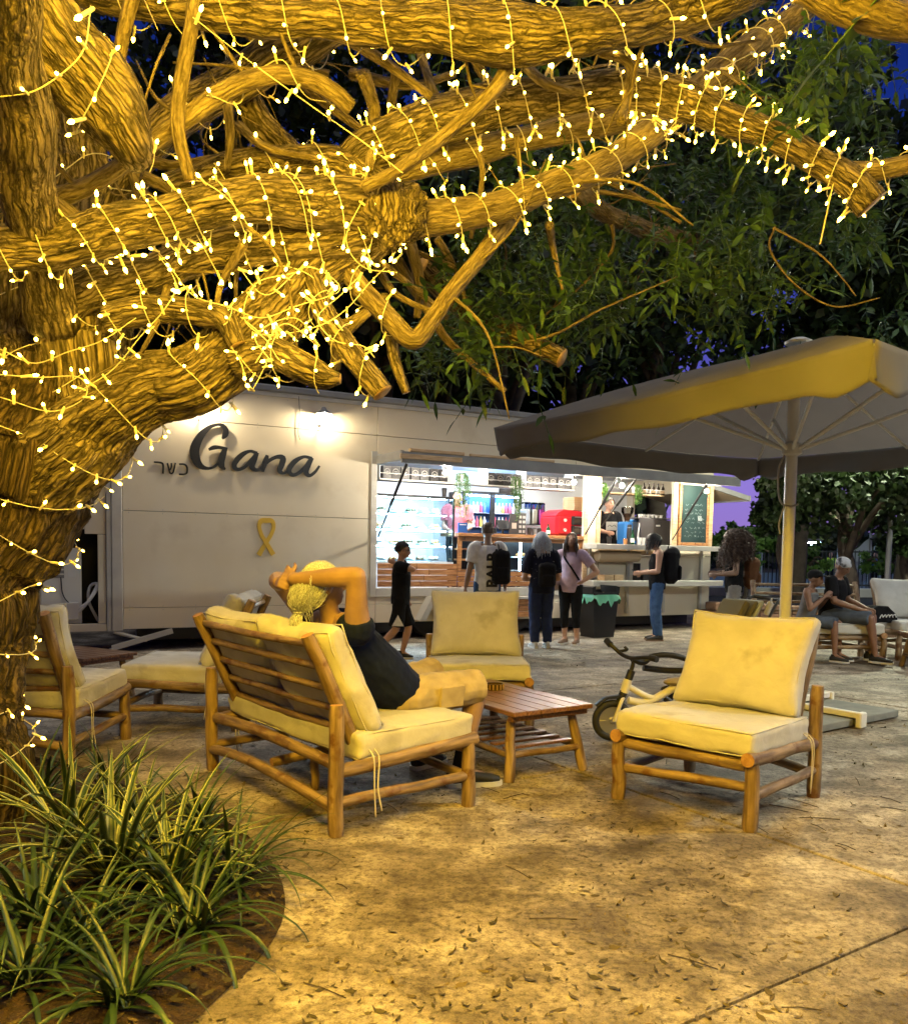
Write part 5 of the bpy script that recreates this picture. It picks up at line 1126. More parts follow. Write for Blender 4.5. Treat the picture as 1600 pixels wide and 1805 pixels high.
def log_seat(name, label, cat, loc, rz, W, ncush, seed=0, group=None, cm=None, ties=True, back=True, cushions=True, simple=False):
    t = empty(name, loc, rz, label, cat, group); D = 0.82; hw, hd = W / 2, D / 2
    def L(nm, a, b, r0, r1=None, bow=(0, 0, 0)):
        nonlocal seed
        seed += 1; log(a, b, r0, r1, bow, seed).build(nm, [M_log, M_logend], t, smooth=60)
    for sx in (-1, 1):
        L('leg', (sx * hw, hd, 0), (sx * hw, hd, 0.345), 0.042, 0.034); L('leg', (sx * hw, -hd, 0), (sx * hw, -hd, 0.64), 0.039, 0.037)
        L('side_rail', (sx * (hw - 0.005), -hd + 0.02, 0.315), (sx * (hw - 0.005), hd + 0.05, 0.365), 0.036, 0.040)
        L('lower_rail', (sx * hw, -hd, 0.16), (sx * hw, hd, 0.17), 0.027, 0.027)
        L('back_post', (sx * (hw - 0.075), -hd + 0.20, 0.30), (sx * (hw - 0.075), -hd - 0.115, 0.975), 0.036, 0.036)
    L('front_rail', (-hw + 0.03, hd - 0.01, 0.32), (hw - 0.03, hd - 0.01, 0.32), 0.032); L('back_rail', (-hw, -hd + 0.02, 0.33), (hw, -hd + 0.02, 0.33), 0.034, 0.03, (0, 0, 0.02))
    L('lower_rail', (-hw, -hd, 0.13), (hw, -hd, 0.13), 0.029, 0.029, (0, -0.02, 0.05)); L('lower_rail', (-hw, hd - 0.02, 0.21), (hw, hd - 0.02, 0.17), 0.026, 0.026, (0, 0, 0.01))
    if W > 1.2:
        L('cross_rail', (0.0, -hd + 0.03, 0.20), (0.0, hd - 0.05, 0.24), 0.028); L('leg', (0, -hd + 0.3, 0), (0, -hd + 0.3, 0.2), 0.024)
    nsl = 6
    for k in range(nsl):
        f = 0.10 + 0.83 * k / (nsl - 1); y = (-hd + 0.20) + f * (-0.315); z = 0.30 + f * 0.675
        L('back_slat', (-hw + 0.08, y + 0.012, z), (hw - 0.08, y + 0.012, z), 0.0215, 0.019, (0, rnd.uniform(-.006, .006), rnd.uniform(-.012, .012)))
    for k in range(5): L('seat_slat', (-hw + 0.04, -hd + 0.18 + k * 0.14, 0.335), (hw - 0.04, -hd + 0.18 + k * 0.14, 0.335), 0.015)
    if cushions:
        cm = cm or M_cush
        sw = W + 0.02; cushion('seat_cushion', sw, 0.74, 0.135, t, (0, 0.07, 0.425), (0.03, 0, 0), cm, 0.035, 0.10, seed)
        cw = (W - 0.02) / ncush
        for k in range(ncush if back else 0):
            x = -W / 2 + 0.01 + cw * (k + 0.5)
            cushion('back_cushion', cw + 0.02, 0.60, 0.15, t, (x, -hd + 0.11, 0.745), (R_(90 + 25), 0, rnd.uniform(-.03, .03)), cm, 0.045, 0.30, seed + k * 3 + 1, pinch=1.0)
        if ties:
            for sx in (-1, 1):
                for k in range(2):
                    q = MB(); x0 = sx * (hw + 0.01); y0 = -hd + 0.18 + 0.03 * k
                    q.tube(catmull([(x0, y0, 0.40), (x0 + sx * 0.045, y0, 0.36), (x0 + sx * 0.05, y0 - 0.01 * k, 0.22), (x0 + sx * (0.045 + 0.01 * k), y0 + 0.01, 0.07 + 0.03 * k)], 14), 0.0045, 5, flat=0.5); q.build('tie', M_cord2, t, smooth=180)
    t.scale = (1.045,) * 3
    return t
log_seat('log_sofa', 'two-seat log sofa with cream cushions seen from behind, a man reclining on it', 'sofa', (-0.73, 5.07, 0), R_(-51.7), 1.5, 2, 10)
log_seat('log_armchair', 'empty log armchair with a big stained cream cushion, nearest on the right', 'armchair', (1.56, 4.93, 0), R_(136.5), 0.77, 1, 60, 'log armchairs', M_cush2)
log_seat('log_armchair', 'empty log armchair facing the viewer behind the coffee table', 'armchair', (0.20, 7.22, 0), R_(181), 0.78, 1, 90, 'log armchairs')
log_seat('log_armchair', 'low log armchair between the sofa and the trailer, turned to the left', 'armchair', (-2.14, 6.97, 0), R_(92), 0.80, 1, 120, 'log armchairs')
log_seat('log_armchair', 'log armchair seen from behind beside the tree trunk', 'armchair', (-2.86, 5.84, 0), R_(-2), 0.78, 1, 150, 'log armchairs')

M_table = mat('table_plank', (0.12, 0.055, 0.028), 0.32, (0.25, 0.125, 0.065), 7, 5, stretch=(9, 1, 9), bump=0.12, spec=0.5)
def log_table(label, loc, rz, W, L_, h, seed, simple=False):
    """planks run along local Y"""
    t = empty('log_table', loc, rz, label, 'table', 'low log tables')
    n = 6; pw = W / n
    for k in range(n):
        q = MB(); q.box((-W / 2 + pw * (k + 0.5), 0, h - 0.015), (pw - 0.004, L_, 0.03), None, 0, 0.004); q.build('plank', M_table, t, smooth=None)
    for sy in (-1, 1):
        q = MB(); q.box((0, sy * (L_ / 2 - 0.06), h - 0.05), (W - 0.03, 0.045, 0.036), None, 0, 0.004); q.build('batten', M_table, t)
    for sx in (-1, 1):
        for sy in (-1, 1):
            log((sx * (W / 2 - 0.02), sy * (L_ / 2 - 0.06), 0), (sx * (W / 2 - 0.075), sy * (L_ / 2 - 0.13), h - 0.068), 0.036, 0.03, seed=seed + sx + 2 * sy).build('leg', [M_log, M_logend], t, smooth=60)
        log((sx * (W / 2 - 0.04), -L_ / 2 + 0.08, 0.16), (sx * (W / 2 - 0.04), L_ / 2 - 0.08, 0.16), 0.022, seed=seed + 7 + sx).build('lower_rail', [M_log, M_logend], t, smooth=60)
    for sy in (-1, 1): log((-W / 2 + 0.04, sy * (L_ / 2 - 0.08), 0.16), (W / 2 - 0.04, sy * (L_ / 2 - 0.08), 0.16), 0.022, seed=seed + 11 + sy).build('lower_rail', [M_log, M_logend], t, smooth=60)
    for k in range(7):
        y = -L_ / 2 + 0.16 + k * (L_ - 0.32) / 6; q = MB(); q.box((0, y, 0.19), (W - 0.1, 0.05, 0.016), None, 0, 0.003); q.build('shelf_slat', M_table, t)
    return t
log_table('low plank coffee table with slatted shelf before the sofa', (0.335, 5.80, 0), R_(-58 + 90), 0.64, 1.16, 0.45, 200)
a_ = gnd(872, 1216, 0.45); t = empty('ashtray', tuple(a_), 0, 'small dark amber glass ashtray on the coffee table', 'ashtray')
q = MB(); q.lathe([(0.058, 0), (0.062, 0.01), (0.060, 0.045), (0.054, 0.045), (0.05, 0.014), (0.0001, 0.012)], 28); q.build('bowl', mat('amber_glass', (0.06, 0.035, 0.008), 0.12), t)
for k in range(14):
    a = 2 * PI * k / 14; q = MB(); q.tube([(0.0615 * math.cos(a), 0.0615 * math.sin(a), 0.006), (0.061 * math.cos(a), 0.061 * math.sin(a), 0.043)], 0.0045, 5); q.build('flute', mat('amber_rib', (0.35, 0.22, 0.05), 0.2) if k == 0 else bpy.data.materials['amber_rib'], t)
p_ = gnd(140, 1153, 0.4); log_table('dark low table under the trailer edge behind the armchairs', (p_[0], p_[1], 0), R_(60), 0.6, 0.9, 0.42, 230)
# far seating on the right
p_ = gnd(1395, 1122); log_seat('log_sofa', 'log sofa far right with a boy and a man sitting on it', 'sofa', (3.95 + 0.85, 11.35, 0), R_(180 - 8), 1.45, 2, 300, back=False)
log_seat('log_armchair', 'far right log armchair with a pale pillow and a black bag on it', 'armchair', (6.35, 11.7, 0), R_(180), 0.8, 1, 340, 'log armchairs')
log_table('low log table at the right edge before the far armchair', (5.55 + 0.55, 10.45, 0), R_(90), 0.6, 0.95, 0.45, 260)

# ------------------------------------------------------------------ square parasol
M_canvas = mat('taupe_canvas', (0.18, 0.172, 0.168), 0.85, (0.205, 0.197, 0.19), 3, bump=0.3, bscale=300, bdist=0.002)
_n = M_canvas.node_tree; _t = _n.nodes.new('ShaderNodeBsdfTranslucent'); _t.inputs[0].default_value = (0.34, 0.29, 0.25, 1); _m = _n.nodes.new('ShaderNodeMixShader'); _m.inputs[0].default_value = 0.3
_n.links.new(_n.nodes['Principled BSDF'].outputs[0], _m.inputs[1]); _n.links.new(_t.outputs[0], _m.inputs[2]); _n.links.new(_m.outputs[0], _n.nodes['Material Output'].inputs[0])
M_pole = mat('parasol_white', (0.72, 0.72, 0.70), 0.35)
uL = at(872, 752, 8.05); uN = at(1540, 598, 4.55); uF = at(1335, 838, 10.5) + np.array([0, 0, 0.2])
uz = (uL[2] + uN[2] + uF[2]) / 3
UC = np.array([(uN[0] + uF[0]) / 2, (uN[1] + uF[1]) / 2, 0.0]); uR = uN + uF - uL
umb = empty('parasol', tuple(UC), 0, 'big square taupe parasol on a white pole beside the kiosk', 'parasol')
cor = [np.array([c[0] - UC[0], c[1] - UC[1], uz]) for c in (uL, uN, uR, uF)]
apex = np.array([0.02, 0, 3.22])
nU = 22
for k in range(4):
    a, b = cor[k], cor[(k + 1) % 4]; V = []
    for i in range(nU):
        t_ = i / (nU - 1)
        for j in range(nU):
            s_ = j / (nU - 1); e = a * (1 - s_) + b * s_; p = apex * (1 - t_) + e * t_
            sag = 0.16 * t_ ** 1.2 * (4 * s_ * (1 - s_)) ** 0.8 * (1 if abs(s_ - 0.5) > 0.0 else 1)
            p = p + np.array([0, 0, -0.25 * sag + 0.05 * math.sin(PI * t_)]); V.append(p)
    q = MB(); q.grid(V, nU, nU); q.build('canopy_panel', M_canvas, umb, smooth=180)
    # hanging valance with a soft fold at the corners
    V = []; out = np.cross(b - a, (0, 0, 1)); out /= np.linalg.norm(out)
    if out @ ((a + b) / 2 * np.array([1, 1, 0])) < 0: out = -out
    m_ = 60; nv_ = 8
    for i in range(nv_):
        t_ = i / (nv_ - 1)
        for j in range(m_):
            s_ = j / (m_ - 1); e = a * (1 - s_) + b * s_; sag = 0.25 * 0.16 * (4 * s_ * (1 - s_)) ** 0.8
            edge = min(s_, 1 - s_); fold = math.exp(-(edge / 0.035) ** 2)
            drop = 0.20 + 0.012 * math.sin(s_ * 23) + 0.02 * math.sin(PI * s_) + 0.06 * math.exp(-((edge - 0.05) / 0.03) ** 2)
            wv = 0.014 * math.sin(s_ * 31 + 2 * k) * t_ + 0.03 * t_ * math.exp(-((edge - 0.06) / 0.04) ** 2)
            V.append(e + np.array([0, 0, -sag - drop * t_]) + out * (0.008 + wv - 0.05 * t_ * fold))
    q = MB(); q.grid(V, nv_, m_); o = q.build('valance', M_canvas, umb, smooth=180)
    md = o.modifiers.new('thick', 'SOLIDIFY'); md.thickness = 0.004
q = MB(); q.tube([(0, 0, 0.05), (0, 0, 2.9)], 0.05, 24); q.build('pole', M_pole, umb)
q = MB(); q.tube([(0.01, 0, 2.9), (0.02, 0, 3.2)], 0.035, 16); q.build('upper_pole', M_pole, umb)
q = MB(); q.lathe([(0.052, 0), (0.085, 0.02), (0.085, 0.1), (0.052, 0.12)], 20, (0, 0, 2.28)); q.build('runner', M_pole, umb)
q = MB(); q.lathe([(0.03, 0), (0.11, 0.0), (0.12, 0.02), (0.06, 0.05), (0.0001, 0.055)], 24, (0.02, 0, 3.24)); q.build('finial', M_pole, umb)
mids = [(cor[k] + cor[(k + 1) % 4]) / 2 for k in range(4)]
for k, e in enumerate(cor + mids):
    e = e + np.array([0, 0, -0.03 if k < 4 else -0.075]); st = apex + np.array([0, 0, -0.06]); st = st + (e - st) * 0.02
    q = MB(); q.tube([st, e * 0.985 + st * 0.015], 0.014, 8); q.build('rib', M_pole, umb)
    j_ = st + (e - st) * 0.52; q = MB(); h0 = np.array([0, 0, 2.34]) + (e * np.array([1, 1, 0])) / np.linalg.norm(e[:2]) * 0.07; q.tube([h0, j_], 0.017, 8); q.build('strut', M_pole, umb)
q = MB(); q.tube(catmull([(-0.06, 0, 2.3), (-0.11, 0, 2.15), (-0.08, 0.02, 1.9), (-0.02, -0.06, 1.84), (0.06, -0.03, 1.86)], 30), 0.009, 6); q.tube(catmull([(-0.05, -0.02, 1.86), (-0.085, 0, 1.7), (-0.075, 0, 1.6)], 12), 0.007, 6); q.build('rope', mat('rope_grey', (0.35, 0.33, 0.3), 0.8), umb)
for k in range(4):
    a = R_(35 + 90 * k); q = MB(); q.box((0.36 * math.cos(a) - 0.36 * math.sin(a), 0.36 * math.sin(a) + 0.36 * math.cos(a), 0.045), (0.66, 0.66, 0.06), rotm('Z', a), 0, 0.006); q.build('base_slab', mat('slab_grey', (0.16, 0.17, 0.16), 0.8, (0.22, 0.22, 0.2), 8) if k == 0 else bpy.data.materials['slab_grey'], umb)
for a in (R_(35), R_(125)):
    q = MB(); q.box((0, 0, 0.105), (1.45, 0.06, 0.05), rotm('Z', a), 0, 0.006); q.build('base_bar', M_pole, umb)
    for s_ in (-1, 1): q = MB(); q.box((s_ * 0.74 * math.cos(a), s_ * 0.74 * math.sin(a), 0.07), (0.05, 0.10, 0.13), rotm('Z', a), 0, 0.01); q.build('bar_end', M_white, umb)
q = MB(); q.lathe([(0.1, 0.06), (0.1, 0.08), (0.062, 0.1), (0.062, 0.4)], 20); q.build('pole_socket', M_pole, umb)

# ------------------------------------------------------------------ litter bin
bp_ = gnd(1052, 1122); t = empty('litter_bin', (bp_[0], bp_[1], 0), TA, 'black litter bin with a green bag before the coffee window', 'bin')
def taper(z0, z1, w0, w1, d0, d1, m, nm, wall=None):
    q = MB(); V = [(sx * w / 2, sy * d / 2, z) for z, w, d in ((z0, w0, d0), (z1, w1, d1)) for sx, sy in ((-1, -1), (1, -1), (1, 1), (-1, 1))]
    q.add(V, [(0, 1, 5, 4), (1, 2, 6, 5), (2, 3, 7, 6), (3, 0, 4, 7), (3, 2, 1, 0)]); return q.build(nm, m, t, smooth=None)
taper(0, 0.66, 0.40, 0.50, 0.36, 0.44, M_black, 'body')
for sx in (-1, 1): taper2 = MB(); taper2.prism([(0, 0), (0.05, 0), (0.06, 0.1), (-0.02, 0.12)], -0.21, 0.21, ((sx * 0.22, 0, 0.72), (sx, 0, 0), (0, 0, 1), (0, 1, 0))); taper2.build('rim_horn', M_black, t, smooth=None)
q = MB(); q.box((0, -0.215, 0.715), (0.5, 0.02, 0.05)); q.build('rim', M_black, t); q = MB(); q.box((0, 0.215, 0.725), (0.5, 0.02, 0.08)); q.build('rim', M_black, t)
V = []
for i in range(5):
    for j in range(65):
        a = 2 * PI * j / 64; c_, s_ = math.cos(a), math.sin(a); k_ = max(abs(c_), abs(s_)); w_ = 0.02 * math.sin(a * 9 + 1) + 0.015 * math.sin(a * 17)
        V.append(((0.262 + 0.012 * i * (1 if i < 3 else 0.6)) * c_ / k_ ** 0.8, (0.235 + 0.01 * i) * s_ / k_ ** 0.8, 0.70 - 0.03 * i - (w_ + 0.01 * math.sin(a * 3)) * (i / 4) * 2))
q = MB(); q.grid(V, 5, 65); q.build('bag', mat('bag_green', (0.12, 0.42, 0.27), 0.35), t, smooth=180)

# ------------------------------------------------------------------ balance bike behind the right armchair
g_ = gnd(1078, 1306); bw = empty('balance_bike', (g_[0], g_[1], 0), R_(186), 'small cream and black child balance bike behind the right armchair', 'bicycle')
M_bcream = mat('bike_cream', (0.62, 0.60, 0.54), 0.4); M_btyre = mat('bike_tyre', (0.012, 0.012, 0.013), 0.7)
def bwheel(x):
    q = MB(); th = np.linspace(0, 2 * PI, 41); q.tube(np.c_[0.13 * np.cos(th), 0 * th, 0.13 * np.sin(th)], 0.028, 12, caps=False); w = q.build('wheel', M_btyre, bw, (x, 0, 0.158), smooth=180)
    q = MB(); q.lathe([(0.02, -0.02), (0.03, -0.012), (0.105, -0.008), (0.108, 0.008), (0.03, 0.012), (0.02, 0.02)], 24, mat3=rotm('X', PI / 2)); q.build('rim', M_steel, w)
    for k in range(3):
        a = k * 2.094; q = MB(); q.tube([(0, 0, 0), (0.1 * math.cos(a), 0, 0.1 * math.sin(a))], 0.012, 6, flat=0.6); q.build('spoke', M_bcream, w)
bwheel(0); bwheel(-0.62)
def bt(nm, pts, r, m, n=None, flat=None):
    q = MB(); P = catmull(pts, n or max(8, len(pts) * 6)); q.tube(P, r, 12, flat=flat); return q.build(nm, m, bw, smooth=50)
for s_ in (-1, 1): bt('fork', [(0, s_ * 0.045, 0.158), (-0.05, s_ * 0.045, 0.30), (-0.075, s_ * 0.02, 0.33)], 0.014, M_bcream)
bt('fender', [(0.13, 0, 0.27), (0.06, 0, 0.325), (-0.06, 0, 0.345)], 0.04, M_black, flat=0.35)
bt('fork_crown', [(-0.05, 0, 0.29), (-0.09, 0, 0.39)], 0.032, M_black); bt('head_tube', [(-0.085, 0, 0.37), (-0.115, 0, 0.47)], 0.034, M_bcream); bt('collar', [(-0.115, 0, 0.465), (-0.14, 0, 0.54)], 0.03, M_black)
bt('stem', [(-0.135, 0, 0.53), (-0.15, 0, 0.6), (-0.13, 0, 0.64)], 0.016, M_black)
bt('handlebar', [(-0.02, -0.17, 0.72), (-0.09, -0.1, 0.65), (-0.13, 0, 0.635), (-0.17, 0.1, 0.65), (-0.22, 0.18, 0.66)], 0.016, M_black)
bt('grip', [(0.0, -0.21, 0.745), (-0.02, -0.165, 0.715)], 0.026, M_black); bt('grip', [(-0.22, 0.18, 0.66), (-0.25, 0.24, 0.655)], 0.024, M_black)
bt('brake_lever', [(-0.08, -0.12, 0.67), (-0.14, -0.13, 0.68), (-0.13, -0.15, 0.70)], 0.012, M_black)
bt('push_bar', [(-0.14, 0.02, 0.63), (-0.22, 0.02, 0.60), (-0.30, 0.02, 0.65), (-0.45, 0.02, 0.655), (-0.62, 0.02, 0.60), (-0.7, 0.02, 0.5)], 0.022, M_black); bt('seat_back', [(-0.24, -0.03, 0.555), (-0.4, -0.03, 0.535), (-0.6, -0.03, 0.53)], 0.024, M_black)
bt('down_tube', [(-0.11, 0, 0.42), (-0.26, 0, 0.34), (-0.36, 0, 0.32)], 0.024, M_bcream); bt('lower_tube', [(-0.12, 0, 0.31), (-0.25, 0, 0.29), (-0.40, 0, 0.36), (-0.50, 0, 0.42)], 0.03, M_bcream); bt('rear_stay', [(-0.40, 0, 0.33), (-0.52, 0, 0.24), (-0.62, 0, 0.158)], 0.024, M_black)
q = MB(); q.ell((-0.52, 0, 0.45), (0.13, 0.07, 0.035), 18, 10); q.build('saddle', mat('saddle_tan', (0.25, 0.2, 0.12), 0.6), bw); q = MB(); q.box((-0.45, -0.03, 0.36), (0.11, 0.02, 0.12), rotm('Y', 0.3), 0, 0.01); q.build('side_badge', M_black, bw)

# ------------------------------------------------------------------ pushchair behind the right armchair
g_ = at(1325, 1100, 9.6); pc = empty('pushchair', (g_[0], g_[1], 0), R_(200), 'pushchair with folded olive hood and baby bottle behind the right armchair', 'pushchair')
M_olive = mat('olive_fabric', (0.17, 0.15, 0.075), 0.85); M_paleb = mat('pale_fabric', (0.42, 0.46, 0.42), 0.85)
for k, (x, m) in enumerate(((0.32, M_olive), (0.20, M_olive), (0.12, M_paleb))):
    q = MB(); q.box((x, 0, 0.72), (0.05 + 0.03 * (k == 0), 0.42, 0.40), rotm('Y', -0.55), 0, 0.02); q.build('hood_panel', m, pc)
def pt(nm, pts, r, m=M_black): q = MB(); q.tube(catmull(pts, 16), r, 10); q.build(nm, m, pc, smooth=60)
for s_ in (-1, 1):
    pt('side_tube', [(0.45, s_ * 0.24, 0.12), (0.1, s_ * 0.24, 0.5), (-0.12, s_ * 0.24, 0.86), (-0.2, s_ * 0.24, 0.92)], 0.016); pt('rear_tube', [(-0.3, s_ * 0.26, 0.12), (0.0, s_ * 0.25, 0.55)], 0.014)
    for x in (0.45, -0.3):
        q = MB(); th = np.linspace(0, 2 * PI, 29); q.tube(np.c_[0.09 * np.cos(th), 0 * th, 0.09 * np.sin(th)], 0.02, 10, caps=False); q.lathe([(0.02, -0.02), (0.085, -0.008), (0.085, 0.008), (0.02, 0.02)], 18, mat3=rotm('X', PI / 2)); q.build('wheel', M_btyre, pc, (x, s_ * 0.27, 0.11), smooth=60)
pt('handle', [(-0.2, -0.24, 0.92), (-0.3, -0.15, 0.90), (-0.3, 0.15, 0.90), (-0.2, 0.24, 0.92)], 0.024); q = MB(); q.box((0.15, 0, 0.42), (0.4, 0.4, 0.05), rotm('Y', 0.25), 0, 0.02); q.build('seat', M_olive, pc)
pt('cup_holder', [(-0.08, -0.26, 0.78), (-0.08, -0.3, 0.78), (-0.08, -0.34, 0.82)], 0.03)
g2 = at(1352, 1078, 9.35); t = empty('baby_bottle', tuple(g2), 0, 'white baby bottle in the pushchair cup holder', 'bottle')
q = MB(); q.lathe([(0.028, -0.04), (0.032, -0.03), (0.032, 0.06), (0.036, 0.07), (0.036, 0.1), (0.03, 0.105), (0.012, 0.125), (0.008, 0.15), (0.001, 0.155)], 18); q.build('body', mat('milk_white', (0.6, 0.62, 0.66), 0.25), t); t.rotation_euler = (0, 0.3, 0)

# ------------------------------------------------------------------ low block wall, park fence and court behind
M_block = mat('block_stone', (0.20, 0.12, 0.07), 0.85, (0.32, 0.2, 0.12), 4, bump=0.5, bscale=30, spots=(3, 0.6, (0.12, 0.075, 0.05)))
wl_ = empty('block_wall', (0, 0, 0), 0, 'low wall of brown stone blocks behind the far sofa', 'wall')
w0 = gnd(1245, 1104); w1 = np.array([9.2, 12.55, 0]); wd = (w1 - w0)[:2]; wlen = np.linalg.norm(wd); wd /= wlen; wa = math.atan2(wd[1], wd[0]); wrn = random.Random(4)
blocks = []
for row in range(3):
    x = -0.15 * (row % 2); 
    while x < wlen:
        l = wrn.uniform(0.28, 0.42); q = MB(); c = w0[:2] + wd * (x + l / 2); q.box((0, 0, 0), (l - 0.012, 0.26 + wrn.uniform(-.012, .012), 0.148), rotm('Z', wa), 0, 0.014); q.build('block', M_block, wl_, (c[0], c[1], 0.08 + row * 0.158), smooth=None); x += l
fn = empty('park_fence', (0, 0, 0), 0, 'dark railing fence of the lit sports court across the park', 'fence')
fy = 27.0; fx0, fx1 = at(1325, 1000, fy)[0], at(1640, 1000, fy)[0]
bar_ = MB(); bar_.box((0, 0, 0.6), (0.028, 0.028, 1.2)); bme = bar_.mesh('bar', mat('fence_paint', (0.05, 0.06, 0.065), 0.5))
x = fx0
while x < fx1: inst('bar', bme, fn, (x, fy, 0.25)); x += 0.13
for zz in (0.34, 1.4): q = MB(); q.box(((fx0 + fx1) / 2, fy, zz), (fx1 - fx0, 0.05, 0.05)); q.build('rail', bpy.data.materials['fence_paint'], fn)
kb_ = MB(); kb_.box(((fx0 + fx1) / 2, fy, 0.09), (fx1 - fx0 + 6, 0.35, 0.3), None, 0, 0.02); o = kb_.build('court_kerb', mat('kerb_white', (0.6, 0.6, 0.58), 0.7)); tag(o, 'pale concrete kerb under the court fence', 'kerb')
ct = MB(); ct.quad((fx0 - 6, fy + 0.3, -0.02), (fx1 + 14, fy + 0.3, -0.02), (fx1 + 20, fy + 26, -0.02), (fx0 - 6, fy + 26, -0.02)); o = ct.build('court_floor', mat('court_blue', (0.04, 0.10, 0.12), 0.6)); tag(o, 'dark blue-green sports court floor beyond the fence', None, None, 'structure')
def lamp_post(x, y, h, label, e, col, head=(0.5, 0.25, 0.12), r=0.05, tilt=0.0, arm=0.6):
    t = empty('lamp_post', (x, y, 0), 0, label, 'street lamp', 'lamp posts of the park')
    q = MB(); q.tube([(0, 0, 0), (0, 0, h)], [r, r * 0.7], 12); q.build('post', mat('post_grey', (0.3, 0.31, 0.32), 0.5), t)
    q = MB(); q.tube(catmull([(0, 0, h - 0.05), (0, -arm * 0.5, h + 0.05), (0, -arm, h + 0.02)], 10), r * 0.5, 8); q.build('arm', bpy.data.materials['post_grey'], t)
    q = MB(); q.box((0, -arm, h + 0.0), head, None, 0, 0.02); q.build('lamp_head', M_grey, t)
    q = MB(); q.box((0, -arm, h - head[2] / 2 - 0.011), (head[0] * 0.85, head[1] * 0.85, 0.02)); q.build('lamp_glass', emat('lamp_glow', col, e), t)
c = at(1430, 958, 30.0); lamp_post(c[0], c[1], c[2] + 0.1, 'blue-white court floodlight on a thin pole behind the fence', 240.0, (0.45, 0.72, 1.0), (0.5, 0.2, 0.12), 0.04, arm=0.2)
c = at(1574, 815, 17.6); lamp_post(c[0], c[1], 5.2, 'grey park lamp post beside the lit tree at the right', 900.0, (0.95, 1.0, 0.72), (0.7, 0.35, 0.12), 0.06, arm=1.2)
c = at(1346, 850, 34.0); lamp_post(c[0], c[1], 8.2, 'tall thin lamp post against the violet sky', 60.0, (0.9, 0.95, 1.0), (0.5, 0.3, 0.12), 0.07)
lamp_post(8.2, 5.2, 5.2, 'park lamp post standing to the right of the viewer', 1000.0, (0.93, 1.0, 0.90), (0.42, 0.42, 0.12), 0.06, arm=0.5)
# other thin poles of the court
for k, (px, top, y) in enumerate(((1375, 948, 29), (1535, 935, 29), (1556, 925, 29.5), (1478, 960, 31))):
    c = at(px, top, y); q = MB(); q.tube([(0, 0, 0), (0, 0, c[2])], 0.05, 8); o = q.build('court_pole', M_grey, None, (c[0], c[1], 0)); tag(o, ['thin grey court pole beside the parasol pole', 'thin court pole right of the big trunk', 'paler court pole at the far right', 'thin court pole left of the big trunk'][k], 'pole', 'poles of the court')
c = at(1533, 962, 28); t = empty('banner_flag', (c[0], c[1], 0), 0, 'pale narrow flag on a pole by the court fence', 'flag'); q = MB(); q.tube([(0, 0, 0), (0, 0, c[2] + 0.3)], 0.03, 8); q.build('pole', M_grey, t)
q = MB(); V = [(-0.02 - 0.6 * i / 7 + 0.1 * math.sin(j * 0.7), 0.05 * math.sin(i * 1.1 + j), c[2] + 0.25 - 1.3 * j / 9 - 0.5 * i / 7) for i in range(8) for j in range(10)]; q.grid(V, 8, 10); q.build('cloth', mat('flag_pale', (0.4, 0.45, 0.5), 0.8), t, smooth=180)

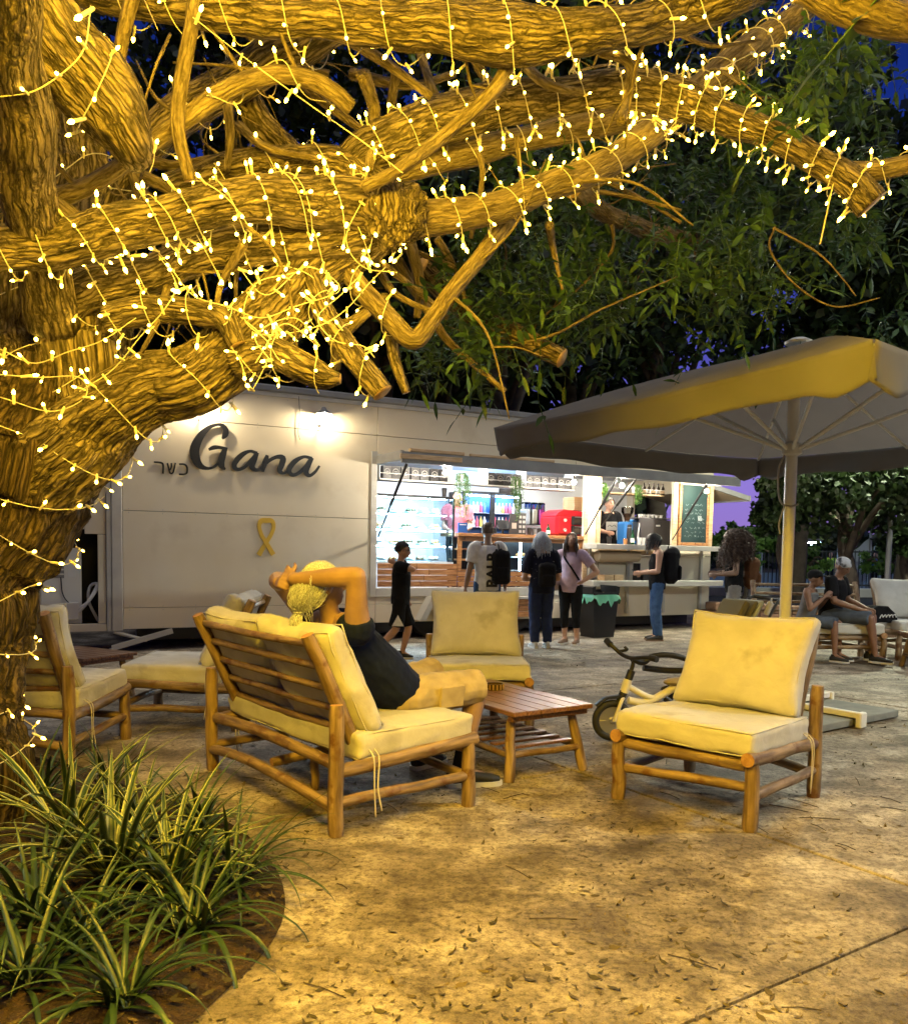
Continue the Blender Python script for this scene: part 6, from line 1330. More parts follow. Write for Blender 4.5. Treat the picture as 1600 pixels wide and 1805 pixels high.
# ------------------------------------------------------------------ dark trees behind the kiosk
M_dleaf = leafmat('far_leaf', (0.014, 0.028, 0.008), (0.04, 0.075, 0.02), 0.15)
M_dbark = mat('far_bark', (0.05, 0.038, 0.028), 0.9, (0.08, 0.06, 0.045), 6)
def far_tree(px, y, ztop, zbot, rx, label, n=9000, leaf=0.26, seed=0, trunk_r=0.22, group='dark trees behind the kiosk', mt=None, dz=0.0, clumps=70):
    r_ = np.random.RandomState(seed); base = at(px, 1000, y); t = empty('shade_tree', (base[0], base[1], 0), 0, label, 'tree', group)
    cz, rz = (ztop + zbot) / 2, (ztop - zbot) / 2
    q = MB(); top = zbot + rz * 0.9
    q.tube(catmull([(0, 0, -0.1, trunk_r * 1.3), (0.1, 0, zbot * 0.4, trunk_r), (-0.05, 0.1, zbot, trunk_r * 0.8), (0.1, 0, top, trunk_r * 0.4)], 30)[:, :3], np.linspace(trunk_r * 1.3, trunk_r * 0.4, 30), 14, wob=0.12); q.build('trunk', M_dbark, t, smooth=180)
    for k in range(7):
        a = k * 0.9 + seed; z0 = zbot * 0.75 + k * rz * 0.1; e = np.array([math.cos(a) * rx * 0.6, math.sin(a) * rx * 0.6, cz + rz * 0.3 * math.sin(k * 2.1)])
        q = MB(); q.tube(catmull([(0, 0, z0), e * 0.5 + np.array([0, 0, z0 * 0.5 + 0.3]), e], 14), np.linspace(trunk_r * 0.5, 0.03, 14), 8); q.build('limb', M_dbark, t, smooth=180)
    cc = r_.normal(size=(clumps, 3)); cc /= np.linalg.norm(cc, axis=1, keepdims=True); cc *= (r_.uniform(0.25, 1.0, (clumps, 1)) ** 0.5)
    cc = cc * np.array([rx, rx, rz]) * 0.86 + np.array([0, 0, cz]); cr_ = r_.uniform(0.5, 1.0, clumps) * rx * 0.33
    idx = r_.randint(0, clumps, n); d = r_.normal(size=(n, 3)); d /= np.linalg.norm(d, axis=1, keepdims=True); d *= (r_.uniform(0, 1, (n, 1)) ** 0.4)
    P = cc[idx] + d * cr_[idx][:, None] * np.array([1, 1, 0.75])
    U = r_.normal(size=(n, 3)); U /= np.linalg.norm(U, axis=1, keepdims=True); Wv = np.cross(U, r_.normal(size=(n, 3))); Wv /= np.linalg.norm(Wv, axis=1, keepdims=True)
    l = leaf * r_.uniform(0.6, 1.3, (n, 1)); w = l * 0.34
    V = np.stack([P - U * l * .5, P + Wv * w - U * l * 0.08, P + U * l * .5, P - Wv * w - U * l * 0.02], 1).reshape(-1, 3)
    F = np.arange(4 * n).reshape(n, 4).tolist(); q = MB(); q.add(V, F); o = q.build('crown', mt or M_dleaf, t, smooth=None); o['kind'] = 'stuff'
    return t
far_tree(-60, 19, 17, 2.5, 4.2, 'dark tree behind the left end of the trailer', seed=1); far_tree(230, 21, 18.5, 3.0, 4.4, 'dark tree behind the script sign wall', seed=2); far_tree(520, 22, 18.5, 3.2, 4.4, 'dark tree behind the trailer, left of the serving window', seed=3, n=13000)
far_tree(780, 21, 17, 3.4, 4.2, 'dark tree rising behind the serving window roof', seed=4, n=13000); far_tree(1000, 23, 18, 3.8, 4.6, 'dark tree behind the middle of the trailer roof', seed=5, n=14000); far_tree(1150, 22, 17, 4.3, 4.2, 'dark tree behind the right end of the trailer', seed=6, n=11000)
far_tree(1400, 25, 15.5, 5.4, 4.6, 'dark tree above the parasol canopy', seed=7, n=13000, leaf=0.34); far_tree(1590, 24, 13.0, 4.9, 4.2, 'dark tree above the right end of the parasol', seed=8, n=10000, leaf=0.32)
far_tree(880, 17, 9.5, 4.3, 3.0, 'smaller dark tree close behind the trailer roof', seed=18, n=7000); far_tree(660, 17, 9.5, 4.2, 3.0, 'smaller dark tree behind the wall lamp', seed=20, n=7000)
# the round tree by the court, its top lit by the park lamp
far_tree(1492, 17.5, 3.55, 1.75, 2.05, 'round leafy tree by the court with its top lit by a lamp', n=9000, leaf=0.16, seed=11, trunk_r=0.17, group='trees by the court', clumps=60)
far_tree(1378, 19, 3.0, 1.5, 0.7, 'small dark tree left of the parasol pole with a slanting trunk', n=3000, leaf=0.15, seed=12, trunk_r=0.10, group='trees by the court', clumps=26)
far_tree(1600, 19.5, 3.2, 1.2, 1.1, 'dark bushy tree at the right edge by the court', n=3600, leaf=0.16, seed=13, trunk_r=0.12, group='trees by the court', clumps=30)
M_gleaf = leafmat('bush_leaf', (0.035, 0.09, 0.015), (0.10, 0.20, 0.04), 0.2)
far_tree(1310, 24, 2.2, 0.9, 1.1, 'green bush beside the curly-haired woman', n=2600, leaf=0.17, seed=14, trunk_r=0.06, group='bushes by the court', mt=M_gleaf, clumps=24)
far_tree(1420, 26.2, 1.6, 0.5, 0.8, 'low green shrub at the court fence left of the trunk', n=1500, leaf=0.15, seed=15, trunk_r=0.05, group='bushes by the court', mt=M_gleaf, clumps=16)
far_tree(1560, 26.2, 1.75, 0.5, 0.85, 'low green shrub at the court fence right of the trunk', n=1500, leaf=0.15, seed=16, trunk_r=0.05, group='bushes by the court', mt=M_gleaf, clumps=16)
# far dark treeline along the horizon
r_ = np.random.RandomState(5); n = 16000; X = r_.uniform(-70, 110, n); Hh = 1.6 + 1.3 * vnoise(np.c_[X * 0.12, X * 0, X * 0]) + 0.7 * vnoise(np.c_[X * 0.5, X * 0 + 3, X * 0]); Z = Hh * r_.uniform(0, 1, n) ** 0.7; Y = r_.uniform(62, 70, n)
P = np.c_[X, Y, Z]; U = r_.normal(size=(n, 3)); U /= np.linalg.norm(U, axis=1, keepdims=True); Wv = np.cross(U, r_.normal(size=(n, 3))); Wv /= np.linalg.norm(Wv, axis=1, keepdims=True); l = r_.uniform(0.5, 1.3, (n, 1))
V = np.stack([P - U * l * .5, P + Wv * l * .35, P + U * l * .5, P - Wv * l * .35], 1).reshape(-1, 3); q = MB(); q.add(V, np.arange(4 * n).reshape(n, 4).tolist()); o = q.build('treeline', M_dleaf, smooth=None); tag(o, 'dark belt of far trees along the horizon', None, None, 'stuff')

r_ = np.random.RandomState(6); n = 9000; A_ = r_.uniform(R_(150), R_(390), n); Rr = r_.uniform(26, 32, n); Z = 15 * r_.uniform(0, 1, n); P = np.c_[Rr * np.cos(A_), Rr * np.sin(A_) * 0.9 + 2, Z]; P = P[~((P[:, 1] > 1) & (P[:, 0] > 0) & (np.arctan2(P[:, 1], P[:, 0]) > 0.2))]; n = len(P)  # unseen leaf belt behind the viewer, added to cut the low sky light
U = r_.normal(size=(n, 3)); U /= np.linalg.norm(U, axis=1, keepdims=True); Wv = np.cross(U, r_.normal(size=(n, 3))); Wv /= np.linalg.norm(Wv, axis=1, keepdims=True); l = r_.uniform(0.9, 2.0, (n, 1))
V = np.stack([P - U * l * .5, P + Wv * l * .35, P + U * l * .5, P - Wv * l * .35], 1).reshape(-1, 3); q = MB(); q.add(V, np.arange(4 * n).reshape(n, 4).tolist()); o = q.build('woods', M_dleaf, smooth=None); tag(o, 'unseen belt of trees added round the near side to block low sky light', None, None, 'stuff')
r_ = np.random.RandomState(8); n = 9000; X = r_.uniform(-16, 6.8, n); P = np.c_[X, 27 + 0.25 * X + r_.uniform(-1.5, 1.5, n), r_.uniform(0, 9.0, n)]
U = r_.normal(size=(n, 3)); U /= np.linalg.norm(U, axis=1, keepdims=True); Wv = np.cross(U, r_.normal(size=(n, 3))); Wv /= np.linalg.norm(Wv, axis=1, keepdims=True); l = r_.uniform(0.4, 1.0, (n, 1))
V = np.stack([P - U * l * .5, P + Wv * l * .35, P + U * l * .5, P - Wv * l * .35], 1).reshape(-1, 3); q = MB(); q.add(V, np.arange(4 * n).reshape(n, 4).tolist()); o = q.build('woods', M_dleaf, smooth=None); tag(o, 'dark screen of trees close behind the trailer', None, None, 'stuff')
# ------------------------------------------------------------------ striped strap-leaf plants in the bed
def strapmat():
    m = bpy.data.materials.new('striped_strap_leaf'); m.use_nodes = True
    nt = m.node_tree; N = nt.nodes; L = nt.links; b = N['Principled BSDF']; b.inputs['Roughness'].default_value = 0.4
    a = N.new('ShaderNodeAttribute'); a.attribute_name = 'bc'; s = N.new('ShaderNodeSeparateXYZ'); L.new(a.outputs['Vector'], s.inputs[0])
    ab = N.new('ShaderNodeMath'); ab.operation = 'ABSOLUTE'; L.new(s.outputs[0], ab.inputs[0])
    nz = N.new('ShaderNodeTexNoise'); nz.inputs['Scale'].default_value = 3; L.new(a.outputs['Vector'], nz.inputs['Vector'])
    ad = N.new('ShaderNodeMath'); ad.operation = 'MULTIPLY_ADD'; L.new(nz.outputs['Fac'], ad.inputs[0]); ad.inputs[1].default_value = 0.5; L.new(ab.outputs[0], ad.inputs[2])
    r = N.new('ShaderNodeValToRGB'); e = r.color_ramp.elements; e[0].position = 0.86; e[0].color = (0.020, 0.050, 0.010, 1); e[1].position = 0.97; e[1].color = (0.27, 0.29, 0.11, 1); L.new(ad.outputs[0], r.inputs[0])
    oi = N.new('ShaderNodeAttribute'); L.new(r.outputs[0], b.inputs['Base Color'])
    return m
M_strap = strapmat(); M_green = mat('plain_strap_leaf', (0.010, 0.028, 0.006), 0.42, (0.034, 0.068, 0.015), 6)
def blade(q, az, L, w, rise, droop, r_, seg=12):
    p = np.zeros(3); el = rise; az2 = az; ds = L / seg; V = []; B = []
    for i in range(seg + 1):
        t_ = i / seg; ww = w * (0.55 + 1.6 * t_) if t_ < 0.28 else w * (1 - ((t_ - 0.28) / 0.72) ** 2.2)
        s_ = np.array([-math.sin(az2), math.cos(az2), 0]); d = np.array([math.cos(el) * math.cos(az2), math.cos(el) * math.sin(az2), math.sin(el)]); up = np.cross(d, s_)
        for k, x in enumerate((-1, -0.5, 0, 0.5, 1)):
            V.append(p + s_ * ww * x * 0.95 - up * ww * (1 - x * x) * 0.35); B.append((x, L * 3 + az, t_ * L * 4))
        p = p + d * ds; el -= droop / seg * (0.4 + 1.4 * t_); az2 += r_.uniform(-.03, .03)
    F = [(i * 5 + j, i * 5 + j + 1, (i + 1) * 5 + j + 1, (i + 1) * 5 + j) for i in range(seg) for j in range(4)]
    q.add(np.array(V), F, 0, np.array(B))
def tuft(px, py, n, L, w, m, label, seed, up=1.15, dr=1.6, z=0.03):
    r_ = random.Random(seed); g_ = gnd(px, py, z); n = int(n * 1.6); L = L * 1.15; w = w * 0.85; t = empty('strap_leaf_plant', tuple(g_), 0, label, 'plant', 'strap-leaf plants in the bed')
    for k in range(n):
        f = (k + 0.5) / n; q = MB(); az = k * 2.4 + r_.uniform(-.4, .4); l = L * r_.uniform(0.65, 1.1)
        blade(q, az, l, w * r_.uniform(0.75, 1.2), up - 0.85 * f * f + r_.uniform(-.18, .15), dr * (0.35 + 0.9 * f) * r_.uniform(0.6, 1.3), r_)
        q.build('leaf', m, t, (r_.uniform(-.035, .035), r_.uniform(-.035, .035), 0), smooth=180)
tuft(200, 1560, 34, 0.62, 0.019, M_strap, 'tall striped strap-leaf plant in the middle of the bed', 1)
tuft(120, 1500, 30, 0.64, 0.020, M_strap, 'tall striped strap-leaf plant nearest the trunk', 2)
tuft(300, 1575, 34, 0.55, 0.017, M_strap, 'striped strap-leaf plant right of the middle of the bed', 3)
tuft(235, 1480, 26, 0.50, 0.016, M_strap, 'striped strap-leaf plant at the back of the bed', 4)
tuft(345, 1640, 30, 0.50, 0.013, M_green, 'arching dark green plant at the right rim of the bed', 5, 1.0, 2.4)
tuft(410, 1560, 26, 0.48, 0.011, M_green, 'thin-leaved dark plant reaching over the paving at the bed corner', 6, 1.05, 2.3)
tuft(345, 1470, 24, 0.40, 0.011, M_green, 'thin dark grassy plant at the back rim of the bed', 7, 1.15, 1.6)
tuft(60, 1640, 28, 0.52, 0.014, M_green, 'dark green plant at the left edge of the bed', 8, 1.1, 1.9)
tuft(50, 1740, 26, 0.42, 0.013, M_green, 'dark green plant in the lower left corner', 9, 1.0, 2.1)
tuft(215, 1770, 28, 0.42, 0.012, M_green, 'dark green plant near the lower edge of the bed', 10, 1.0, 2.2)
tuft(70, 1420, 24, 0.46, 0.013, M_green, 'dark grassy plant at the foot of the trunk', 11, 1.1, 1.8)
tuft(190, 1410, 22, 0.42, 0.011, M_green, 'dark grassy plant behind the tallest striped one', 12, 1.2, 1.4)
tuft(150, 1680, 22, 0.40, 0.012, M_green, 'small green plant between the striped ones and the lower corner', 13, 1.0, 2.0)
# ------------------------------------------------------------------ fallen leaves
M_litter = mat('dry_leaf', (0.045, 0.035, 0.012), 0.7, (0.22, 0.15, 0.04), 1.7, 3, lo=0.45, hi=0.72)
r_ = random.Random(55); q = MB()
def litter(x, y, z, l):
    a = r_.uniform(0, 6.28); d = np.array([math.cos(a), math.sin(a), r_.uniform(-.05, .12)]); s_ = np.array([-math.sin(a), math.cos(a), r_.uniform(-.5, .5)]); w = l * r_.uniform(0.13, 0.22); c = np.array([x, y, z + 0.004]); lift = r_.uniform(0, 0.35) * l
    V = [c - d * l / 2 + (0, 0, lift * .5), c + s_ * w * .75 - d * l * .22, c + s_ * w + d * l * .05, c + s_ * w * .6 + d * l * .3, c + d * l / 2 + (0, 0, lift), c - s_ * w * .6 + d * l * .3, c - s_ * w + d * l * .05, c - s_ * w * .75 - d * l * .22]
    V = [np.maximum(v, np.array([-99, -99, z + 0.002])) for v in V]; q.add(V, [(0, 1, 7), (1, 2, 6, 7), (2, 3, 5, 6), (3, 4, 5)])
for k in range(8000):
    y = 2.2 + 11 * r_.random() ** 1.3; x = r_.uniform(-0.62 * y, 0.66 * y); 
    if vnoise(np.array([[x * 1.1, y * 1.1, 4.0]]))[0] < r_.uniform(0.1, 0.75): continue
    litter(x, y, 0.0, min(0.055, 0.014 + r_.expovariate(70)))
for k in range(1100):
    b = be[r_.randrange(len(be))]; s_ = r_.random() ** 0.5; p = bc_ + (b - bc_) * s_; litter(p[0], p[1], 0.03, r_.uniform(0.03, 0.06))
o = q.build('fallen_leaves', M_litter, smooth=None); tag(o, 'small dry leaves strewn over the concrete and the bed', None, None, 'stuff')
q = MB()
for k in range(60):
    y = 2.4 + 6 * r_.random(); x = r_.uniform(-0.4 * y, 0.55 * y); a = r_.uniform(0, 3.14); l = r_.uniform(0.03, 0.11); d = np.array([math.cos(a), math.sin(a), 0]) * l; q.tube([np.array([x, y, 0.004]) - d, np.array([x, y, 0.006]) + d * 0.1 + np.array([0.004, 0.004, 0]), np.array([x, y, 0.004]) + d], 0.0022, 4)
o = q.build('fallen_twigs', M_dbark, smooth=None); tag(o, 'thin broken twigs strewn over the concrete', None, None, 'stuff')

# ------------------------------------------------------------------ people
M_skin = mat('skin_light', (0.46, 0.26, 0.17), 0.55, (0.52, 0.30, 0.20), 9, bump=0.15, bscale=90, bdist=0.003)
M_skin_tan = mat('skin_tan', (0.25, 0.155, 0.105), 0.5, (0.33, 0.21, 0.145), 9, bump=0.2, bscale=80, bdist=0.003)
M_skin_dark = mat('skin_brown', (0.20, 0.10, 0.06), 0.55, (0.25, 0.13, 0.08), 9)
_dtex = bpy.data.textures.new('cloth_folds', 'CLOUDS'); _dtex.noise_scale = 0.11; _dtex.noise_depth = 2
def cloth(name, c, c2=None, **k): return mat(name, c, 0.9, c2 or tuple(min(1, x * 1.25) for x in c), 14, bump=0.25, bscale=260, bdist=0.002, spec=0.15, **k)
M_navy = cloth('navy_jersey', (0.006, 0.010, 0.035)); M_blackc = cloth('black_cloth', (0.008, 0.008, 0.009)); M_whitec = cloth('white_tshirt', (0.66, 0.66, 0.65)); M_denim = cloth('blue_denim', (0.035, 0.075, 0.17), (0.06, 0.115, 0.24)); M_denimd = cloth('dark_denim', (0.02, 0.03, 0.08))
M_khaki = cloth('khaki_cotton', (0.36, 0.29, 0.17)); M_lav = cloth('lavender_jersey', (0.48, 0.36, 0.46)); M_pink = cloth('pink_shirt', (0.45, 0.12, 0.14)); M_greyc = cloth('grey_linen', (0.20, 0.19, 0.18)); M_greyt = cloth('grey_vest', (0.12, 0.12, 0.13)); M_shortsg = cloth('grey_shorts', (0.07, 0.085, 0.11))
M_hgrey = mat('grey_hair', (0.22, 0.23, 0.25), 0.5, (0.64, 0.68, 0.76), 60, stretch=(4, 4, 1)); M_hdark = mat('dark_hair', (0.012, 0.009, 0.008), 0.45); M_hbrown = mat('brown_hair', (0.05, 0.028, 0.018), 0.5, (0.085, 0.05, 0.03), 30)
M_sole = mat('white_sole', (0.6, 0.6, 0.58), 0.6); M_shoeb = mat('black_shoe', (0.012, 0.012, 0.012), 0.6); M_shoew = mat('white_shoe', (0.55, 0.57, 0.6), 0.6); M_sandal = mat('sandal', (0.25, 0.16, 0.1), 0.6)
M_bag = cloth('black_pack', (0.009, 0.009, 0.011)); M_bagb = cloth('brown_pack', (0.10, 0.045, 0.02)); M_eye = mat('eye_dark', (0.01, 0.008, 0.008), 0.2)
def unit(v): v = np.array(v, float); return v / (np.linalg.norm(v) + 1e-9)
def eloft(q, pts, rx, ry, xax, seg=20):
    P = np.asarray(pts, float); n = len(P); T_ = np.gradient(P, axis=0); V = []
    th = np.linspace(0, 2 * PI, seg, endpoint=False)
    for i in range(n):
        t_ = unit(T_[i]); x = np.array(xax[i] if np.ndim(xax) == 2 else xax, float); x = unit(x - t_ * (x @ t_)); y = np.cross(t_, x)
        V += [P[i] + x * rx[i] * math.cos(a) + y * ry[i] * math.sin(a) for a in th]
    F = [(i * seg + j, i * seg + (j + 1) % seg, (i + 1) * seg + (j + 1) % seg, (i + 1) * seg + j) for i in range(n - 1) for j in range(seg)]
    F += [tuple(range(seg))[::-1], tuple((n - 1) * seg + j for j in range(seg))]
    q.add(np.array(V), F)
def chain(q, pts, r, n=14, seg=14, cap=True):
    C = catmull([(*p, rr) for p, rr in zip(pts, r)], n); q.tube(C[:, :3], C[:, 3], seg)
    if cap: q.ell(C[0, :3], C[0, 3], 12, 8); q.ell(C[-1, :3], C[-1, 3], 12, 8)
def hand(q, w, d, nrm, s=1.0, curl=0.5, side=1):
    """w wrist, d towards the fingers, nrm back of the hand, side +1/-1 which edge the thumb leaves"""
    d = unit(d); nrm = unit(np.array(nrm) - d * (np.array(nrm) @ d)); x = np.cross(d, nrm) * side
    eloft(q, [w - d * 0.01 * s, w + d * 0.03 * s, w + d * 0.065 * s, w + d * 0.095 * s], [0.026 * s, 0.036 * s, 0.042 * s, 0.038 * s], [0.02 * s, 0.017 * s, 0.016 * s, 0.013 * s], x, 14)
    for k, (ox, L) in enumerate(((0.030, 0.072), (0.010, 0.080), (-0.011, 0.075), (-0.031, 0.060))):
        p = w + d * 0.088 * s + x * ox * s; a = 0.0; pts = [p - d * 0.02 * s, p]
        for j, f in enumerate((0.45, 0.32, 0.23)):
            a += curl * (0.75 + 0.15 * j) * (1 + 0.08 * k); dd = d * math.cos(a) - nrm * math.sin(a); p = p + dd * L * f * s; pts.append(p)
        chain(q, pts, [0.0098 * s, 0.0098 * s, 0.0092 * s, 0.0085 * s, 0.0072 * s], 14, 8)
    p = w + d * 0.03 * s + x * 0.03 * s; t1 = unit(d * 0.65 + x * 0.75 - nrm * 0.25)
    chain(q, [p - t1 * 0.01, p, p + t1 * 0.035 * s, p + unit(t1 * 0.8 + d * 0.5 - nrm * 0.4 * curl) * 0.068 * s], [0.014 * s, 0.0125 * s, 0.0108 * s, 0.0085 * s], 12, 8)
def head(q, c, fwd, up, s=1.0):
    f = unit(fwd); u = unit(np.array(up) - f * (np.array(up) @ f)); x = np.cross(f, u); Rm = np.stack([x, f, u], 1)
    q.ell(c + u * 0.025 * s - f * 0.01 * s, np.array((0.076, 0.095, 0.098)) * s, 28, 20, rot=Rm)
    eloft(q, [c + u * 0.045 * s + f * 0.03 * s, c - u * 0.02 * s + f * 0.035 * s, c - u * 0.065 * s + f * 0.038 * s, c - u * 0.105 * s + f * 0.05 * s], np.array([.066, .064, .052, .028]) * s, np.array([.062, .06, .052, .03]) * s, x)
    n0 = c + f * 0.088 * s
    eloft(q, [n0 + u * 0.02 * s, n0 - u * 0.01 * s + f * 0.012 * s, n0 - u * 0.03 * s + f * 0.02 * s, n0 - u * 0.04 * s + f * 0.006 * s], np.array([.010, .013, .018, .014]) * s, np.array([.012, .014, .015, .010]) * s, x, 10)
    q.ell(n0 + u * 0.026 * s - f * 0.008 * s, np.array((.055, .014, .011)) * s, 14, 8, rot=Rm)
    q.ell(n0 - u * 0.066 * s - f * 0.006 * s, np.array((.024, .012, .012)) * s, 12, 8, rot=Rm)
    for sg in (-1, 1):
        q.ell(c + x * sg * 0.078 * s - f * 0.01 * s - u * 0.008 * s, np.array((.010, .02, .032)) * s, 12, 8, rot=Rm)
    return Rm
def eyes(t, c, fwd, up, s=1.0):
    f = unit(fwd); u = unit(np.array(up) - f * (np.array(up) @ f)); x = np.cross(f, u)
    for sg in (-1, 1):
        q = MB(); q.ell(c + x * sg * 0.031 * s + f * 0.083 * s + u * 0.004 * s, np.array((0.014, 0.008, 0.007)) * s, 10, 6, rot=np.stack([x, f, u], 1)); q.build('eye', M_eye, t)
def remesh(o, v, fold=0.0, smooth=4):
    md = o.modifiers.new('skin', 'REMESH'); md.mode = 'VOXEL'; md.voxel_size = v; md.use_smooth_shade = True
    ms = o.modifiers.new('soft', 'SMOOTH'); ms.factor = 0.5; ms.iterations = smooth
    if fold: dm = o.modifiers.new('folds', 'DISPLACE'); dm.texture = _dtex; dm.strength = fold; dm.mid_level = 0.5; dm.texture_coords = 'LOCAL'
def shoe(t, ank, toe, s, m, sole=None):
    a = np.array(ank, float); tt = np.array(toe, float); d = tt - a; d[2] = 0; L = np.linalg.norm(d); d = unit(d); x = np.array([d[1], -d[0], 0]); zg = tt[2]
    heel = a - d * 0.075 * s; heel[2] = zg; top = a + np.array([0, 0, 0.03 * s]); e = tt.copy()
    def P(f, z): p = heel + (e - heel) * f; return np.array([p[0], p[1], zg + z * s])
    q = MB(); eloft(q, [P(0.0, .05), P(.12, .055), P(.32, .06), P(.55, .052), P(.8, .04), P(.97, .034)], np.array([.028, .038, .038, .042, .044, .024]) * s, np.array([.035, .045, .042, .034, .026, .016]) * s, x, 18)
    eloft(q, [P(.18, .06), P(.2, .10), P(.2, .125)], np.array([.038, .036, .036]) * s, np.array([.05, .046, .044]) * s, x, 16); o = q.build('shoe', m, t, smooth=180); remesh(o, 0.007 * s, 0, 3)
    q = MB(); n = 22; poly = []
    prof = ((0, .03), (.06, .038), (.3, .038), (.55, .045), (.8, .047), (.94, .036), (1.01, .012))
    for f, w in prof: poly.append(P(f, 0) + x * w * s)
    for f, w in prof[::-1]: poly.append(P(f, 0) - x * w * s)
    V = np.array(poly); k = len(V); q.add(np.vstack([V, V + np.array([0, 0, 0.026 * s])]), [tuple(range(k))[::-1], tuple(range(k, 2 * k))] + [(i, (i + 1) % k, k + (i + 1) % k, k + i) for i in range(k)]); q.build('sole', sole or M_sole, o, smooth=40)
def default_joints(H):
    s = H / 1.75; J = dict(pelvis=(0, 0, .95), waist=(0, 0.005, 1.08), chest=(0, 0.01, 1.27), neck=(0, -0.005, 1.46), head=(0, 0.035, 1.625))
    for n, sg in (('L', -1), ('R', 1)):
        J.update({'sh' + n: (sg * .185, 0, 1.41), 'el' + n: (sg * .235, -.02, 1.12), 'wr' + n: (sg * .245, .05, .87), 'hip' + n: (sg * .092, 0, .92), 'kn' + n: (sg * .095, .015, .49), 'an' + n: (sg * .10, -.03, .09), 'to' + n: (sg * .12, .17, 0.0)})
    return {k: np.array(v) * s for k, v in J.items()}
def person(label, loc, rz, H, J=None, skin=None, top=None, sleeve=0.55, bottom=None, leg=1.0, shoes=M_shoeb, hf=(0, 1, 0), hu=(0, 0, 1), build=1.0, fem=False, vox=0.010, loose=1.0, hands=None, belly=1.0, arm=1.0, name='person', cat='person', group=None, dz=0.0, tank=False, sole=None, wide=1.0, face=True):
    t = empty(name, tuple(loc), rz, label, cat, group); s = H / 1.75; D = default_joints(H)
    for k, v in (J or {}).items(): D[k] = np.array(v, float)
    skin = skin or M_skin; lat = unit(D['shR'] - D['shL']); latp = unit(D['hipR'] - D['hipL']); b = build
    cw = 0.92 if fem else 1.0; hw = 1.06 if fem else 1.0
    spine = [D['pelvis'] - unit(D['waist'] - D['pelvis']) * 0.09 * s, D['pelvis'], D['waist'], D['chest'], D['neck'] - unit(D['neck'] - D['chest']) * 0.07 * s, D['neck']]
    rxs = np.array([.135 * hw, .160 * hw, .132 * belly, .155 * cw, .145 * cw, .062]) * s * b; rys = np.array([.095, .112, .100 * belly, .110, .085, .058]) * s * b
    xax = np.array([latp, latp, unit(lat + latp), lat, lat, lat])
    q = MB(); eloft(q, spine, rxs * 0.94, rys * 0.94, xax)
    nt = unit(D['head'] - D['neck']); chain(q, [D['neck'] - nt * 0.04 * s, D['neck'] + nt * 0.03 * s, D['head'] - nt * 0.02 * s], [.062 * s, .052 * s, .05 * s], 10)
    head(q, D['head'], hf, hu, s * (1.03 if H < 1.55 else 1.0) * (1.12 if H < 1.45 else 1.0))
    for n, sg in (('L', -1), ('R', 1)):
        chain(q, [D['neck'] * 0.45 + D['sh' + n] * 0.55, D['sh' + n], D['sh' + n] * .6 + D['el' + n] * .4, D['el' + n]], np.array([.052, .060, .05, .041]) * s * b * arm, 18)
        chain(q, [D['el' + n], D['el' + n] * .7 + D['wr' + n] * .3, D['wr' + n]], np.array([.042, .043, .027]) * s * b * arm, 14)
        hd = (hands or {}).get(n, {}); d = np.array(hd.get('d', D['wr' + n] - D['el' + n])); hand(q, D['wr' + n], d, hd.get('n', lat * sg), s * hd.get('s', 1.0), hd.get('curl', 0.35), hd.get('side', sg))
        chain(q, [D['hip' + n], D['hip' + n] * .5 + D['kn' + n] * .5, D['kn' + n]], np.array([.088, .078, .056]) * s * b, 16); chain(q, [D['kn' + n], D['kn' + n] * .68 + D['an' + n] * .32, D['an' + n]], np.array([.055, .056, .036]) * s * b, 16)
        chain(q, [D['an' + n], D['an' + n] * .5 + D['to' + n] * .5 + np.array([0, 0, .015 * s]), D['an' + n] * .15 + D['to' + n] * .85 + np.array([0, 0, .025 * s])], np.array([.030, .022, .013]) * s, 10)
    o = q.build('body', skin, t, smooth=180); remesh(o, vox, 0, 3)
    if face: eyes(t, D['head'], hf, hu, s)
    if top:
        q = MB(); add = .014 * s * loose; sp = spine if not tank else spine[:-1]
        bottomdrop = unit(D['waist'] - D['pelvis']) * 0.03 * s
        sp2 = [spine[0] - bottomdrop] + list(spine[1:5]) + [D['neck'] - unit(D['neck'] - D['chest']) * (0.012 if not tank else 0.05) * s]
        rx2 = np.array([.155 * hw, .166 * hw, (.150 if not fem else .142) * belly, .165 * cw, .158 * cw, .085 if not tank else .12]) * s * b + add; ry2 = np.array([.115, .122, .116 * belly, .122, .098, .074]) * s * b + add
        eloft(q, sp2, rx2, ry2, xax)
        for n, sg in (('L', -1), ('R', 1)):
            if tank: continue
            e = D['sh' + n] + (D['el' + n] - D['sh' + n]) * sleeve * 1.1 if sleeve <= 1 else D['wr' + n]
            if sleeve <= 1: chain(q, [D['neck'] * 0.4 + D['sh' + n] * 0.6 - np.array([0, 0, .01]), D['sh' + n], e], np.array([.062, .074, .068]) * s * b + add * 0.6, 16, cap=False); q.ell(D['sh' + n], .074 * s * b, 12, 8)
        o = q.build('shirt', top, t, smooth=180); remesh(o, vox, 0.018 * s, 3)
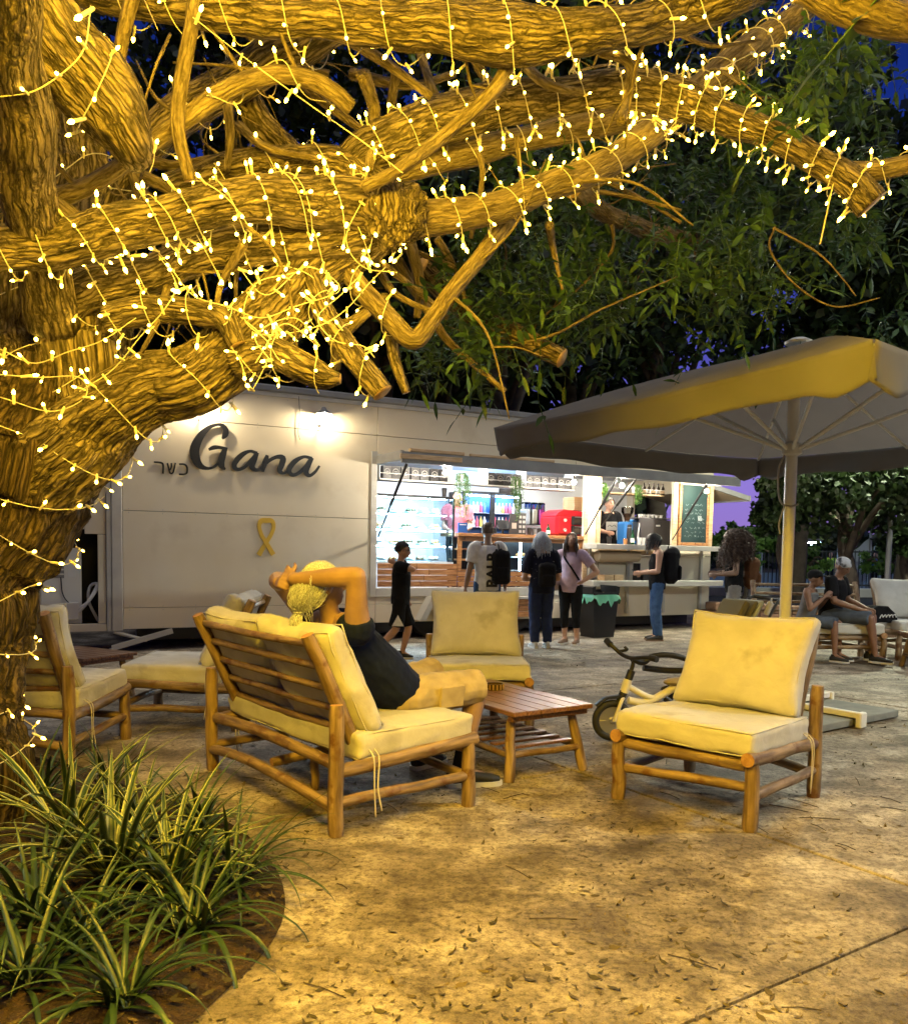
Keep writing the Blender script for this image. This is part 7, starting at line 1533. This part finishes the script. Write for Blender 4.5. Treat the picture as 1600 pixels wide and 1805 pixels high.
    if bottom:
        q = MB(); eloft(q, [spine[0] - unit(D['waist'] - D['pelvis']) * 0.02 * s, D['pelvis'] - unit(D['waist'] - D['pelvis']) * 0.03, D['pelvis'] * .4 + D['waist'] * .6], np.array([.14 * hw, .166 * hw, .140]) * s * b, np.array([.105, .118, .108]) * s * b, xax[:3])
        for n in ('L', 'R'):
            k = D['kn' + n]; a = D['an' + n]; w = wide
            if leg <= 0.5: e = D['hip' + n] + (k - D['hip' + n]) * leg * 2; chain(q, [D['hip' + n], D['hip' + n] * .5 + e * .5, e], np.array([.104, .102, .092 * w]) * s * b, 18, cap=False); q.ell(D['hip' + n], .104 * s * b, 12, 8)
            else: e = k + (a - k) * (leg - 0.5) * 2; chain(q, [D['hip' + n], D['hip' + n] * .5 + k * .5, k, k * .5 + e * .5, e], np.array([.104, .093, .072 * w, .066 * w, .056 * w]) * s * b, 26, cap=False); q.ell(D['hip' + n], .104 * s * b, 12, 8)
        o = q.build('trousers' if leg > 0.5 else 'shorts', bottom, t, smooth=180); remesh(o, vox, 0.02 * s, 3)
    if shoes:
        for n in ('L', 'R'): shoe(t, D['an' + n], D['to' + n], s, shoes, sole)
    return t, D, s
def hairshell(t, c, fwd, up, s, m, back=1.0, low=0.0, thick=0.012, nstr=150, seed=0, length=0.12, spread=0.3, r=0.004, name='hair', curl=0.0, gather=None, fringe=0.02, vol=0.0):
    """a scalp cap plus many combed strands"""
    f = unit(fwd); u = unit(np.array(up) - f * (np.array(up) @ f)); x = np.cross(f, u); rr = random.Random(seed); q = MB()
    rad = np.array((0.078, 0.097, 0.100)) * s + thick; cen = c + u * 0.027 * s - f * 0.014 * s
    V, F, nu, nv = [], [], 18, 28
    for i in range(nu):
        for j in range(nv):
            az = 2 * PI * j / nv; limit = 0.62 * PI if math.cos(az) < -0.15 else (0.34 + 0.22 * (1 - math.cos(az)) / 1.0) * PI * 0.95; limit = min(limit + low, 0.72 * PI)
            el = limit * i / (nu - 1); p = np.array([math.sin(el) * math.sin(az) * rad[0], math.sin(el) * math.cos(az) * rad[1], math.cos(el) * rad[2]])
            k = 1 + 0.05 * (vnoise(np.array([[p[0] * 60, p[1] * 60, p[2] * 18 + seed]]))[0] - 0.5); p = p * k
            V.append(cen + x * p[0] + f * p[1] + u * p[2])
    for i in range(nu - 1):
        for j in range(nv): F.append((i * nv + j, i * nv + (j + 1) % nv, (i + 1) * nv + (j + 1) % nv, (i + 1) * nv + j))
    q.add(np.array(V), F)
    for k in range(nstr):
        az = rr.uniform(0.35, 2 * PI - 0.35) if length < 0.2 else rr.uniform(0.7, 2 * PI - 0.7); el = rr.uniform(0.1, 0.55) * PI
        d = np.array([math.sin(el) * math.sin(az), math.sin(el) * math.cos(az), math.cos(el)]); p0 = cen + (x * d[0] * rad[0] + f * d[1] * rad[1] + u * d[2] * rad[2])
        L = length * rr.uniform(0.6, 1.1); out = x * d[0] + f * d[1]; out = unit(out) if np.linalg.norm(out) > 0.1 else -f
        if gather is not None:
            g = np.array(gather); mid = (p0 + g) / 2 + unit((p0 + g) / 2 - cen) * 0.035 * s; mid = cen + unit(mid - cen) * max(np.linalg.norm(mid - cen), rad.mean() * 1.03)
            mid = cen + (mid - cen) * rr.uniform(0.97, 1.10) + np.array([rr.uniform(-.018, .018) for _ in range(3)]); q1 = p0 * 0.6 + mid * 0.4; q1 = cen + (q1 - cen) * rr.uniform(1.0, 1.09); pts = catmull([p0, q1, mid, g + np.array([rr.uniform(-.016, .016) for _ in range(3)])], 14)
        else:
            e1 = p0 + out * (0.012 + vol * rr.uniform(0.3, 1)) - u * L * 0.35; e2 = p0 + out * (spread * 0.06 + vol * rr.uniform(.3, 1)) - np.array([0, 0, 1]) * L
            pts = catmull([p0, e1, e2], 12 if not curl else 30)
            if curl:
                tt = np.linspace(0, 1, len(pts)); ph = rr.uniform(0, 6.28); pts = pts + np.c_[np.cos(tt * 28 + ph), np.sin(tt * 28 + ph), np.sin(tt * 21 + ph)] * curl * np.minimum(1, tt * 4)[:, None]
        q.tube(pts, np.linspace(r, r * 0.5, len(pts)), 5, caps=False)
    o = q.build(name, m, t, smooth=180); o['kind'] = 'stuff' if nstr > 300 else o.get('kind', 'thing'); 
    if 'kind' in o and o['kind'] == 'thing': del o['kind']
    return o
def backpack(label, loc, rz, w, d, h, m, parent=None, tilt=0.0, strap=True):
    t = empty('backpack', tuple(loc), rz, label, 'backpack'); 
    q = MB(); q.box((0, 0, 0), (w, d, h), None, 0, min(w, d) * 0.3); q.ell((0, -d * 0.12, h * 0.32), (w * 0.47, d * 0.5, h * 0.22), 16, 10); o = q.build('bag', m, t, smooth=180); remesh(o, 0.012, 0.012, 5)
    q = MB(); q.box((0, -d * 0.5, -h * 0.18), (w * 0.72, d * 0.35, h * 0.42), None, 0, 0.03); o = q.build('front_pocket', m, t, smooth=180); remesh(o, 0.010, 0.008, 4)
    q = MB(); q.tube(catmull([(-0.03, d * 0.2, h * 0.47), (0, d * 0.2, h * 0.56), (0.03, d * 0.2, h * 0.47)], 10), 0.008, 6); q.build('handle', m, t)
    t.rotation_euler = (tilt, 0, rz); return t

# --- the man reclining on the sofa (his joints are in the sofa's frame)
SX, SR = np.array([-0.73, 5.07, 0]), R_(-51.7)
JM = dict(pelvis=(.30, .24, .585), waist=(.31, .10, .70), chest=(.33, -.08, .86), neck=(.35, -.21, 1.02), head=(.37, -.26, 1.185), shR=(.545, -.17, .975), shL=(.145, -.19, .975), elR=(.62, -.22, 1.245), wrR=(.33, -.415, 1.225), elL=(-.09, -.29, 1.20), wrL=(.17, -.42, 1.20),
          hipR=(.395, .25, .56), hipL=(.205, .25, .56), knR=(.42, .74, .575), anR=(.44, .60, .095), toR=(.545, .83, 0.0), knL=(-.02, .73, .60), anL=(-.02, .66, .095), toL=(-.06, .88, 0.0))
man, DM, sM = person('man in navy shirt and khaki shorts lounging on the sofa, hands clasped over his head', SX, SR, 1.80, JM, M_skin_tan, M_navy, 0.16, M_khaki, 0.5, M_shoeb, hf=(0.12, 0.98, 0.22), hu=(0, -0.2, 0.98), build=1.08, vox=0.0065, belly=1.16, arm=1.08,
    hands={'R': dict(d=(-0.85, 0.05, 0.25), n=(0.1, -0.9, 0.3), curl=0.30, side=1), 'L': dict(d=(0.75, -0.22, 0.12), n=(-0.1, -0.85, 0.5), curl=0.75, side=-1)}, face=True)
man.scale = (1.045,) * 3
hairshell(man, DM['head'], (0.12, 0.98, 0.22), (0, -0.2, 0.98), sM, M_hgrey, nstr=1000, seed=3, gather=DM['head'] + np.array([-0.02, -0.135, -0.13]), r=0.0021, thick=0.010)
q = MB(); gc = DM['head'] + np.array([-0.02, -0.135, -0.13]); rr = random.Random(2)
for k in range(70):
    q.tube(catmull([gc + np.array([rr.uniform(-.015, .015) for _ in range(3)]), gc + np.array([rr.uniform(-.035, .035), rr.uniform(-.04, .0), -0.05]), gc + np.array([rr.uniform(-.03, .03), rr.uniform(-.03, .01), -0.12 + rr.uniform(-.03, .02)])], 10), np.linspace(0.005, 0.002, 10), 5, caps=False)
[q.tube(catmull([DM['head'] + np.array([rr.uniform(-.07, .07), -0.08, rr.uniform(-.02, .08)]), DM['head'] + np.array([rr.uniform(-.11, .11), -0.13, rr.uniform(-.06, .05)]), DM['head'] + np.array([rr.uniform(-.12, .12), -0.12, rr.uniform(-.19, -.08)])], 10), np.linspace(0.0018, 0.0008, 10), 4, caps=False) for _ in range(60)]
q.build('ponytail', M_hgrey, man, smooth=180); q = MB(); th = np.linspace(0, 2 * PI, 21); q.tube(np.c_[gc[0] + 0.024 * np.cos(th), gc[1] + 0.024 * np.sin(th), np.full(21, gc[2])], 0.006, 6, caps=False); q.build('hair_tie', M_hgrey, man)
for n in ('R', 'L'):
    q = MB(); a = DM['an' + n]; k_ = DM['kn' + n]; d = unit(k_ - a); q.tube(np.array([a - d * 0.02, a + d * 0.06, a + d * 0.11]), 0.050, 16); q.build('sock', M_blackc, man, smooth=60)
q = MB(); c_ = DM['hipR'] * 0.55 + DM['knR'] * 0.45; q.box(c_ + np.array([0.115, 0, -0.01]), (0.02, 0.17, 0.13), rotm('Y', 0.1), 0, 0.008); q.build('cargo_pocket', M_khaki, man)

# --- boy walking to the right
p = gnd(712, 1163)
JB = dict(knL=(-.09, .10, .40), anL=(-.085, .02, .085), toL=(-.085, .17, 0.0), knR=(.08, -.05, .40), anR=(.085, -.30, .13), toR=(.09, -.16, 0.03), shR=(.155, .0, 1.19), elR=(.20, .17, 1.16), wrR=(.10, -.06, 1.24), elL=(-.19, -.06, .96), wrL=(-.19, .05, .78))
boy, DB, sB = person('boy in black with white-trimmed shorts walking past the trailer, arm behind his neck', (p[0] - 0.05, p[1], 0), R_(-90), 1.50, JB, M_skin, M_blackc, 0.6, M_blackc, 0.46, M_shoeb, fem=False, loose=1.6, vox=0.009, wide=1.3)
hairshell(boy, DB['head'], (0, 1, 0), (0, 0, 1), sB * 1.03, M_hdark, nstr=160, seed=4, length=0.02, r=0.004, thick=0.012, spread=0)
q = MB(); kx = DB['knR'] * 0.8 + DB['hipR'] * 0.2
q.prism([(-0.075, 0), (0.075, 0), (0, 0.14)], 0, 0.006, (kx + np.array([0.10, 0.02, -0.03]), (0, 1, 0), (0, 0, 1), (1, 0, 0))); q.build('shorts_trim', M_whitec, boy)
# --- man in the white T-shirt with a backpack on one shoulder
fz = TA
p = gnd(858, 1152); JW = dict(elR=(.25, -.03, 1.14), wrR=(.26, .0, .90), elL=(-.26, -.02, 1.14), wrL=(-.30, .02, .90), head=(0.01, .04, 1.66))
mw, DW, sW = person('man in a white T-shirt waiting at the counter, seen from behind', (p[0], p[1] + 0.3, 0), R_(14), 1.78, JW, M_skin_tan, M_whitec, 0.62, M_denim, 1.0, M_shoeb, vox=0.010, loose=1.5, hf=(0.1, 1, 0.08))
hairshell(mw, DW['head'], (0.1, 1, 0.08), (0, 0, 1), sW, M_hbrown, nstr=140, seed=5, length=0.03, r=0.004, thick=0.005)
tx = bpy.data.curves.new('shirt_print', 'FONT'); tx.body = 'BALR.'; tx.size = 0.21; tx.extrude = 0.001; tx.offset = 0.008; tx.align_x = 'CENTER'; tx.align_y = 'CENTER'
o = bpy.data.objects.new('shirt_print', tx); COL.objects.link(o); bpy.context.view_layer.update(); me_ = bpy.data.meshes.new_from_object(o.evaluated_get(bpy.context.evaluated_depsgraph_get())); bpy.data.objects.remove(o); o = bpy.data.objects.new('shirt_print', me_); COL.objects.link(o); o.parent = mw; o.data.materials.clear(); o.data.materials.append(M_letter); o.location = (0.03, -0.158, 1.16); o.rotation_euler = (R_(90), R_(-90), 0)
RW = Matrix.Rotation(R_(14), 4, 'Z')
bpv = RW @ Vector((0.14, -0.20, 1.17)); backpack('black backpack hanging from the white-shirted man right shoulder', (p[0] + bpv.x, p[1] + 0.3 + bpv.y, bpv.z), R_(14), 0.26, 0.13, 0.46, M_bag)
q = MB(); q.tube(catmull([(.12, -.15, 1.36), (.13, -.09, 1.475), (.14, 0.03, 1.47), (.14, .12, 1.3), (.17, .02, 1.1), (.16, -.14, 1.0)], 24), 0.016, 6, flat=0.4); q.build('bag_strap', M_bag, mw)
# --- grey-haired woman with a small backpack
p = gnd(952, 1142); JG = dict(elR=(.27, .02, 1.06), wrR=(.12, .20, 1.08), elL=(-.27, .02, 1.06), wrL=(-.12, .20, 1.06))
def sc(Jd, k): return {a: np.array(b) * k for a, b in Jd.items()}
gw, DG, sG = person('grey-haired woman in a dark patterned top at the counter, seen from behind', p, R_(12), 1.66, sc(JG, 1.66 / 1.75), M_skin, cloth('navy_print', (0.01, 0.012, 0.025), spots=(26, 0.66, (0.3, 0.3, 0.34))), 0.7, M_denimd, 1.0, M_shoew, fem=True, build=1.08, vox=0.010, wide=1.15)
hairshell(gw, DG['head'], (0, 1, 0), (0, 0, 1), sG, M_hgrey, nstr=280, seed=6, length=0.26, spread=0.6, r=0.005, thick=0.02, vol=0.03)
v = Matrix.Rotation(R_(12), 4, 'Z') @ Vector((0.02, -0.19, 1.06)); backpack('small black backpack on the grey-haired woman', (p[0] + v.x, p[1] + v.y, v.z), R_(12), 0.26, 0.12, 0.34, M_bag)
# --- woman in lavender looking up
p = gnd(1004, 1136); JL = dict(elL=(-.40, -.06, 1.15), wrL=(-.20, .03, 1.0), elR=(.23, .0, 1.13), wrR=(.20, .16, 1.02), head=(0, .03, 1.63))
lw, DL, sL = person('woman in a lavender top and black capris looking up, hand on hip', p, R_(152), 1.67, sc(JL, 1.67 / 1.75), M_skin, M_lav, 0.55, M_blackc, 0.78, M_sandal, fem=True, vox=0.009, hf=(-0.35, 0.85, 0.42), hu=(0, -0.4, 0.9))
hairshell(lw, DL['head'], (-0.35, 0.85, 0.42), (0, -0.4, 0.9), sL, M_hbrown, nstr=260, seed=7, length=0.34, spread=0.5, r=0.005, thick=0.012)
q = MB(); q.tube(catmull(np.array([(.13, .0, 1.44), (.06, .13, 1.35), (-.06, .145, 1.2), (-.17, .10, 1.02)]) * 0.955, 20), 0.016, 6, flat=0.4); q.build('shoulder_strap', M_blackc, lw)
v = Matrix.Rotation(R_(152), 4, 'Z') @ Vector((0.21, 0.10, 0.93)); hb = empty('shoulder_bag', (p[0] + v.x, p[1] + v.y, v.z), R_(152), 'small pale shoulder bag of the woman in lavender', 'bag'); q = MB(); q.box((0, 0, 0), (0.07, 0.2, 0.24), None, 0, 0.02); o = q.build('pouch', cloth('pale_bag', (0.42, 0.34, 0.32)), hb, smooth=180); q = MB(); q.box((0.036, 0, 0.05), (0.01, 0.18, 0.1), None, 0, 0.006); q.build('flap', bpy.data.materials['pale_bag'], hb)
# --- woman in jeans looking at her phone, big backpack
p = gnd(1155, 1129); JJ = dict(head=(0, .075, 1.60), elR=(.20, .02, 1.13), wrR=(.10, .26, 1.10), elL=(-.20, .02, 1.13), wrL=(-.10, .26, 1.10))
jw, DJ, sJ = person('woman in blue jeans looking down at her hands at the service shelf', p, R_(84), 1.70, sc(JJ, 1.70 / 1.75), M_skin, M_blackc, 0.0, M_denim, 1.0, M_shoeb, fem=True, vox=0.009, hf=(0, 0.8, -0.6), hu=(0, 0.55, 0.85), tank=True, sole=mat('gum_sole', (0.2, 0.13, 0.08), 0.7), wide=1.15)
hairshell(jw, DJ['head'], (0, 0.8, -0.6), (0, 0.55, 0.85), sJ, M_hdark, nstr=260, seed=8, length=0.16, spread=0.5, r=0.005, thick=0.016)
v = Matrix.Rotation(R_(84), 4, 'Z') @ Vector((0.0, -0.20, 1.18)); backpack('big black backpack on the woman in jeans', (p[0] + v.x, p[1] + v.y, v.z), R_(84), 0.32, 0.24, 0.56, M_bag)
v = Matrix.Rotation(R_(84), 4, 'Z') @ Vector((0.19, -0.2, 1.12)); q = MB(); q.lathe([(0.03, 0), (0.035, 0.02), (0.035, 0.13), (0.02, 0.16), (0.02, 0.18)], 14); o = q.build('water_bottle', mat('bottle_red', (0.5, 0.03, 0.04), 0.35), None, (p[0] + v.x, p[1] + v.y, v.z)); tag(o, 'small red bottle in the side pocket of the big black backpack', 'bottle')
v = Matrix.Rotation(R_(84), 4, 'Z') @ Vector((0.0, 0.33, 1.08)); q = MB(); q.box((0, 0, 0), (0.075, 0.15, 0.01), rotm('X', 0.5), 0, 0.003); o = q.build('mobile_phone', M_black, None, (p[0] + v.x, p[1] + v.y, v.z), rotz=R_(84)); tag(o, 'phone in the hands of the woman in jeans', 'phone')
# --- curly-haired woman
p = at(1290, 1120, 12.6); p[2] = 0; JC = dict(head=(0, .06, 1.60), elR=(.20, .0, 1.13), wrR=(.11, .25, 1.12), elL=(-.20, .0, 1.13), wrL=(-.10, .25, 1.10))
cw_, DC, sC = person('woman with a big mane of dark curls and grey trousers, side on', p, R_(78), 1.72, sc(JC, 1.72 / 1.75), M_skin_tan, M_blackc, 0.0, M_greyc, 1.0, M_shoeb, fem=True, vox=0.010, hf=(0, 0.9, -0.3), hu=(0, 0.3, 0.95), tank=True, wide=1.5)
hairshell(cw_, DC['head'] + np.array([0, -0.03, 0]), (0, 0.9, -0.3), (0, 0.3, 0.95), sC * 1.1, M_hbrown, nstr=420, seed=9, length=0.42, spread=1.2, r=0.006, thick=0.05, curl=0.02, vol=0.11)
v = Matrix.Rotation(R_(78), 4, 'Z') @ Vector((0.02, -0.24, 1.10)); backpack('brown backpack on the curly-haired woman', (p[0] + v.x, p[1] + v.y, v.z), R_(78), 0.30, 0.2, 0.46, M_bagb)
# --- bald server and barista inside the kiosk
sx_, _ = tp(806, 880, 1.2); p = tw(sx_, 1.2, 0.70); JS = dict(head=(0, .08, 1.62), elR=(.23, .05, 1.14), wrR=(.14, .26, 1.08), elL=(-.23, .05, 1.14), wrL=(-.14, .26, 1.08))
person('bald server in a pink shirt behind the cold counter', p, TA + R_(150), 1.80, JS, M_skin, M_pink, 0.6, M_blackc, 1.0, M_shoeb, hf=(0.1, 0.85, -0.45), hu=(0, 0.45, 0.9), vox=0.010)
sx_, _ = tp(1072, 890, 0.9); p = tw(sx_, 0.9, 0.72); br_, DR, sR = person('barista in a black printed T-shirt at the coffee window', p, TA + R_(170), 1.76, dict(elR=(.23, .05, 1.14), wrR=(.16, .28, 1.1), elL=(-.25, .06, 1.14), wrL=(-.25, .30, 1.12)), M_skin, M_blackc, 0.6, M_blackc, 1.0, M_shoeb, vox=0.010, hf=(-0.3, 1, 0))
hairshell(br_, DR['head'], (-0.3, 1, 0), (0, 0, 1), sR, M_hdark, nstr=120, seed=10, length=0.05, r=0.005, thick=0.012)
q = MB(); q.box((0, 0.152, 1.22), (0.24, 0.006, 0.16), None, 0, 0.003); pr = q.build('shirt_print', mat('print_cream', (0.5, 0.48, 0.42), 0.8), br_)
q = MB(); q.tube(catmull([(-.09, .156, 1.20), (-.05, .156, 1.24), (0, .156, 1.21), (.05, .156, 1.24), (.09, .156, 1.20)], 16), 0.009, 5, flat=0.5); q.build('print_mark', M_letter, pr)
# --- boy in a cap and man in a head scarf on the far sofa
def seated(H, fwd=0.46): return 0
p = at(1418, 1075, 11.15); JS1 = dict(pelvis=(0, 0, .55), waist=(0, .03, .66), chest=(0, .06, .80), neck=(0, .07, .95), head=(0, .12, 1.09), shR=(.15, .06, .92), shL=(-.15, .06, .92), elR=(.19, .12, .70), wrR=(.08, .26, .86), elL=(-.19, .12, .70), wrL=(-.06, .26, .84), hipR=(.08, .02, .53), hipL=(-.08, .02, .53), knR=(.10, .40, .52), knL=(-.10, .40, .52), anR=(.10, .42, .12), anL=(-.10, .42, .12), toR=(.11, .60, .03), toL=(-.11, .60, .03))
b2, D2_, s2 = person('boy in a dark cap and grey vest eating on the far sofa', (p[0], p[1], 0), R_(192 + 40), 1.42, JS1, M_skin_dark, M_greyt, 0.0, M_shortsg, 0.5, M_shoeb, tank=True, vox=0.010, hf=(0, 0.95, -0.25))
q = MB(); hc = D2_['head'] + np.array([0, -0.01, 0.045]); q.ell(hc, (0.088, 0.10, 0.075), 20, 12); q.prism([(-0.07, 0.0), (-0.06, 0.10), (0, 0.125), (0.06, 0.10), (0.07, 0.0)], 0, 0.01, (hc + np.array([0, 0.07, -0.005]), (1, 0, 0), (0, 1, -0.2), (0, 0.2, 1))); q.build('cap', M_blackc, b2, smooth=60)
p = at(1462, 1075, 11.25); k = 1.18; JS2 = {a: np.array(b) * np.array([k, k, 1 + (k - 1) * 0.8]) for a, b in JS1.items()}; JS2.update(dict(wrR=np.array([.12, .45, .70]), wrL=np.array([-.1, .45, .70]), anR=np.array([.05, .62, .12]), toR=np.array([.05, .84, .03]), knR=np.array([.12, .56, .60]), knL=np.array([-.12, .5, .6])))
m2, D3_, s3 = person('man in a pale head scarf and black shirt on the far sofa', (p[0], p[1], 0), R_(192 + 32), 1.72, JS2, M_skin_dark, M_blackc, 0.7, M_shortsg, 0.5, M_shoeb, vox=0.011, hf=(0, 0.85, -0.5), hu=(0, 0.5, 0.85))
q = MB(); hc = D3_['head'] + np.array([0, 0.015, 0.045]); q.ell(hc, (0.090, 0.105, 0.082), 20, 12, rot=rotm('X', -0.4)); q.build('head_scarf', cloth('scarf_pale', (0.42, 0.42, 0.44), spots=(9, 0.52, (0.05, 0.05, 0.06))), m2)
c = gnd(1585, 1075, 0.45); bg = at(1545, 1062, 11.55); t = empty('tote_bag', (bg[0], bg[1], 0.49), R_(10), 'black tote bag with white print slumped on the far armchair', 'bag')
q = MB(); q.prism([(-0.27, 0), (0.27, 0), (0.26, 0.1), (0.12, 0.22), (-0.04, 0.23), (-0.2, 0.12)], -0.09, 0.09, ((0, 0, 0), (1, 0, 0), (0, 0, 1), (0, 1, 0))); o = q.build('sack', M_bag, t, smooth=180); remesh(o, 0.012, 0.02, 6)
for k in range(5): q = MB(); q.tube(catmull([(-0.02 + 0.05 * k, -0.102, 0.06 + 0.01 * k), (0.01 + 0.05 * k, -0.104, 0.11), (0.03 + 0.05 * k, -0.102, 0.07)], 8), 0.007, 5); q.build('print_mark', M_whitec, t)
# --- tiny players on the court
for k, (px, col, lab) in enumerate(((1404, (0.35, 0.6, 0.05), 'tiny player in a lime bib left of the boy cap'), (1462, (0.4, 0.65, 0.06), 'tiny player in a lime bib above the head scarf'), (1539, (0.03, 0.12, 0.6), 'tiny player in a blue shirt beyond the fence'), (1552, (0.02, 0.02, 0.02), 'tiny player in dark clothes beyond the fence'))):
    p = gnd(px, 1036); person(lab, p, R_(60 + 70 * k), 1.35, None, M_skin, cloth('bib_%d' % k, col), 0.6, M_blackc, 0.5, M_shoeb, vox=0.022, group='players on the court', face=False)
